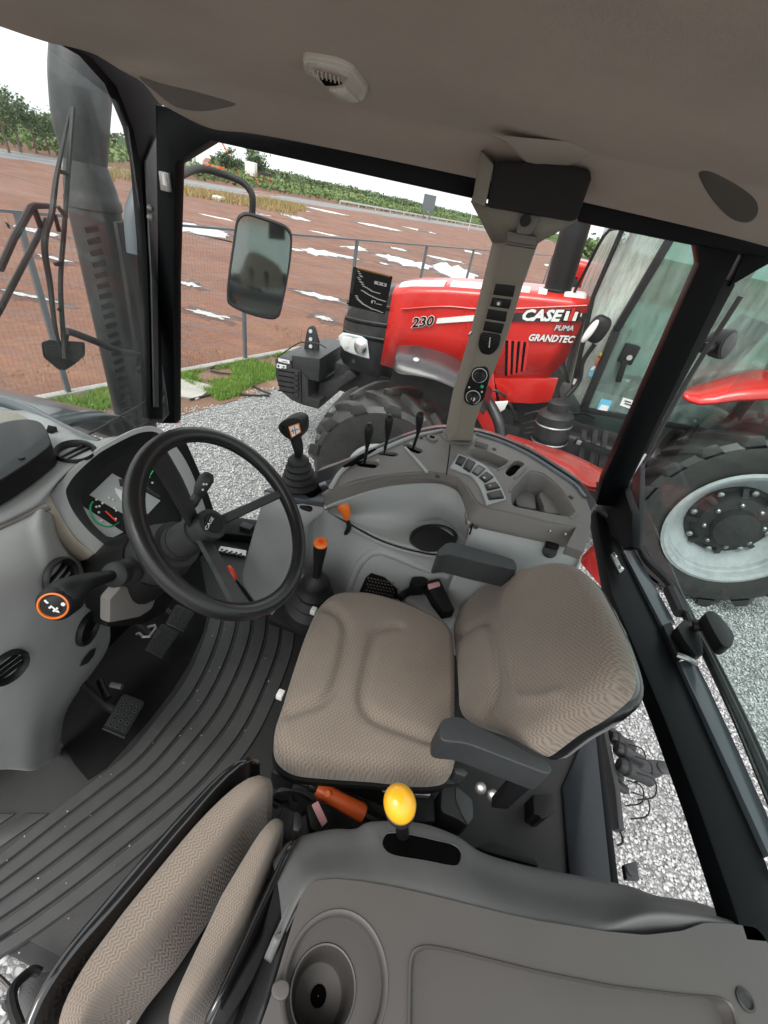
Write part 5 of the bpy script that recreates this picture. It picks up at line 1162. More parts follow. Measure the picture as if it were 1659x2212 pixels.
# round lamp outside the rear window
RL = thing('rear_lamp', 'round black work lamp outside the rear window beside the corner post', 'lamp', q((1555, 745), x=.95))
c = q(Z20(1000, 440), x=.95); ax = V((.55, -.6, .12)).normalized()
MB().lathe([(.02, -.05), (.045, -.045), (.058, -.02), (.062, .01), (.062, .03), (.05, .035)], c, ax, 24).done('lamp_shell', 'black_plastic', RL)
MB().lathe([(.05, .03), (.052, .036), (.03, .042), (.001, .044)], c, ax, 20).done('lamp_lens', 'exhaust_grey', RL)
MB().tube([q(Z20(880, 470), x=.86), q(Z20(930, 460), x=.9), q(Z20(960, 450), x=.93)], .022, 10).done('lamp_bracket', 'black_plastic', RL)
# couplers, wires and link arm behind the cab
HC = thing('hydraulic_coupler', 'cluster of grey hydraulic couplers with looped wires behind the rear sill', 'coupler', q((1330, 1620), x=.98))
for i, (p, r, l) in enumerate([((1300, 1575), .03, .07), ((1318, 1590), .026, .09), ((1330, 1615), .026, .10), ((1336, 1650), .028, .12), ((1312, 1665), .024, .05), ((1322, 1690), .02, .05)]):
    a = q(p, x=.93); cp = MB().lathe([(r*.8, 0), (r, .01), (r, l*.5), (r*.85, l*.55), (r*.85, l), (r*.6, l+.01)], a, (1, -.1, -.1), 14).done('coupler_body', 'grille_black' if i != 3 else 'exhaust_grey', HC)
    MB().lathe([(r*1.05, l*.2), (r*1.1, l*.25), (r*1.05, l*.3)], a, (1, -.1, -.1), 14, caps=False).done('coupler_ring', 'satin_black', cp)
    MB().tube([a+V((.06, -.02, .02)), a+V((.11, -.03, .03)), a+V((.13, -.06, -.02)), a+V((.08, -.08, -.05))], .003, 6, sub=12).done('coupler_wire', 'rubber_black', HC)
MB().tube([q(Z10(170, 1780), x=.92), q(Z10(205, 1810), x=.93), q(Z10(215, 1855), x=.92), q(Z10(190, 1870), x=.9)], .004, 6, sub=10).done('coupler_wire', 'rubber_black', HC)
MB().prism([q(p, x=.9) for p in [(1284, 1560), (1300, 1560), (1328, 1700), (1337, 1790), (1322, 1795), (1296, 1660)]], (.02, 0, 0)).done('coupler_plate', 'grille_black', HC, bevel=.004)
LA = thing('link_arm', 'dark flat lower link arm with an eye end lying over the gravel behind', 'link arm', q((1400, 1650), x=1.1))
MB().prism(fillet([q(Z10(*p), z=1.1) for p in [(240, 1480), (330, 1468), (420, 1480), (442, 1505), (420, 1535), (370, 1538), (290, 1520)]], .04, 4), (0, 0, -.06)).done('arm_bar', 'grille_black', LA, bevel=.01)
MB().lathe([(.028, 0), (.028, .006), (.02, .01)], q(Z10(403, 1512), z=1.1), (0, 0, 1), 16).done('arm_eye', 'exhaust_grey', LA)
ET = thing('eye_tab', 'small dark steel tab with a round hole by the rear sill', 'bracket', q((1360, 1875), z=1.5))
MB().prism([q(Z10(*p), z=1.5) for p in [(222, 1955), (280, 1940), (296, 2030), (235, 2025)]], (0, 0, -.02)).done('tab_plate', 'grille_black', ET, bevel=.004)
MB().lathe([(.001, 0), (.010, 0), (.012, .002)], q(Z10(252, 1985), z=1.502), (0, 0, 1), 14).done('tab_hole', 'exhaust_grey', ET)
# ================================================================== FLOOR MAT, DASHBOARD, STEERING
FM = thing('floor_mat', 'black ribbed rubber floor mat with curved ridges between the pedals and the seats', 'mat', (-.3, .5, 1.405))
MB().prism([(-1.02, -.02, 1.408), (-.68, -.02, 1.408), (-.64, .0, 1.408), (.72, .0, 1.408), (.72, 1.15, 1.408), (.0, 1.25, 1.408), (-.5, 1.34, 1.408), (-1.02, 1.34, 1.408)], (0, 0, .006)).done('mat_sheet', 'rubber_black', FM, bevel=.002)  # darker than the ribs: groove shade is put into its colour
go = crom([q(p, z=1.414) for p in [(-110, 1925), (-50, 1885), (0, 1845), (60, 1797), (120, 1748), (190, 1694), (277, 1624), (336, 1553), (385, 1490), (418, 1430), (442, 1365), (455, 1310)]], 60)
gi = crom([q(p, z=1.414) for p in [(-110, 2150), (-50, 2110), (0, 2075), (69, 2032), (179, 1952), (292, 1861), (416, 1757), (490, 1685), (560, 1590), (610, 1480), (636, 1400), (640, 1335)]], 60)
NR = 6
for k in range(NR):
    a, b = (k+.06)/NR, (k+.93)/NR
    i0 = 0; i1 = 60-(0 if k < 7 else 0)
    L_ = []
    for i in range(i0, i1):
        p0, p1 = go[i].lerp(gi[i], a), go[i].lerp(gi[i], b); u = (p1-p0).normalized()
        h = V((0, 0, .008))
        L_.append([p0, p0+u*.004+h, p1-u*.004+h, p1])
    MB().ring(L_).done('mat_rib', 'mat_rubber', FM, smooth=30)
for l in ([(-30, 1757), (33, 1757), (0, 1779), (-30, 1798)], [(52, 1757), (104, 1757), (0, 1829), (-40, 1852), (-40, 1815), (10, 1785)]): MB().prism([q(p, z=1.42) for p in l], (0, 0, -.008)).done('mat_rib', 'mat_rubber', FM, bevel=.002)
for (a, b, c, d) in (((0, 1760), (30, 1752), (34, 1762), (0, 1785)), ((20, 1800), (100, 1755), (110, 1760), (30, 1815))):
    pass
for l in ([(640, 950), (960, 955), (960, 985), (650, 990)], ):
    pass
for l in ([Z6(85, 985), Z6(100, 975), Z6(480, 1065), Z6(478, 1090), Z6(450, 1100), Z6(88, 1010)], [Z6(55, 1055), Z6(75, 1045), Z6(240, 1075), Z6(470, 1140), Z6(465, 1165), Z6(60, 1080)]):
    MB().prism([q(p, z=1.56) for p in l], (0, 0, -.012)).done('mat_rib', 'mat_rubber', FM, bevel=.003)

gq = []
for _ in range(45):
    p = go[rnd.randrange(60)].lerp(gi[rnd.randrange(60)], rnd.random()); u_ = rnd.random()
    k_ = rnd.randrange(60); p = go[k_].lerp(gi[k_], rnd.uniform(0, 1.15)); gq.append((p.x+rnd.gauss(0, .01), p.y+rnd.gauss(0, .01), 1.4235))
v, f, tn = stones(np.array(gq), .0012, .0032)
scatter('floor_grit', v, f, tn, 'stone_mix', kind='stuff', label='scattered crumbs of dry grit on the ribbed floor mat', cat='grit')
# ---- dashboard
DB = thing('dashboard', 'grey moulded dashboard pod with round vents and a padded black cover', 'dashboard', (-.85, .4, 1.45))
fr = [
    [((-90, 1185), -.868), ((0, 1146), -.868), ((60, 1118), -.868), ((98, 1100), -.868), ((150, 1150), -.92), ((215, 1206), -.92)],
    [((-90, 1220), -.83), ((0, 1185), -.83), ((60, 1160), -.83), ((104, 1142), -.835), ((160, 1192), -.885), ((232, 1226), -.875)],
    [((-90, 1290), -.785), ((10, 1262), -.78), ((80, 1245), -.775), ((126, 1236), -.775), ((186, 1244), -.79), ((236, 1276), -.82)],
    [((-90, 1410), -.755), ((10, 1385), -.75), ((72, 1372), -.75), ((140, 1355), -.765), ((190, 1345), -.785), ((236, 1330), -.825)],
    [((-90, 1500), -.765), ((10, 1490), -.755), ((84, 1475), -.755), ((150, 1455), -.775), ((195, 1432), -.80), ((231, 1405), -.85)],
    [((-90, 1590), -.785), ((10, 1580), -.78), ((68, 1572), -.775), ((100, 1560), -.79), ((125, 1545), -.81), ((150, 1525), -.86)],
    [((-90, 1640), -.80), ((10, 1632), -.79), ((64, 1628), -.785), ((95, 1612), -.80), ((115, 1600), -.82), ((132, 1590), -.86)],
    [((-90, 1672), -.80), ((10, 1662), -.795), ((69, 1665), -.79), ((98, 1652), -.81), ((118, 1640), -.825), ((132, 1628), -.86)]]
face = MB().loft([[q(p, x=x) for p, x in r] for r in fr], 30, 40).done('dash_face', 'dash_grey', DB, smooth=60, solid=.012)
tr_ = [
    [((-110, 925), 2.20), ((0, 890), 2.20), ((90, 890), 2.20), ((135, 918), 2.20), ((190, 948), 2.20), ((255, 942), 2.20)],
    [((-110, 1000), 2.225), ((0, 975), 2.225), ((90, 950), 2.225), ((160, 960), 2.225), ((188, 968), 2.225), ((203, 975), 2.225)],
    [((-110, 1110), 2.225), ((0, 1085), 2.225), ((70, 1050), 2.225), ((108, 1036), 2.225), ((134, 1026), 2.222), ((150, 1016), 2.22)],
    [((-110, 1165), 2.212), ((0, 1124), 2.212), ((60, 1095), 2.212), ((88, 1080), 2.212), ((103, 1068), 2.212), ((112, 1058), 2.212)],
    [((-90, 1174), 2.195), ((0, 1136), 2.195), ((42, 1117), 2.195), ((70, 1104), 2.195), ((90, 1095), 2.195), ((100, 1090), 2.195)]]
MB().loft([[q(p, z=z) for p, z in r] for r in tr_], 30, 24).done('dash_top', 'dash_grey', DB, smooth=60, solid=.012)
MB().tube([q(p, z=2.192) for p in [(-90, 1180), (0, 1142), (60, 1113), (104, 1094)]], .010, 8, sub=14).done('dash_lip', 'trim_brown', DB)
pad = [q(p, z=2.285) for p in [(-110, 955), (-40, 925), (20, 908), (60, 904), (88, 910), (103, 932), (112, 960), (60, 1000), (0, 1038), (-60, 1068), (-110, 1090)]]
MB().prism(fillet(pad, .02, 3), (0, 0, -.055)).done('dash_pad', 'black_plastic', DB, bevel=.012, bseg=3)
MB().lathe([(.006, 0), (.006, .003), (.002, .003)], q((47, 990), z=2.285), (0, 0, 1), 10).done('pad_button', 'black_plastic', DB)
MB().tube([q(p, z=2.19) for p in [(-60, 858), (0, 866), (50, 882), (100, 908), (150, 934), (215, 962)]], .018, 10, sub=20).done('cowl_strip', 'beam_grey', DB)
MB().prism([q(p, z=2.21) for p in [(-60, 880), (0, 884), (40, 892), (64, 905), (0, 912), (-60, 930)]], (0, 0, -.02)).done('cowl_panel', 'beige_plastic', DB, bevel=.004)
MB().prism([q(p, z=2.232) for p in [(104, 918), (122, 922), (110, 930), (100, 928)]], (0, 0, -.02)).done('cowl_clip', 'void_black', DB)
# vents
def vent(c, n, r, slats, par, nm='air_vent', cap='satin_black', flat=.8):
    n = V(n).normalized()
    o = MB().lathe([(r*1.08, -.004), (r*1.1, .004), (r, .010), (r*.82, .004), (r*.80, -.012), (r*.3, -.014), (.001, -.014)], c, n, 28, caps=False).done(nm, cap, par, smooth=50)
    u, w = frame_axes(n)
    MB().lathe([(r*.78, -.013), (.001, -.0125)], c, n, 24, caps=False).done('vent_duct', 'void_black', o)
    for s in slats:
        h = sqrt(max(.05, 1-s*s))*r*.76
        MB().bar(c+w*(s*r*.78)-u*h-n*.003, c+w*(s*r*.78)+u*h-n*.003, .004, .012, up=n).done('vent_slat', cap, o)
    return o
FB = bvh(face)
for p, r in (((128, 1250), .046), ((186, 1357), .042), ((14, 1440), .036)):
    c = cast(FB, p); d = ray(p); n = FB.ray_cast(CAM, d)[1]; n = n if n.dot(d) < 0 else -n
    vent(c+n*.004, n, r, (-.5, 0, .5), DB)
vent(q((163, 977), z=2.23), (.1, -.05, 1), .044, (-.25, .25), DB)
lv_ = [cast(FB, Z7(*p), .003) for p in [(430, 362), (450, 320), (490, 275), (515, 262), (505, 300), (470, 345)]]
MB().prism(lv_, V((.004, 0, .004))).done('face_recess', 'dark_plastic', DB)
# black well behind the pedals
MB().ring([[(-1.02, .1, 1.41), (-1.02, 1.38, 1.41)], [(-1.06, .1, 1.75), (-1.08, 1.36, 1.72)], [(-1.06, .1, 2.16), (-1.1, 1.30, 1.95)]], closed_u=False, caps=False).done('toe_board', 'deep_black', DB, solid=.02)
MB().prism([q(p, z=1.417) for p in [(452, 1310), (440, 1362), (410, 1430), (372, 1490), (330, 1545), (272, 1612), (228, 1660), (190, 1685), (160, 1650), (130, 1600)]]+[V((-1.0, .35, 1.417)), V((-1.0, 1.2, 1.417))], (0, 0, -.005)).done('foot_well', 'deep_black', FM)  # near-black sheet over the floor around the pedals

# ---- instrument binnacle
BI = thing('instrument_cluster', 'grey rimmed instrument cluster behind the steering wheel with dials and a display', 'instrument cluster', (-.8, .75, 2.1))
kn_ = V((.74, -.10, .66)).normalized(); KP = q((245, 1085), x=-.83)
def qk(p, off=0.): return qn(p, KP+kn_*off, kn_)
oo = [(112, 1060), (114, 1079), (130, 1110), (161, 1157), (193, 1186), (224, 1207), (290, 1226), (370, 1215), (440, 1170), (446, 1110), (420, 1035), (395, 985), (362, 942), (345, 926), (322, 920), (286, 928), (234, 954), (198, 977), (146, 1020)]
ii = [(146, 1050), (143, 1068), (157, 1103), (185, 1140), (215, 1168), (240, 1184), (295, 1200), (362, 1190), (418, 1158), (424, 1110), (400, 1045), (376, 1000), (352, 958), (344, 938), (326, 932), (292, 938), (234, 967), (204, 987), (165, 1023)]
i3 = [(180, 1062), (176, 1078), (184, 1100), (200, 1128), (222, 1150), (244, 1164), (290, 1176), (345, 1168), (385, 1145), (392, 1110), (374, 1058), (352, 1020), (336, 990), (328, 975), (316, 968), (290, 975), (246, 995), (220, 1012), (194, 1040)]
OL = crom([qk(p, .0) for p in oo], 60, True); IL = crom([qk(p, .004) for p in ii], 60, True)
c = sum(OL, V((0, 0, 0)))/60
MB().ring([[c+(p-c)*.9-kn_*.12 for p in OL], [c+(p-c)*1.0-kn_*.04 for p in OL], OL, [a.lerp(b, .25)+kn_*.004 for a, b in zip(OL, IL)], IL], caps=False).done('cluster_rim', 'dash_grey', BI, smooth=50)
DL = crom([qk(p, -.045) for p in i3], 60, True)
MB().ring([IL, [a.lerp(b, .55)-kn_*.006 for a, b in zip(IL, DL)], [a.lerp(b, .6)-kn_*.006 for a, b in zip(IL, DL)], [a.lerp(b, .9) for a, b in zip(IL, DL)], DL], caps=False).done('cluster_hood', 'dark_plastic', BI, smooth=30)
MB().raw(DL, [tuple(range(60))]).done('dial_face', 'black_plastic', BI, recalc=False, smooth=0)
cream_o = [(107, 1054), (96, 1065), (92, 1085), (97, 1116), (113, 1147), (146, 1179), (170, 1196), (193, 1208), (220, 1210), (234, 1206)]
cream_i = [(113, 1050), (112, 1064), (115, 1082), (130, 1112), (150, 1142), (170, 1166), (188, 1183), (204, 1196), (222, 1205), (236, 1206)]
A_ = crom([qk(p, -.03) for p in cream_o], 30); B_ = crom([qk(p, -.004) for p in cream_i], 30)
MB().ring([[a-kn_*.06 for a in B_], [a-kn_*.05 for a in A_], A_, B_], closed_u=False, caps=False).done('cream_strip', 'cream_plastic', BI, smooth=60)
def fk(p, o=.0): return qk(Z17(*p), -.043+o)
MB().prism([fk(p) for p in [(742, 722), (930, 543), (1330, 768), (1228, 878), (1040, 890)]], kn_*.001).done('display', 'lcd_grey', BI)
MB().prism([fk(p) for p in [(690, 818), (1022, 1030), (935, 1076), (880, 1062), (800, 1010), (735, 935), (702, 870)]], kn_*.001).done('dial_sector', 'lcd_grey', BI)
MB().tube([fk(p, .002) for p in [(772, 775), (750, 810), (752, 865), (790, 935), (840, 970), (900, 985), (950, 972), (988, 948)]], .0028, 6, sub=20, flat=.4).done('dial_arc', 'green_mark', BI)
MB().tube([fk(p, .002) for p in [(1270, 520), (1240, 560), (1238, 580)]], .0025, 6, flat=.4).done('dial_arc', 'green_mark', BI)
MB().bar(fk((875, 855), .003), fk((965, 940), .003), .004, .001, up=kn_).done('dial_needle', 'red_tab', BI)
MB().prism([fk(p, .0015) for p in [(950, 660), (1040, 700), (1030, 800), (960, 700)]], kn_*.0008).done('display_window', 'sticker_white', BI)
MB().prism([fk(p, .0015) for p in [(985, 590), (1040, 590), (1040, 660), (995, 650)]], kn_*.001).done('display_spot', 'dark_plastic', BI)
for (x, y) in ((800, 760), (800, 820), (825, 815), (820, 865), (850, 790), (905, 745), (940, 760), (950, 830), (965, 850), (840, 935), (960, 920), (1265, 620)):
    MB().box(fk((x, y), .003), (.004, .004, .004)).done('dial_mark', 'sticker_white', BI)
MB().tube([fk(p, .003) for p in [(1200, 640), (1240, 690), (1290, 720), (1320, 740)]], .006, 8).done('display_smudge', 'dark_plastic', BI)
# ribbed bellows side of the column seen through the wheel
for k in range(4): MB().tube([qk(p, -.03-.012*k) for p in [(352+k*4, 975+k*6), (392+k*2, 1010+k*5), (405-k, 1050+k*3), (396-k*2, 1085)]], .007, 6, sub=14).done('hood_rib', 'dark_plastic', BI)
# ---- steering column and wheel
SC = V((-.41, .597, 2.31)); SN = V((.7065, .058, .708)).normalized()
def qs(p, off=0.): return qn(p, SC+SN*off, SN)
CO = thing('steering_column', 'black steering column with a stubby control stalk under the wheel', 'steering column', (-.7, .65, 1.9))
hub = q((450, 1137), y=.625)
HN = SN
MB().lathe([(.075, -.26), (.072, -.17), (.060, -.135), (.058, -.12), (.045, -.118), (.045, -.10)], hub, HN, 28).done('column_shroud', 'dark_plastic', CO, smooth=40)
MB().lathe([(.10, -.42), (.095, -.30), (.078, -.22)], hub, HN, 24).done('column_base', 'black_plastic', CO)
sk = MB().tube([q((395, 1100), x=-.55), q((418, 1085), x=-.545), q((428, 1068), x=-.54)], [.018, .012, .011], 10).done('stalk_base', 'dark_plastic', CO)
MB().tube([q((428, 1070), x=-.54), q((436, 1052), x=-.535), q((447, 1033), x=-.53), q((452, 1024), x=-.53)], [.011, .016, .017, .010], 12, sub=10).done('control_stalk', 'dark_plastic', CO)
for p in ((438, 1058), (446, 1046), (440, 1046)): MB().lathe([(.001, 0), (.0025, 0), (.002, .001)], q(p, x=-.512), (.6, -.5, .6), 8).done('stalk_mark', 'sticker_white', CO)
MB().prism([q(p, x=-.655) for p in [(237, 1347), (238, 1296), (262, 1268), (336, 1262), (341, 1285), (330, 1316), (302, 1334)]], (-.03, 0, 0)).done('column_cover', 'trim_brown', CO, bevel=.008)
MB().prism([q(p, x=-.72) for p in [(232, 1356), (236, 1290), (262, 1270), (345, 1240), (372, 1255), (378, 1290), (356, 1325), (310, 1350)]], (-.05, 0, 0)).done('column_cover', 'black_plastic', CO, bevel=.008)
SW = thing('steering_wheel', 'black three spoke steering wheel with a round hub badge', 'steering wheel', SC)
u_, w_ = frame_axes(SN)
RW = .197
MB().tube([SC+(u_*cos(2*pi*k/64)+w_*sin(2*pi*k/64))*RW for k in range(64)], .0165, 14, closed=True).done('wheel_rim', 'wheel_rubber', SW, smooth=80)
MB().tube([SC+(u_*cos(2*pi*k/64)+w_*sin(2*pi*k/64))*(RW-.0155)+SN*.004 for k in range(64)], .0035, 6, closed=True).done('rim_groove', 'black_plastic', SW, smooth=80)
def spoke(p, wa, wb, mat):
    e = SC+(qs(p)-SC).normalized()*(RW-.008); s = hub+HN*-.02+(e-SC).normalized()*.03
    d = (e-s).normalized(); side = d.cross(HN).normalized(); t = side.cross(d)
    L_ = []
    for f, w in ((0, wa), (.5, (wa+wb)/2*.92), (1, wb)):
        c = s.lerp(e, f); L_.append([c-side*w/2, c-side*w*.38+t*.007, c+side*w*.38+t*.007, c+side*w/2, c+side*w*.3-t*.008, c-side*w*.3-t*.008])
    MB().ring(L_).done('spoke', mat, SW, smooth=30)
spoke((336, 978), .046, .058, 'dark_plastic'); spoke((611, 1063), .026, .022, 'dark_plastic'); spoke((520, 1305), .042, .048, 'exhaust_grey')
MB().lathe([(.043, -.10), (.041, -.03), (.036, -.028), (.0365, -.012), (.037, .012), (.035, .018), (.031, .020), (.001, .020)], hub, HN, 32).done('wheel_hub', 'dark_plastic', SW, smooth=40)
cpn = MB().lathe([(.024, .019), (.0235, .0225), (.001, .023)], hub, HN, 28, caps=False).done('hub_badge', 'black_plastic', SW)
a_ = qn((447, 1146), hub+HN*.024, HN); b_ = qn((462, 1120), hub+HN*.024, HN)
text('badge_lettering', 'CASE', a_, b_, 'sticker_white', SW, HN, size=.007, depth=.0006, lift=.0005)

# ---- shuttle lever
SL = thing('shuttle_lever', 'black gear shuttle lever with an orange ringed end cap left of the steering wheel', 'lever', q((200, 1260), x=-.64))
bx = -.63
ax0, ax1 = q((322, 1224), x=bx-.03), q((246, 1242), x=bx)
d = (ax1-ax0); L = d.length
MB().lathe([(.030, 0), (.040, .005), (.041, L*.12), (.030, L*.18), (.031, L*.25), (.037, L*.30), (.036, L*.42), (.026, L*.48), (.027, L*.54), (.032, L*.58), (.031, L*.68), (.022, L*.74), (.024, L*.8), (.029, L*.84), (.028, L*1.0), (.018, L*1.05)], ax0, d, 24).done('lever_boot', 'rubber_black', SL, smooth=40)
kp0 = q((118, 1306), x=bx-.02)
MB().tube([ax1, q((215, 1250), x=bx), q((180, 1262), x=bx), q((150, 1280), x=bx-.005), q((124, 1300), x=bx-.015)], [.011, .015, .022, .034, .034], 16, sub=20).done('lever_grip', 'satin_black', SL, smooth=60)
fnn = (CAM-kp0).normalized()*.75+V((-.1, -.5, -.1)); fnn.normalize()
kc = CAM+ray((116, 1308))*((q((116, 1308), x=bx-.02)+fnn*.038)-CAM).length
cap = MB().lathe([(.036, -.045), (.034, -.008), (.028, .001), (.001, .002)], kc, fnn, 28).done('lever_cap', 'satin_black', SL, smooth=40)
MB().lathe([(.0255, .0), (.0265, .003), (.0235, .004), (.0225, .001)], kc, fnn, 32, caps=False).done('cap_ring', 'orange_plastic', cap)
ZC = zm(77.8, 1261.4, .0908)
def qc_(p): return qn(ZC(*p), kc+fnn*.0032, fnn)
MB().lathe([(.0225, .001), (.001, .0025)], kc, fnn, 28, caps=False).done('cap_face', 'black_plastic', cap)
text('cap_lettering', 'H', qc_((318, 555)), qc_((435, 648)), 'sticker_white', SL, fnn, size=.0095, depth=.0008, lift=.0014, weight=.05)
for l in ([(185, 400), (215, 370), (280, 400), (332, 440), (265, 470)], [(450, 655), (520, 610), (570, 685)]):
    MB().prism([qc_(p) for p in l], fnn*.0008).done('cap_mark', 'sticker_white', cap)
MB().lathe([(.004, 0), (.003, .001), (.001, .001)], qc_((645, 485)), fnn, 10).done('cap_dot', 'sticker_white', cap)

# ---- pedals
def pedal(quad, cols, rws, P0z, lab, arm):
    c0 = tuple(sum(a[i] for a in quad)/4 for i in (0, 1)); P0 = q(c0, z=P0z); n = V((.55, -.1, .83)).normalized()
    Q = [qn(p, P0, n) for p in quad]
    t = thing('pedal', lab, 'pedal', P0)
    MB().prism(fillet(Q, .012, 3), n*-.012).done('pedal_pad', 'rubber_black', t, bevel=.003)
    for i in range(cols):
        for j in range(rws):
            f, g_ = (i+.5)/cols*.86+.07, (j+.5)/rws*.86+.07
            p = Q[0].lerp(Q[1], f).lerp(Q[3].lerp(Q[2], f), g_)
            MB().lathe([(.0055, 0), (.0055, .003), (.003, .003), (.003, -.001)], p, n, 10, caps=False).done('pad_stud', 'arm_grey', t)
            MB().lathe([(.003, .0008), (.0002, .0009)], p, n, 8, caps=False).done('stud_hole', 'void_black', t)
    c = sum(Q, V((0, 0, 0)))/4
    MB().tube([c-n*.012, c+V((-.07, 0, .02)), c+V((-.16, .0, .16)), c+V((-.2, .0, .35))], .012, 8, sub=10).done('pedal_arm', 'satin_black', t)
    MB().tube([Q[3]+n*.002, Q[3].lerp(Q[2], .5)+n*.006, Q[2]+n*.002], .0035, 6, sub=6).done('pad_lip', 'exhaust_grey', t)
pedal([Z7(672, 508), Z7(795, 556), Z7(680, 752), Z7(560, 700)], 3, 5, 1.52, 'studded black pedal nearest the dashboard pod, alone on the left', None)
pedal([Z7(880, 125), Z7(985, 170), Z7(885, 318), Z7(792, 268)], 3, 5, 1.53, 'studded black pedal in the middle of the three', None)
pedal([Z7(962, 18), Z7(1066, 68), Z7(1000, 172), Z7(905, 128)], 3, 5, 1.54, 'studded black pedal farthest right, under the steering wheel', None)
CL = thing('pedal_latch', 'bent grey metal latch loop beside the middle pedal', 'latch', q(Z7(800, 175), z=1.58))
MB().tube([q(Z7(*p), z=1.58) for p in [(742, 190), (760, 180), (780, 202), (815, 200), (850, 155), (845, 138), (815, 145), (805, 150)]], .005, 6).done('latch_loop', 'steel', CL)
MB().tube([q(Z7(*p), z=1.55) for p in [(545, 440), (570, 500), (595, 535)]], .010, 8, sub=6).done('latch_rod', 'satin_black', CL)
MB().tube([q(Z7(*p), z=1.6) for p in [(605, 462), (635, 468), (665, 475)]], .008, 8).done('latch_pin', 'steel', CL)
# right-hand door sill seen through the wheel
DS = thing('door_sill', 'black door sill with a perforated metal strip seen through the steering wheel', 'sill', q((520, 1160), z=1.44))
MB().prism([q(p, z=1.46) for p in [(430, 1108), (480, 1112), (575, 1126), (570, 1160), (465, 1150)]], (0, 0, -.05)).done('sill_bar', 'black_paint', DS, bevel=.006)
MB().prism([q(Z4(*p), z=1.43) for p in [(1190, 1040), (1205, 1015), (1345, 1040), (1340, 1070)]], (0, 0, -.01)).done('sill_strip', 'steel', DS)
for k in range(10): MB().lathe([(.001, 0), (.006, 0)], q(Z4(1212+13*k, 1034+3*k+(8 if k % 2 else 0)), z=1.4315), (0, 0, 1), 8, caps=False).done('strip_hole', 'void_black', DS)
MB().box(q((533, 1140), z=1.47), (.06, .04, .03)).done('sill_latch', 'satin_black', DS, bevel=.004)
RT = thing('red_tipped_lever', 'thin black lever with a red tip beside the steering wheel spoke', 'lever', q((505, 1270), z=1.6))
MB().tube([q((503, 1250), z=1.72), q((522, 1270), z=1.66), q((548, 1306), z=1.58)], .007, 8, sub=10).done('lever_rod', 'satin_black', RT)
MB().tube([q((493, 1222), z=1.76), q((498, 1232), z=1.75), q((505, 1246), z=1.73), q((508, 1252), z=1.72)], [.006, .013, .013, .007], 10, sub=8).done('lever_tip', 'red_tab', RT)
# ================================================================== RIGHT-HAND SIDE CONSOLE
CN = thing('side_console', 'grey moulded control console with bins and switches under the side window', 'console', (0, 1.3, 1.45))
ZT = 2.20
def zt(l, z=ZT, m=Z5): return [q(m(*p), z=z) for p in l]
def boolcut(o, cutters):
    """cut real openings: cutters are closed MB solids"""
    for cm in cutters:
        c = cm.done('cutter', 'void_black')
        md = o.modifiers.new('cut', 'BOOLEAN'); md.object = c; md.operation = 'DIFFERENCE'; md.solver = 'EXACT'
        bpy.context.view_layer.update()
        dg = bpy.context.evaluated_depsgraph_get()
        me = bpy.data.meshes.new_from_object(o.evaluated_get(dg)); o.modifiers.remove(md)
        old = o.data; o.data = me
        bpy.data.objects.remove(c)
        me.materials.clear(); me.materials.append(old.materials[0])
outer = [(332, 482), (357, 436), (388, 380), (470, 326), (560, 286), (700, 226), (800, 196), (890, 182), (1040, 202), (1160, 237), (1300, 302), (1420, 377), (1530, 452), (1590, 522), (1614, 592), (1614, 650), (1596, 740), (1578, 792), (1545, 778), (1494, 762), (1543, 664), (1400, 638), (1250, 600), (1120, 572), (1078, 556), (1046, 528), (1012, 472), (962, 422), (905, 402), (820, 390), (690, 396), (560, 411), (440, 436)]
h1 = [Z16(*p) for p in [(252, 212), (330, 168), (500, 197), (712, 292), (690, 332), (592, 384), (532, 368), (380, 290)]]
h2 = [Z16(*p) for p in [(676, 432), (690, 380), (770, 302), (820, 293), (884, 330), (820, 382), (772, 440), (722, 467)]]
h3 = [Z16(*p) for p in [(732, 620), (772, 568), (900, 432), (960, 414), (1080, 452), (1250, 602), (1376, 800), (1384, 850), (1340, 882), (1082, 836), (772, 776), (742, 740)]]
def hz(l, r=.012): return fillet([q(p, z=ZT) for p in l], r, 3)
sl1 = fillet(zt([(450, 352), (472, 336), (556, 344), (572, 360), (545, 378), (470, 368)]), .008, 3)
sl2 = fillet(zt([(546, 300), (572, 289), (652, 298), (667, 311), (640, 320), (566, 309)]), .007, 3)
sl3 = fillet(zt([(684, 262), (708, 254), (782, 284), (784, 297), (762, 306), (714, 290)]), .007, 3)
trim = plate('console_top', fillet(zt(outer), .006, 2), [(hz(h1), .035, .86), (hz(h2, .01), .10, .9), (hz(h3, .018), .085, .78), (sl1, .05, .9), (sl2, .05, .9), (sl3, .05, .9)], .03, 'trim_brown', CN, smooth=30)
MB().prism(hz(h2, .01), (0, 0, -.002)) if False else None
for hl_, d in ((sl1, .012), (sl2, .012), (sl3, .012), (hz(h2, .01), .02)):
    c = sum(hl_, V((0, 0, 0)))/len(hl_); MB().raw([c+(p-c)*.99-V((0, 0, d)) for p in hl_], [tuple(range(len(hl_)))]).done('slot_dark', 'void_black', trim, recalc=False)  # black sheet in each slot paints in the dark of its depth
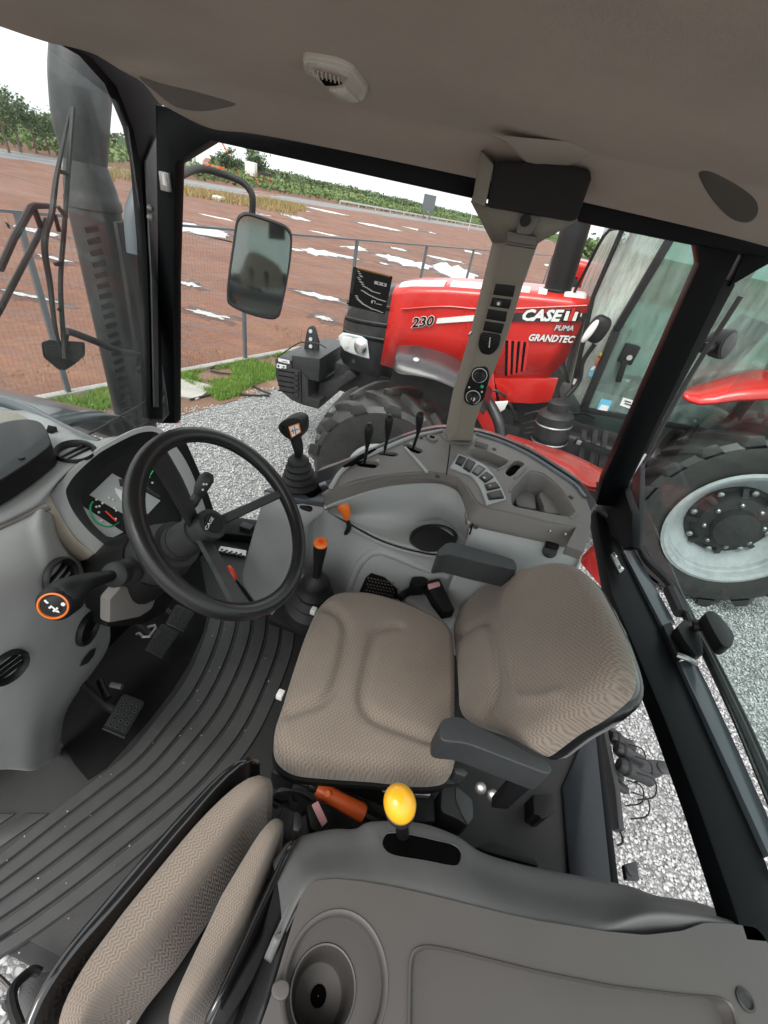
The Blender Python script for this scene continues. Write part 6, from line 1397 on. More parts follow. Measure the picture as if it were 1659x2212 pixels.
# shelf inside the large bin
MB().prism(fillet([q(Z16(*p), z=2.155) for p in [(1020, 640), (1080, 590), (1140, 620), (1300, 860), (1085, 830), (1075, 760)]], .01, 2), (0, 0, -.05)).done('bin_shelf', 'trim_brown', trim, bevel=.008)
MB().prism(fillet([q(Z16(*p), z=2.135) for p in [(780, 670), (860, 600), (920, 600), (990, 660), (1000, 800), (800, 760)]], .01, 2), (0, 0, -.02)).done('bin_floor_pad', 'trim_brown', trim, bevel=.005)
for (x, y) in ((505, 338), (562, 337), (590, 284), (726, 252)): MB().box(q(Z5(x, y), z=ZT+.0008), (.007, .004, .0008)).done('lever_mark', 'sticker_white', trim)
# raised outline round the bins, joint line, step edge
for l in ([(720, 620), (765, 560), (895, 424), (960, 404), (1090, 442), (1262, 596), (1392, 800), (1398, 856), (1346, 894)], [(770, 482), (830, 432), (900, 360)], [(725, 296), (700, 340), (600, 396)]):
    MB().tube([q(Z16(*p), z=ZT+.001) for p in l], .0035, 6, sub=40).done('bin_bead', 'trim_brown', trim)
MB().tube([q(Z16(*p), z=ZT+.0005) for p in [(105, 130), (90, 280), (68, 440)]], .0016, 6).done('panel_joint', 'void_black', trim)
MB().prism([q(p, z=ZT+.004) for p in [Z5(505, 400), Z5(360, 462), Z5(395, 392), Z5(470, 345), Z5(600, 300), Z5(690, 278), Z5(760, 340), Z5(805, 388)]][:0] or [q(Z5(690, 270), z=ZT+.003), q(Z5(700, 268), z=ZT+.003), q(Z5(765, 335), z=ZT+.003), q(Z5(812, 392), z=ZT+.003), q(Z5(800, 394), z=ZT+.003), q(Z5(752, 340), z=ZT+.003)], (0, 0, -.006)).done('panel_ridge', 'console_grey', trim, bevel=.001)
MB().tube([q(Z5(*p), z=ZT+.004) for p in [(330, 470), (385, 388), (470, 334), (600, 276), (740, 220), (880, 190)]], .007, 8, sub=30).done('trim_edge', 'console_grey', trim)
MB().tube([q(Z5(*p), z=ZT+.002) for p in [(1040, 206), (1160, 242), (1300, 306), (1420, 381), (1530, 456), (1588, 524)]], .009, 8, sub=30).done('trim_edge', 'beam_grey', trim)
MB().prism([q(Z5(*p), z=ZT+.012) for p in [(400, 372), (388, 366), (480, 310), (548, 276), (556, 284), (490, 322)]], (0, 0, -.02)).done('trim_gap', 'void_black', trim)
# outer sill ledge against the panes
sill = [q(Z5(*p), z=2.19) for p in [(262, 392), (380, 350), (540, 280), (720, 205), (880, 172), (1050, 190), (1180, 228), (1320, 290), (1450, 372), (1560, 446), (1640, 540)]]
MB().ring([[p, p+V((0, .05, -.01)), p+V((0, .05, -.05)), p+V((0, 0, -.05))] for p in crom(sill, 30)]).done('window_sill', 'beam_grey', CN, smooth=40)
# small fittings on the top
def disc(p, z, r, nm, mat, par, h=.004, inner=None):
    o = MB().lathe([(r, 0), (r*.95, h), (r*.6, h*1.1), (.001, h*.6)], q(p, z=z), (0, 0, 1), 18).done(nm, mat, par)
    if inner: MB().lathe([(r*.5, h*1.15), (.001, h*1.2)], q(p, z=z), (0, 0, 1), 14, caps=False).done('fitting_hole', inner, o)
    return o
disc(Z5(828, 232), ZT, .022, 'cable_grommet', 'trim_brown', trim, .008, 'void_black')
for p, r in ((Z5(857, 419), .008), (Z16(1355, 680), .009), (Z16(563, 182), .008), (Z5(778, 230), .005)): disc(p, ZT, r, 'trim_screw', 'dark_plastic', trim)
MB().box(q(Z16(435, 125), z=ZT+.01), (.05, .02, .02)).done('post_clip', 'trim_brown', trim, bevel=.005)
MB().prism(fillet([q(Z5(*p), z=ZT+.004) for p in [(870, 205), (890, 232), (960, 252), (1030, 252), (1060, 220), (1000, 190)]], .012, 3), (0, 0, -.01)).done('post_foot', 'trim_brown', trim, bevel=.003)
# switch bank
so = [(190, 222), (310, 270), (460, 342), (562, 450), (636, 570), (690, 690)]; si = [(108, 362), (228, 408), (322, 446), (412, 560), (462, 680), (484, 748)]
A_ = crom([q(Z16(*p), z=ZT+.006) for p in so], 24); B_ = crom([q(Z16(*p), z=ZT+.006) for p in si], 24)
SB = MB().ring([[b-V((0, 0, .008)), b, a, a-V((0, 0, .008))] for a, b in zip(A_, B_)]).done('switch_bank', 'console_grey', CN, bevel=.002, smooth=30)
sws = [[(200, 240), (277, 268), (226, 350), (158, 318)], [(292, 270), (372, 312), (312, 414), (240, 368)], [(400, 335), (472, 377), (392, 452), (330, 412)], [(482, 405), (560, 465), (472, 522), (408, 466)], [(575, 510), (627, 572), (490, 602), (464, 540)], [(632, 598), (668, 680), (510, 696), (488, 630)]]
for i, s_ in enumerate(sws):
    w = MB().prism([q(Z16(*p), z=ZT+.010) for p in s_], (0, 0, -.006)).done('rocker_switch', 'black_plastic' if i not in (2,) else 'dark_plastic', SB, bevel=.0015)
    P_ = [q(Z16(*p), z=ZT+.0125) for p in s_]; c = sum(P_, V((0, 0, 0)))/4
    MB().prism([c+(p-c)*.72 for p in P_], (0, 0, -.003)).done('rocker', 'dark_plastic' if i != 2 else 'trim_brown', w, bevel=.001)
    if i in (3, 4): MB().box(q(Z16(*((460, 474) if i == 3 else (520, 556))), z=ZT+.0132), (.007, .007, .001)).done('switch_mark', 'sticker_white' if i == 3 else 'orange_plastic', w)
# band between the top and the scoop
ra = zt([(286, 502), (350, 465), (560, 411), (690, 396), (820, 390), (905, 402), (962, 422), (1012, 472), (1046, 528), (1078, 556), (1120, 572), (1250, 600), (1400, 638), (1543, 664)], ZT-.002)
rb = zt([(300, 555), (400, 516), (560, 470), (690, 450), (835, 444), (915, 462), (965, 490), (992, 540), (1003, 580), (1012, 612), (1035, 645), (1200, 690), (1380, 728), (1536, 762)], 2.14)
rm = [a.lerp(b, .5)+V((0, 0, .006)) for a, b in zip(ra, rb)]
tband = MB().loft([ra, rm, rb, [p+V((0, .02, -.03)) for p in rb]], 60, 12).done('trim_band', 'trim_brown', CN, smooth=60, solid=.008)
TB = bvh(tband)
pl = MB().prism(fillet([cast(TB, Z16(*p), .006) for p in [(1095, 1015), (1110, 1000), (1150, 1000), (1190, 985), (1230, 985), (1300, 1040), (1308, 1060), (1280, 1075), (1240, 1075), (1200, 1090), (1150, 1070)]], .006, 3), (0, .003, -.008)).done('cover_plate', 'black_plastic', CN, bevel=.002)
for p in ((1124, 1017), (1283, 1052)): MB().lathe([(.006, 0), (.005, .003), (.001, .004)], cast(TB, Z16(*p), .007), (0, -.4, 1), 12).done('plate_screw', 'bright_steel', pl)
# scoop
b0 = zt([(302, 560), (400, 522), (600, 464), (835, 448), (950, 484), (996, 560), (1020, 645)], 2.142)
b1 = zt([(312, 568), (420, 552), (600, 530), (790, 520), (900, 548), (970, 610), (1014, 680)], 2.09)
b2 = zt([(318, 576), (430, 590), (570, 600), (740, 610), (880, 610), (965, 670), (1008, 720)], 2.02)
b3 = zt([(318, 582), (430, 632), (545, 668), (700, 672), (860, 640), (975, 715), (1004, 745)], 1.985)
b4 = zt([(314, 588), (425, 652), (545, 716), (655, 758), (765, 786), (870, 800), (1000, 768)], 1.978)
bowl = MB().loft([b0, b1, b2, b3, b4], 50, 40).done('storage_scoop', 'console_grey', CN, smooth=70, solid=.008)
BB = bvh(bowl)
MB().tube([cast(BB, Z5(*p), .002) for p in [(445, 600), (460, 575), (490, 572), (540, 600), (620, 650), (690, 690), (712, 720)]], .006, 8, sub=30).done('scoop_bead', 'console_grey', bowl)
cm = []
for k in range(32): cm.append(q(Z5(838+118*cos(2*pi*k/32), 716+64*sin(2*pi*k/32)), z=1.995))
c = sum(cm, V((0, 0, 0)))/32
cupm = MB().ring([[p-V((0, 0, .01)) for p in cm], cm, [c+(p-c)*.9 for p in cm], [c+(p-c)*.86-V((0, 0, .006)) for p in cm]]).done('cup_mat', 'dark_plastic', CN, smooth=40)
# rear light panel
p0 = zt([(1030, 650), (1200, 697), (1380, 734), (1540, 768), (1572, 790)], 2.138)
rp2 = MB().loft([p0, [p+V((0, -.03, -.06)) for p in p0], [p+V((0, -.05, -.25)) for p in p0], [p+V((0, -.05, -.65)) for p in p0]], 30, 16).done('rear_panel', 'console_grey', CN, smooth=60, solid=.01)
RB = bvh(rp2)
MB().lathe([(.009, 0), (.008, .004), (.001, .004)], cast(RB, Z5(1046, 664), .001), (-.1, -.7, .6), 12).done('panel_screw', 'dark_plastic', CN)
sk = MB().lathe([(.022, 0), (.022, .012), (.018, .015), (.001, .015)], cast(RB, Z5(1410, 786), -.002), (-.1, -.75, .5), 20).done('power_socket', 'dark_plastic', CN)
MB().box(cast(RB, Z5(1415, 760), .008), (.04, .02, .02)).done('socket_lid', 'black_plastic', sk, bevel=.004)
MB().tube([q(Z5(1030, 650), z=2.14), cast(RB, Z5(1015, 700), .002), cast(BB, Z5(1003, 750), .002) if BB.ray_cast(CAM, ray(Z5(1003, 750)))[0] else q(Z5(1003, 750), z=1.99)], .0025, 6).done('panel_joint', 'void_black', CN)
# lower panel below the scoop
l0 = zt([(230, 610), (282, 573), (340, 604), (430, 656), (545, 720), (655, 762), (765, 790), (870, 804), (1000, 775), (1250, 850)], 1.98)
l1 = zt([(205, 650), (255, 610), (320, 640), (420, 690), (540, 752), (655, 795), (765, 825), (880, 845), (1010, 830), (1260, 890)], 1.945)
l2 = [p+V((0, -.015, -.12)) for p in l1]; l3 = [p+V((0, -.01, -.30)) for p in l1]; l4 = [p+V((0, .0, -.52)) for p in l1]
low = MB().loft([l0, l1, l2, l3, l4], 60, 40).done('lower_panel', 'console_grey', CN, smooth=70, solid=.01)
WB = bvh(low)
MB().tube([p+V((0, -.001, .001)) for p in crom(l0, 40)], .0022, 6).done('panel_joint', 'void_black', CN)
for p in ((255, 618), (305, 610), (208, 720), (492, 711), (657, 785)): MB().lathe([(.008, 0), (.007, .003), (.001, .003)], cast(WB, Z5(*p), .001), (-.2, -.7, .6), 12).done('panel_screw', 'dark_plastic', low)
# wheel-arch recess with its mesh grille and the belt reel
arch = [cast(WB, Z5(*p), .004) for p in [(425, 985), (445, 920), (475, 850), (520, 800), (570, 782), (640, 800), (760, 850), (900, 905)]]
MB().tube(arch, .016, 10, sub=40).done('recess_lip', 'console_grey', low)
rc = [cast(WB, Z5(*p), .002) for p in [(470, 985), (490, 930), (525, 880), (580, 845), (650, 848), (668, 860), (672, 985)]]
MB().prism(fillet(rc, .01, 2), V((0, -.004, .002))).done('recess_panel', 'trim_brown', low)
gr_ = MB().prism([cast(WB, Z5(*p), .010) for p in [(468, 1000), (510, 905), (535, 885), (600, 905), (660, 960), (668, 1010)]], V((0, -.006, .003))).done('air_grille', 'black_plastic', CN)
for i in range(9):
    for j in range(7):
        x, y = 525+15*i+(7 if j % 2 else 0)-4*j*.5, 902+15*j+3*i
        if y > 1005 or x > 655 or x < 515-(y-890)*.33 or y < 890+(x-520)*.22: continue
        p = cast(WB, Z5(x, y), .019)
        MB().box(p, (.0065, .002, .0045)).done('grille_cell', 'trim_brown', gr_)
# nose of the console below the joystick
nr = [[((575, 1060), 2.12), ((612, 1066), 2.12), ((662, 1074), 2.12), ((703, 1084), 2.12)],
      [((566, 1095), 2.05), ((602, 1106), 2.05), ((652, 1112), 2.05), ((697, 1100), 2.08)],
      [((548, 1160), 1.85), ((582, 1172), 1.86), ((628, 1174), 1.88), ((668, 1118), 2.03)],
      [((527, 1238), 1.60), ((566, 1252), 1.60), ((616, 1255), 1.62), ((655, 1150), 1.97)],
      [((538, 1272), 1.50), ((580, 1298), 1.48), ((632, 1318), 1.48), ((652, 1200), 1.85)],
      [((570, 1312), 1.42), ((610, 1336), 1.42), ((652, 1355), 1.42), ((668, 1290), 1.62)]]
MB().loft([[q(p, z=z) for p, z in r] for r in nr], 24, 30).done('console_nose', 'console_grey', CN, smooth=70, solid=.012)
MB().prism([q(p, z=2.125) for p in [(570, 1058), (640, 1030), (700, 1030), (712, 1060), (700, 1086), (640, 1076)]], (0, 0, -.02)).done('stick_mount', 'beam_grey', CN, bevel=.004)
MB().tube([q(p, z=1.45) for p in [(600, 1322), (660, 1352), (740, 1380)]], .02, 10, sub=10).done('foot_trim', 'dark_plastic', CN)
MB().prism([q(p, z=2.128) for p in [Z5(205, 505), Z5(240, 460), Z5(270, 458), Z5(288, 488), Z5(250, 515), Z5(225, 520)]], (0, 0, -.004)).done('mount_gap', 'void_black', CN)

# ---- joysticks and levers, each moves by itself
def boot(mb, c, ax, prof): return mb.lathe(prof, c, ax, 28)
J = thing('joystick', 'tall black loader joystick in a ribbed rubber boot at the front of the console', 'joystick', q((648, 1056), z=2.11))
jb = q((648, 1056), z=2.11); jt = q((644, 985), y=jb.y-.005); ax = jt-jb; h = ax.length
pr = []
for k in range(6): f = k/6; r = .062*(1-f)+.024*f; pr += [(r*1.08, h*f), (r*1.1, h*(f+.04)), (r*.88, h*(f+.12))]
MB().lathe([(.066, -.02), (.07, -.008)]+pr+[(.018, h*1.02)], jb, ax, 30).done('rubber_boot', 'rubber_black', J, smooth=45)
MB().box(jb+V((.0, 0, -.02)), (.14, .13, .02)).done('boot_base', 'black_plastic', J, bevel=.012)
yj = jb.y-.01
MB().tube([jt, q(Z5(172, 290), y=yj), q(Z5(160, 240), y=yj), q(Z5(150, 200), y=yj)], [.014, .017, .020, .022], 14, sub=8, flat=.8).done('stick_grip', 'satin_black', J, smooth=60)
hd = MB().prism(fillet([q(Z5(*p), y=yj-.025) for p in [(66, 172), (80, 150), (130, 127), (168, 130), (186, 150), (188, 205), (172, 238), (140, 240), (105, 228), (75, 195)]], .012, 3), (0, .05, 0)).done('stick_head', 'satin_black', J, bevel=.006)
MB().prism([q(Z5(*p), y=yj-.028) for p in [(120, 172), (172, 154), (182, 200), (136, 228)]], (0, .004, 0)).done('label_border', 'orange_plastic', hd)
MB().prism([q(Z5(*p), y=yj-.0285) for p in [(125, 175), (169, 160), (178, 198), (140, 222)]], (0, .004, 0)).done('label_plate', 'sticker_white', hd)
for a, b in (((150, 170), (158, 212)), ((134, 196), (172, 182)), ((140, 182), (146, 206))): MB().bar(q(Z5(*a), y=yj-.0292), q(Z5(*b), y=yj-.0292), .0018, .0008, up=(0, 1, 0)).done('label_line', 'dark_plastic', hd)
MB().lathe([(.008, 0), (.007, .004), (.001, .005)], q(Z5(86, 178), y=yj-.026), (-.6, -.8, 0), 12).done('thumb_button', 'black_plastic', hd)
def lever(kx, ky, bx, by, lab, kl):
    b = q(Z5(bx, by), z=ZT-.01); y = b.y
    t = thing('spool_lever', lab, 'lever', b, 'black spool levers along the console rim')
    k = q(Z5(kx, ky), y=y-.005); k0 = q(Z5(kx-4, ky+kl*.55), y=y-.003)
    MB().tube([b-V((0, 0, .03)), b.lerp(k0, .5), k0], .0055, 8).done('lever_rod', 'satin_black', t)
    k1 = q(Z5(kx+6, ky-kl*.5), y=y-.008)
    MB().tube([k0-V((0, 0, .004)), k0.lerp(k1, .25), k0.lerp(k1, .6), k0.lerp(k1, .85), k1], [.008, .014, .019, .018, .008], 14, sub=14, flat=.75).done('lever_knob', 'satin_black', t, smooth=70)
lever(514, 208, 497, 352, 'black spool lever nearest the joystick, standing in the first slot', 108)
lever(613, 168, 592, 300, 'black spool lever in the middle of the row, a little taller', 112)
lever(766, 145, 736, 276, 'black spool lever nearest the beige control post', 100)
# orange topped throttle lever
b = cast(WB, Z5(405, 700), 0); t = thing('throttle_lever', 'black hand lever with a bright orange knob in a dark slot of the console', 'lever', b)
MB().prism(fillet([cast(WB, Z5(*p), .002) for p in [(333, 662), (372, 655), (405, 690), (440, 712), (432, 738), (405, 728), (385, 705), (340, 702)]], .004, 2), V((0, -.002, .001))).done('slot_plate', 'void_black', t)
o0 = q(Z5(408, 625), y=b.y-.05)
MB().tube([b, q(Z5(420, 665), y=b.y-.02), o0], [.010, .009, .007], 10, sub=8).done('lever_rod', 'satin_black', t)
MB().tube([o0, q(Z5(406, 600), y=b.y-.055), q(Z5(392, 565), y=b.y-.06), q(Z5(372, 540), y=b.y-.06), q(Z5(362, 532), y=b.y-.06)], [.010, .015, .021, .021, .012], 14, sub=14).done('lever_knob', 'orange_plastic', t, smooth=70)
# second joystick
jb = q((672, 1305), z=1.70); jt = q(Z5(262, 905), z=1.87)
t = thing('joystick', 'short black gear stick with an orange button top in a bellows boot beside the seat', 'joystick', jb)
ax = jt-jb; h = ax.length; pr = []
for k in range(4): f = k/4; r = .085*(1-f)+.03*f; pr += [(r*1.05, h*f), (r*1.08, h*(f+.05)), (r*.80, h*(f+.17))]
MB().lathe([(.09, -.06), (.095, -.02)]+pr+[(.02, h*1.02)], jb, ax, 30).done('rubber_boot', 'rubber_black', t, smooth=45)
MB().box(jb+V((0, 0, -.06)), (.24, .18, .03)).done('boot_base', 'black_plastic', t, bevel=.01)
jk = q(Z5(280, 748), z=2.02)
MB().tube([jt-V((0, 0, .02)), jt.lerp(jk, .35), jt.lerp(jk, .75), jk], [.014, .015, .021, .022], 16, sub=12).done('stick_grip', 'satin_black', t, smooth=60)
d = (jk-jt).normalized(); tp = MB().lathe([(.022, -.004), (.022, .004), (.017, .009), (.001, .010)], jk, d+V((0, -.25, .3)), 22).done('grip_cap', 'orange_plastic', t, smooth=40)
MB().lathe([(.0085, .0085), (.0075, .0115), (.001, .012)], jk, d+V((0, -.25, .3)), 18, caps=False).done('cap_button', 'red_tab', tp)
# ================================================================== DRIVER SEAT
DS_ = thing('driver_seat', 'driver seat upholstered in beige herringbone cloth with two dark armrests', 'seat', (.1, .7, 1.45))
def segd(p, pl):
    b = 9
    for a, c in zip(pl, pl[1:]):
        d = c-a; t = max(0, min(1, (p-a).dot(d)/d.length_squared)); b = min(b, (p-(a+d*t)).length)
    return b
def pad(name, outline, P0, n, up, prof, grooves, crown, parent, nu=110, bulge=()):
    """upholstered pad: outline in the plane (P0, n); prof = [(inset 0..1, height)] round the edge; grooves: [(polyline, width, depth)]"""
    n = V(n).normalized(); O = crom([qn(p, P0, n) for p in outline], nu, True)
    c = sum(O, V((0, 0, 0)))/nu
    gs = [([qn(p, P0, n) for p in pl], w, d) for pl, w, d in grooves]
    gs = [(crom(pl, 30), w, d) for pl, w, d in gs]
    ex = (O[0]-c).normalized(); u = V(up); u = (u-n*u.dot(n)).normalized(); w = n.cross(u)
    mb = MB(); loops = []
    def hgt(p, s):
        h = crown*(1-s*s)
        for pl, gw, gd in gs:
            d = segd(p, pl); h -= gd*math.exp(-(d/gw)**2)
        return h
    R = []
    for ins, hh in prof: R.append((1-ins, hh, False))
    s0 = 1-prof[-1][0]; h0 = prof[-1][1]
    for k in range(1, 34): R.append((s0*(1-k/34), h0, True))
    for s, hh, rel in R:
        l = []
        for p in O:
            pp = c+(p-c)*s
            k_ = hgt(pp, s) if s <= s0 else 0
            if s > s0: k_ = 0
            elif s == s0: k_ = hgt(pp, s)
            l.append(pp+n*(hh+k_))
        loops.append(l)
    mb.ring(loops, caps=False)
    o = len(mb.v); mb.v.append(c+n*(h0+hgt(c, 0))); k0 = (len(loops)-1)*nu
    mb.f += [(k0+i, k0+(i+1) % nu, o) for i in range(nu)]
    for i, p in enumerate(mb.v): d = p-c; mb.uv[i] = (d.dot(w)+1, d.dot(u)+1)
    return mb.done(name, 'seat_fabric', parent, smooth=75)
co_ = [Z6(*p) for p in [(240, 262), (300, 217), (380, 208), (480, 221), (600, 258), (700, 300), (770, 338), (803, 380), (813, 450), (817, 600), (817, 740), (822, 860), (815, 950), (780, 985), (680, 992), (500, 972), (300, 957), (140, 940), (72, 902), (44, 850), (50, 770), (80, 680), (120, 550), (160, 430), (200, 330)]]
zc = 1.90
prof = [(.10, -.10), (.03, -.095), (.0, -.07), (.0, -.035), (.015, -.012), (.045, .002), (.09, .010)]
gr1 = [[Z6(*p) for p in l] for l in ([(90, 742), (170, 722), (240, 700), (285, 655), (310, 590), (335, 490), (345, 400), (325, 345), (280, 305), (230, 285)], [(560, 384), (505, 392), (468, 420), (445, 480), (420, 600), (408, 680), (430, 745), (480, 782), (600, 826), (740, 868), (810, 880)])]
CU = pad('seat_cushion', co_, q((760, 1480), z=zc), (0, 0, 1), (1, 0, 0), prof, [(gr1[0], .014, .018), (gr1[1], .013, .017)], .022, DS_)
bo = [Z6(*p) for p in [(806, 395), (815, 335), (850, 272), (920, 203), (1010, 152), (1080, 130), (1180, 97), (1262, 84), (1330, 97), (1390, 142), (1440, 232), (1490, 335), (1528, 450), (1545, 540), (1530, 610), (1490, 660), (1400, 730), (1300, 790), (1230, 842), (1170, 887), (1140, 892), (1080, 862), (990, 815), (900, 785), (838, 750), (828, 650), (818, 520)]]
bo = [(981+(p[0]-981)*.962, 1400+(p[1]-1400)*.972) for p in bo]
BP = V((.215, .72, 1.93)); BN_ = V((-1, 0, .42)).normalized()
gr2 = [[Z6(*p) for p in l] for l in ([(822, 440), (880, 405), (950, 370), (985, 380), (1005, 440), (1022, 560), (1020, 650), (990, 720), (920, 770), (870, 780)], [(1150, 120), (1100, 170), (1060, 230), (1050, 290), (1065, 400), (1085, 520), (1100, 620), (1120, 690), (1200, 700), (1290, 680)])]
prof2 = [(.07, -.055), (.03, -.05), (.012, -.035), (.004, -.015), (.012, .0), (.045, .012), (.10, .018)]
BK = pad('seat_back', bo, BP, BN_, (.42, 0, 1), prof2, [(gr2[0], .012, .015), (gr2[1], .012, -.010)], .014, DS_)
# shells
S1 = crom([qn(p, BP, BN_) for p in bo], 60, True); c = sum(S1, V((0, 0, 0)))/60
MB().ring([[c+(p-c)*.96-BN_*.036 for p in S1], [c+(p-c)*.985-BN_*.038 for p in S1], [c+(p-c)*.985-BN_*.05 for p in S1], [c+(p-c)*.93-BN_*.075 for p in S1]]).done('back_shell', 'gloss_black', DS_, smooth=50)
S2 = crom([q(p, z=zc) for p in co_], 60, True); c = sum(S2, V((0, 0, 0)))/60
MB().ring([[c+(p-c)*1.005-V((0, 0, .092)) for p in S2], [c+(p-c)*1.015-V((0, 0, .105)) for p in S2], [c+(p-c)*.97-V((0, 0, .13)) for p in S2]]).done('cushion_pan', 'black_plastic', DS_, smooth=50)
MB().box((-.01, .68, 1.66), (.36, .40, .24)).done('seat_suspension', 'black_plastic', DS_, bevel=.02)
MB().box((.02, .68, 1.5), (.50, .46, .12)).done('seat_base', 'satin_black', DS_, bevel=.015)
for p in ((70, 655), (210, 300)): MB().box(q(Z6(*p), z=1.83), (.018, .022, .02)).done('cushion_clip', 'sticker_white', DS_, bevel=.004)
MB().tube([q(Z6(*p), z=1.80) for p in [(120, 948), (140, 965), (300, 975), (420, 1000)]], .010, 8, sub=8).done('cushion_rail', 'satin_black', DS_)
# armrests
def arm(top, zt_, drop, nm='armrest'):
    P = [q(p, z=zt_) for p in top]
    o = MB().prism(fillet(P, .018, 3), (0, 0, -drop)).done(nm, 'arm_grey', DS_, bevel=.012, bseg=3, smooth=50)
    c = sum(P, V((0, 0, 0)))/len(P)
    return o
arm([Z6(742, 800), Z6(748, 765), Z6(780, 748), Z6(838, 748), Z6(880, 772), Z6(1216, 940), Z6(1220, 1000), Z6(1050, 935), Z6(850, 858), Z6(745, 852)], 2.13, .075)
arm([Z5(852, 812), Z5(858, 778), Z5(905, 742), Z5(940, 742), Z5(1238, 826), Z5(1256, 884), Z5(1060, 840), Z5(910, 800)], 2.125, .075)
for y, x in ((.435, .30), (.985, .24)):
    MB().prism([(x+.0, y, 2.06), (x+.035, y, 2.06), (x+.03, y, 1.92), (x+.0, y, 1.90)], (0, .025 if y < .7 else -.025, 0)).done('armrest_bracket', 'satin_black', DS_, bevel=.005)
MB().prism([q(p, z=1.84) for p in [Z6(800, 960), Z6(840, 960), Z6(870, 985), Z6(850, 1005), Z6(810, 990)]], (0, 0, -.05)).done('recliner_cover', 'arm_grey', DS_, bevel=.008)
# raised platform under the seat
MB().prism([(-.16, .27, 1.415), (.72, .27, 1.415), (.72, 1.12, 1.415), (-.16, 1.05, 1.415)], (0, 0, .135)).done('seat_platform', 'rubber_black', K, bevel=.02)
# ---- things around the seat base
HB = thing('hand_brake', 'orange hand brake grip with a black tip lying beside the driver seat', 'hand brake', q((740, 1732), z=1.6))
a, b = q(Z18(250, 205), z=1.66), q(Z18(515, 345), z=1.63); d = (b-a).normalized()
MB().tube([a, a+d*.015, a.lerp(b, .5), b-d*.01, b], [.015, .021, .020, .023, .020], 14).done('brake_grip', 'orange_grip', HB, smooth=40, bevel=0)
MB().tube([a-d*.022, a-d*.008, a], [.011, .013, .011], 10).done('brake_button', 'black_plastic', HB)
MB().tube([b, b+d*.05, b+d*.12+V((0, 0, -.02))], .012, 8).done('brake_lever', 'satin_black', HB)
MB().lathe([(.001, .001), (.007, .001), (.008, 0)], q(Z18(312, 235), z=1.682), (0, -.2, 1), 14).done('grip_mark', 'orange_plastic', HB)
BT = thing('belt_buckle', 'black belt buckle with a pink release button by the folded seat', 'buckle', q(Z18(262, 360), z=1.7))
MB().prism([q(Z18(*p), z=1.75) for p in [(190, 300), (240, 252), (322, 380), (268, 462), (215, 430)]], (0, 0, -.05)).done('buckle_case', 'black_plastic', BT, bevel=.006)
MB().prism([q(Z18(*p), z=1.756) for p in [(222, 295), (258, 272), (312, 388), (280, 420)]], (0, 0, -.006)).done('release_button', 'pink_button', BT, bevel=.002)
MB().tube([q(Z18(200, 320), z=1.72), q(Z18(120, 270), z=1.68), q(Z18(40, 265), z=1.66), q(Z18(0, 290), z=1.66)], .022, 8, sub=8, flat=.3).done('belt_web', 'satin_black', BT)
MB().tube([q(Z18(*p), z=1.70) for p in [(20, 250), (60, 270), (100, 255), (110, 290), (150, 300)]], .009, 6, sub=10).done('belt_stalk', 'black_plastic', BT)
BU = thing('belt_buckle', 'chrome topped belt buckle hanging on a black strap below the driver seat', 'buckle', q(Z18(870, 300), z=1.65))
MB().prism([q(Z18(*p), z=1.72) for p in [(798, 215), (910, 240), (915, 390), (800, 392)]], (0, 0, -.03)).done('belt_web', 'satin_black', BU, bevel=.004)
MB().prism([q(Z18(*p), z=1.745) for p in [(800, 190), (812, 172), (912, 164), (892, 195), (888, 248), (798, 240)]], (0, 0, -.02)).done('buckle_plate', 'steel', BU, bevel=.004)
for k in range(3): MB().bar(q(Z18(812+4*k, 185+18*k), z=1.748), q(Z18(885, 192+16*k), z=1.748), .004, .003).done('buckle_slot', 'bright_steel', BU)
MB().tube([q(Z18(900, 170), z=1.74), q(Z18(938, 180), z=1.73), q(Z18(935, 212), z=1.72)], .007, 8, sub=6).done('buckle_hook', 'black_plastic', BU)
BR = thing('belt_reel', 'dark grey plastic belt reel housing below the near armrest', 'reel', q(Z18(1040, 320), z=1.6))
MB().prism(fillet([q(Z18(*p), z=1.74) for p in [(950, 200), (975, 178), (1030, 180), (1125, 262), (1132, 370), (1100, 418), (1050, 380), (945, 335)]], .012, 3), (0, 0, -.12)).done('reel_housing', 'dark_plastic', BR, bevel=.012, bseg=3)
MB().prism([q(Z18(*p), z=1.745) for p in [(1030, 190), (1120, 264), (1128, 368), (1098, 412), (1060, 340), (1030, 260)]], (0, 0, -.01)).done('reel_face', 'arm_grey', BR, bevel=.004)
MB().prism(fillet([q(Z18(*p), z=1.76) for p in [(750, 160), (765, 138), (1055, 150), (1060, 172), (1000, 180), (760, 178)]], .006, 2), (0, 0, -.05)).done('reel_bracket', 'dark_plastic', BR, bevel=.008)
MB().box(q(Z18(683, 168), z=1.74), (.055, .05, .05)).done('white_stop', 'silver_paint', BR, bevel=.012)
for (x, y) in ((1168, 200), (1235, 240)): MB().lathe([(.016, 0), (.016, .012), (.011, .015), (.001, .015)], q(Z18(x, y), z=1.66), (-.2, -.5, .8), 12).done('reel_bolt', 'steel', BR)
SBK = thing('seat_bracket', 'black steel bracket standing on the cab floor below the near armrest', 'bracket', q(Z9(930, 150), z=1.5))
MB().prism([q(Z9(*p), z=1.62) for p in [(892, 112), (960, 108), (967, 165), (935, 190), (918, 192), (912, 180), (895, 178)]], (0, 0, -.16)).done('bracket_plate', 'satin_black', SBK, bevel=.006)
MB().prism([q(Z9(*p), z=1.66) for p in [(700, 285), (760, 265), (905, 315), (915, 345), (900, 345), (740, 300)]], (0, 0, -.05)).done('floor_tray', 'satin_black', SBK, bevel=.006)
SR = thing('belt_buckle', 'black belt buckle with a pink button between the far armrest and the console grille', 'buckle', q(Z5(850, 960), z=1.75))
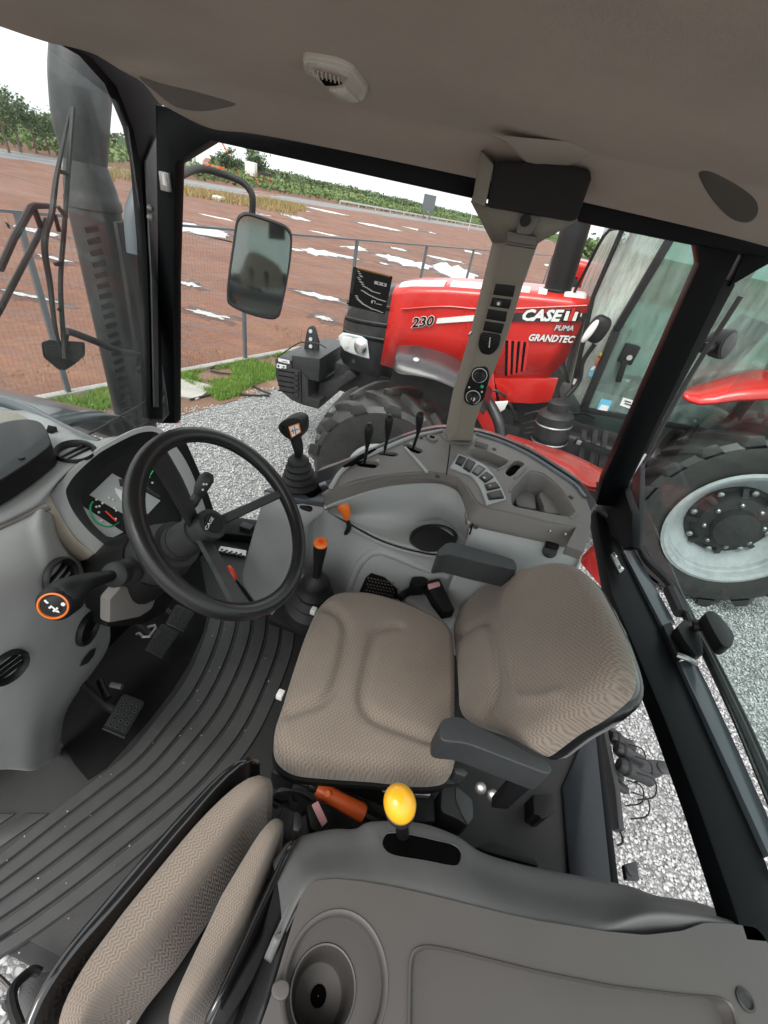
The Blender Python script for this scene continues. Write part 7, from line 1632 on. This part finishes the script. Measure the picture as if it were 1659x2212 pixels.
MB().prism([q(Z5(*p), z=1.90) for p in [(806, 960), (812, 930), (868, 918), (895, 975), (945, 1075), (890, 1085), (840, 1020)]], (0, 0, -.04)).done('buckle_case', 'black_plastic', SR, bevel=.006)
MB().prism([q(Z5(*p), z=1.906) for p in [(810, 948), (864, 934), (872, 955), (815, 972)]], (0, 0, -.006)).done('release_button', 'pink_button', SR, bevel=.002)
MB().prism(fillet([q(Z5(*p), z=1.89) for p in [(722, 930), (735, 910), (790, 908), (812, 925), (805, 955), (740, 960)]], .01, 3), (0, 0, -.05)).done('belt_guide', 'black_plastic', SR, bevel=.006)
for k in range(3): MB().tube([q(Z5(*p), z=1.84-.012*k) for p in [(672, 1010+k*8), (700, 985+k*8), (760, 965+k*8), (830, 985+k*8)]], .010, 8, sub=12, flat=.5).done('belt_web', 'satin_black', SR)
MB().prism([q(Z5(*p), z=1.80) for p in [(690, 1010), (780, 985), (850, 1010), (960, 1110), (880, 1140)]], (0, 0, -.10)).done('reel_housing', 'console_grey', SR, bevel=.02, bseg=3)

# ================================================================== FOLDED INSTRUCTOR SEAT
IS = thing('folded_seat', 'folded passenger seat with two upright beige cloth pads in black shells', 'seat', (-.2, .12, 1.45))
def slab(name, path, zt_, th, h, mat, side=0., ztop_off=0., nu=26, er=.05, uv=True, tilt=0.):
    """upright cushion along a plan path (points at the top edge)"""
    C_ = crom(path, nu); L = [0.]
    for a, b in zip(C_, C_[1:]): L.append(L[-1]+(b-a).length)
    T_ = L[-1]; mb = MB(); loops = []; m = 28
    for i, p in enumerate(C_):
        d = (C_[min(i+1, nu-1)]-C_[max(i-1, 0)]); d.z = 0; d.normalize(); nx = V((d.y, -d.x, 0))
        if nx.x < 0: nx = -nx
        e = min(L[i], T_-L[i]); f = sqrt(max(.02, 1-max(0, 1-e/er)**2))
        hh = h*(.80+.20*f); t = th*(.28+.72*min(1, e/.13)**.55); drop = er*.75*(1-f)
        l = []
        for j in range(m):
            a = 2*pi*j/m; ca, sa = cos(a), sin(a); ex = .42
            x = math.copysign(abs(ca)**ex, ca)*t/2; z = math.copysign(abs(sa)**.35, sa)*hh/2
            z = math.copysign(abs(sa)**.34, sa)*hh/2
            pp = V((p.x, p.y, zt_+ztop_off-h/2-drop*.5+z))+nx*(x+side+tilt*(z-h/2))
            l.append(pp)
        loops.append(l)
    mb.ring(loops)
    for i in range(nu):
        for j in range(m):
            a = j/m; mb.uv[i*m+j] = (L[i], ((j+m//4) % m)/m*h*2)
    return mb.done(name, mat, IS, smooth=75)
p1 = [q(Z8(*p), z=2.0) for p in [(1400, 150), (1240, 270), (1040, 500), (830, 760), (640, 1000), (480, 1200), (370, 1380), (320, 1520), (300, 1640)]]
slab('seat_pad', p1, 2.0, .068, .36, 'seat_fabric', side=.004)
slab('seat_shell', p1, 2.0, .030, .40, 'gloss_black', side=-.046, ztop_off=-.005)
p2 = [q(Z8(*p), z=2.0) for p in [(1475, 375), (1400, 500), (1280, 740), (1160, 980), (1040, 1210), (940, 1390), (890, 1500)]]
slab('back_pad', p2, 2.0, .056, .40, 'seat_fabric', side=-.006)
slab('back_shell', p2, 2.0, .022, .42, 'gloss_black', side=.036, ztop_off=-.018)
MB().tube([q(Z8(*p), z=1.62) for p in [(1190, 570), (1100, 710), (1000, 850), (900, 980), (790, 1100)]], [.002, .005, .007, .010, .013], 6, flat=.3).done('pale_strip', 'silver_paint', IS)  # thin pale strip set between the two pads
MB().prism([q(Z8(*p), z=1.62) for p in [(775, 1110), (795, 1135), (735, 1150)]], (0, 0, -.01)).done('pale_strip', 'silver_paint', IS)
MB().tube([q(Z8(500, 1410), z=1.75), q(Z8(670, 1468), z=1.75)], .005, 6).done('hinge_rod', 'silver_paint', IS)
MB().box((-.18, .1, 1.52), (.22, .42, .2)).done('seat_base', 'black_plastic', IS, bevel=.02)
MB().prism([q(Z8(*p), z=1.98) for p in [(1525, 360), (1560, 380), (1570, 440), (1550, 480), (1515, 470)]], (0, 0, -.06)).done('shell_corner', 'satin_black', IS, bevel=.008)
DT = thing('door_trim', 'black rubber door trim curling up at the edge of the cab floor', 'trim', q(Z8(130, 1240), z=1.5))
MB().tube([q(Z8(*p), z=z) for p, z in (((105, 1500), 1.62), ((70, 1400), 1.6), ((62, 1320), 1.58), ((85, 1265), 1.56), ((130, 1222), 1.54), ((170, 1195), 1.53), ((205, 1208), 1.52))], .009, 8, sub=24).done('trim_edge', 'rubber_black', DT)
MB().prism([q(Z8(*p), z=1.5) for p in [(205, 1205), (170, 1200), (130, 1230), (95, 1280), (90, 1340), (120, 1500), (300, 1500), (240, 1300), (300, 1200)]], (0, 0, -.04)).done('trim_panel', 'mat_rubber', DT, bevel=.006)
MB().prism([q(Z8(*p), z=1.52) for p in [(-40, 1190), (0, 1222), (62, 1285), (48, 1340), (0, 1270), (-40, 1260)]], (0, 0, -.03)).done('trim_step', 'trim_brown', DT, bevel=.004)
MB().tube([q(Z8(*p), z=1.56) for p in [(0, 1385), (12, 1370), (18, 1400), (40, 1420), (0, 1470)]], .008, 8, sub=8).done('trim_catch', 'steel', DT)
# ================================================================== LEFT-HAND FENDER CONSOLE
FC = thing('fender_console', 'brown grey fender console with a cup well and a long tray by the open door', 'console', (.35, .15, 1.45))
zb_ = 2.05
ga = [((40, 330), 1.93), ((105, 262), 1.93), ((230, 228), 1.93), ((310, 226), 1.935), ((370, 203), 1.945), ((520, 207), 1.945), ((640, 247), 1.94), ((700, 288), 1.93), ((760, 315), 1.925), ((900, 352), 1.92), ((1190, 408), 1.915), ((1290, 442), 1.915), ((1440, 468), 1.915), ((1560, 520), 1.92)]
gb = [((60, 420), 1.985), ((125, 330), 1.985), ((240, 300), 1.985), ((330, 296), 1.99), ((410, 290), 2.0), ((540, 300), 2.0), ((650, 330), 1.995), ((720, 362), 1.985), ((800, 390), 1.98), ((930, 425), 1.975), ((1150, 462), 1.97), ((1290, 462), 1.975), ((1430, 490), 1.985), ((1570, 530), 1.99)]
gc = [((70, 560), 2.048), ((150, 410), 2.048), ((245, 388), 2.048), ((335, 397), 2.048), ((430, 413), 2.048), ((560, 442), 2.048), ((680, 472), 2.048), ((800, 502), 2.048), ((900, 524), 2.046), ((1000, 538), 2.044), ((1130, 540), 2.044), ((1280, 500), 2.044), ((1440, 512), 2.046), ((1600, 545), 2.048)]
R_ = [[q(Z9(*p), z=z) for p, z in r] for r in (ga, gb, gc)]
nu, nv = 70, 16
body = MB(); 
rr = [[p+V((0, .012, -.5)) for p in R_[0]], [p+V((0, .004, -.06)) for p in R_[0]], R_[0], R_[1], [p+V((0, 0, -.004)) for p in R_[2]], [p+V((0, -.03, -.03)) for p in R_[2]]]
body.loft([rr[1], rr[2], rr[3], rr[4], rr[5]], nu, 34)
gbody = body.done('console_body', 'fender_grey', FC, smooth=70, solid=.012)
slot = fillet([q(Z9(*p), z=1.985) for p in [(398, 285), (402, 252), (428, 240), (500, 250), (630, 280), (656, 300), (656, 336), (636, 350), (540, 332), (430, 312)]], .014, 4)
bpy.context.view_layer.update()
GB = bvh(gbody)
sp = crom([V((p[0], p[1], 0)) for p in [Z9(*p) for p in [(398, 282), (404, 250), (430, 240), (500, 248), (570, 264), (632, 280), (656, 304), (654, 336), (632, 349), (540, 332), (430, 312)]]], 60, True)
SL_ = [cast(GB, (p.x, p.y), .0012) for p in sp]; sc_ = sum(SL_, V((0, 0, 0)))/60
MB().ring([[p+V((0, 0, -.004)) for p in SL_], [p+V((0, 0, .002)) for p in SL_], [sc_+(p-sc_)*.97+V((0, 0, .001)) for p in SL_]], caps=False).done('slot_rim', 'fender_grey', FC, smooth=60)
cs = sum(sp, V((0, 0, 0)))/60
MB().ring([[cast(GB, ((cs+(p-cs)*f).x, (cs+(p-cs)*f).y), .0018) for p in sp] for f in (.985, .7, .4, .0005)], caps=False).done('slot_dark', 'void_black', FC, recalc=False)  # flush black sheet stands in for the shade inside an open slot
MB().ring([[p+V((0, .004, -.055)) for p in crom(R_[0], 40)], [p+V((0, .02, -.52)) for p in crom(R_[0], 40)]], closed_u=False, caps=False).done('console_skirt', 'fender_grey', FC, solid=.01)
# top with wells
ot = [(-10, 900), (30, 790), (80, 620), (125, 470), (150, 412), (180, 394), (245, 388), (335, 397), (430, 413), (560, 442), (680, 472), (800, 502), (900, 524), (1000, 540), (1130, 560), (1260, 572), (1380, 558), (1450, 532), (1540, 535), (1625, 548), (1662, 600), (1700, 760), (1720, 1000), (1500, 1120), (600, 1120), (-60, 1120)]
cx, cy = 238, 800
def circ(r, c, z, n=40): return [V((c.x+r*cos(2*pi*k/n), c.y+r*sin(2*pi*k/n), z)) for k in range(n)]
cc = q(Z9(247, 725), z=zb_)
tray = fillet([q(Z9(*p), z=zb_) for p in [(478, 1000), (484, 655), (500, 616), (545, 604), (620, 618), (900, 688), (1150, 738), (1400, 768), (1500, 774), (1545, 800), (1570, 900), (1580, 1010)]], .014, 4)
top = plate('console_top', fillet([q(Z9(*p), z=zb_) for p in ot], .008, 2), [(circ(.069, cc, zb_), .022, .97, False), (tray, .018, .955)], .03, 'fender_brown', FC, smooth=40)
c2 = q(Z9(195, 760), z=zb_-.021); c2 = V((cc.x-.012, cc.y-.010, zb_-.0205))
c3 = V((cc.x, cc.y, zb_-.022)); MB().ring([circ(.067, c3, zb_-.022), circ(.0455, c2, zb_-.0215)], caps=False).done('well_floor', 'fender_brown', FC, smooth=60)
cupp = MB().lathe([(.046, .0), (.045, .002), (.043, .001), (.042, -.004), (.040, -.075), (.034, -.082), (.012, -.084), (.011, -.09), (.001, -.09)], c2, (0, 0, 1), 40, caps=False).done('cup_well', 'fender_brown', FC, smooth=40)
MB().lathe([(.012, -.0825), (.008, -.0815), (.001, -.083)], c2, (0, 0, 1), 14, caps=False).done('drain_hole', 'void_black', cupp)
MB().lathe([(.074, -.001), (.0725, .0022), (.070, .002), (.067, -.004)], cc, (0, 0, 1), 48, caps=False).done('well_rim', 'fender_brown', FC, smooth=60)
MB().ring([[p+V((0, 0, -.001)) for p in tray], [p+V((0, 0, .003)) for p in tray], [q_ for q_ in [sum(tray, V((0, 0, 0)))/len(tray)+(p-sum(tray, V((0, 0, 0)))/len(tray))*.985+V((0, 0, .001)) for p in tray]]], caps=False).done('tray_rim', 'fender_brown', FC)
MB().prism(fillet([q(Z9(*p), z=zb_+.022) for p in [(35, 755), (45, 722), (85, 712), (100, 745), (85, 785), (48, 785)]], .012, 3), (0, 0, -.03)).done('top_stop', 'fender_brown', FC, bevel=.008, bseg=3)
sc = MB().lathe([(.013, 0), (.013, .003), (.010, .004), (.008, .001), (.001, .001)], q(Z9(1583, 784), z=zb_), (0, 0, 1), 16).done('top_screw', 'dark_plastic', FC)
# near side wall of the console
el = [q(Z9(*p), z=zb_) for p in [(-10, 900), (30, 790), (80, 620), (125, 470), (150, 412)]]
MB().ring([[p+V((0, 0, -.02)) for p in el], [p+V((.0, 0, -.6)) for p in el]], closed_u=False, caps=False).done('console_cheek', 'satin_black', FC, solid=.01)
# lever with a yellow ball in the slot
YL = thing('pto_lever', 'lever with a yellow egg shaped knob standing in the console slot', 'lever', q(Z9(475, 292), z=1.95))
kc = q(Z9(457, 142), z=2.10); kb = q(Z9(470, 285), z=1.93); d = (kc-kb).normalized()
MB().ell(kc, (.0285, .0285, .0305), Matrix(((1, 0, d.x), (0, 1, d.y), (0, 0, d.z))), 28, 18).done('lever_knob', 'yellow_plastic', YL, smooth=90)
MB().lathe([(.012, -.056), (.018, -.052), (.026, -.027), (.027, -.014), (.023, -.012)], kc, d, 26).done('knob_collar', 'dark_plastic', YL, smooth=40)
MB().tube([kb-d*.06, kb, kc-d*.055], .012, 12).done('lever_rod', 'satin_black', YL)
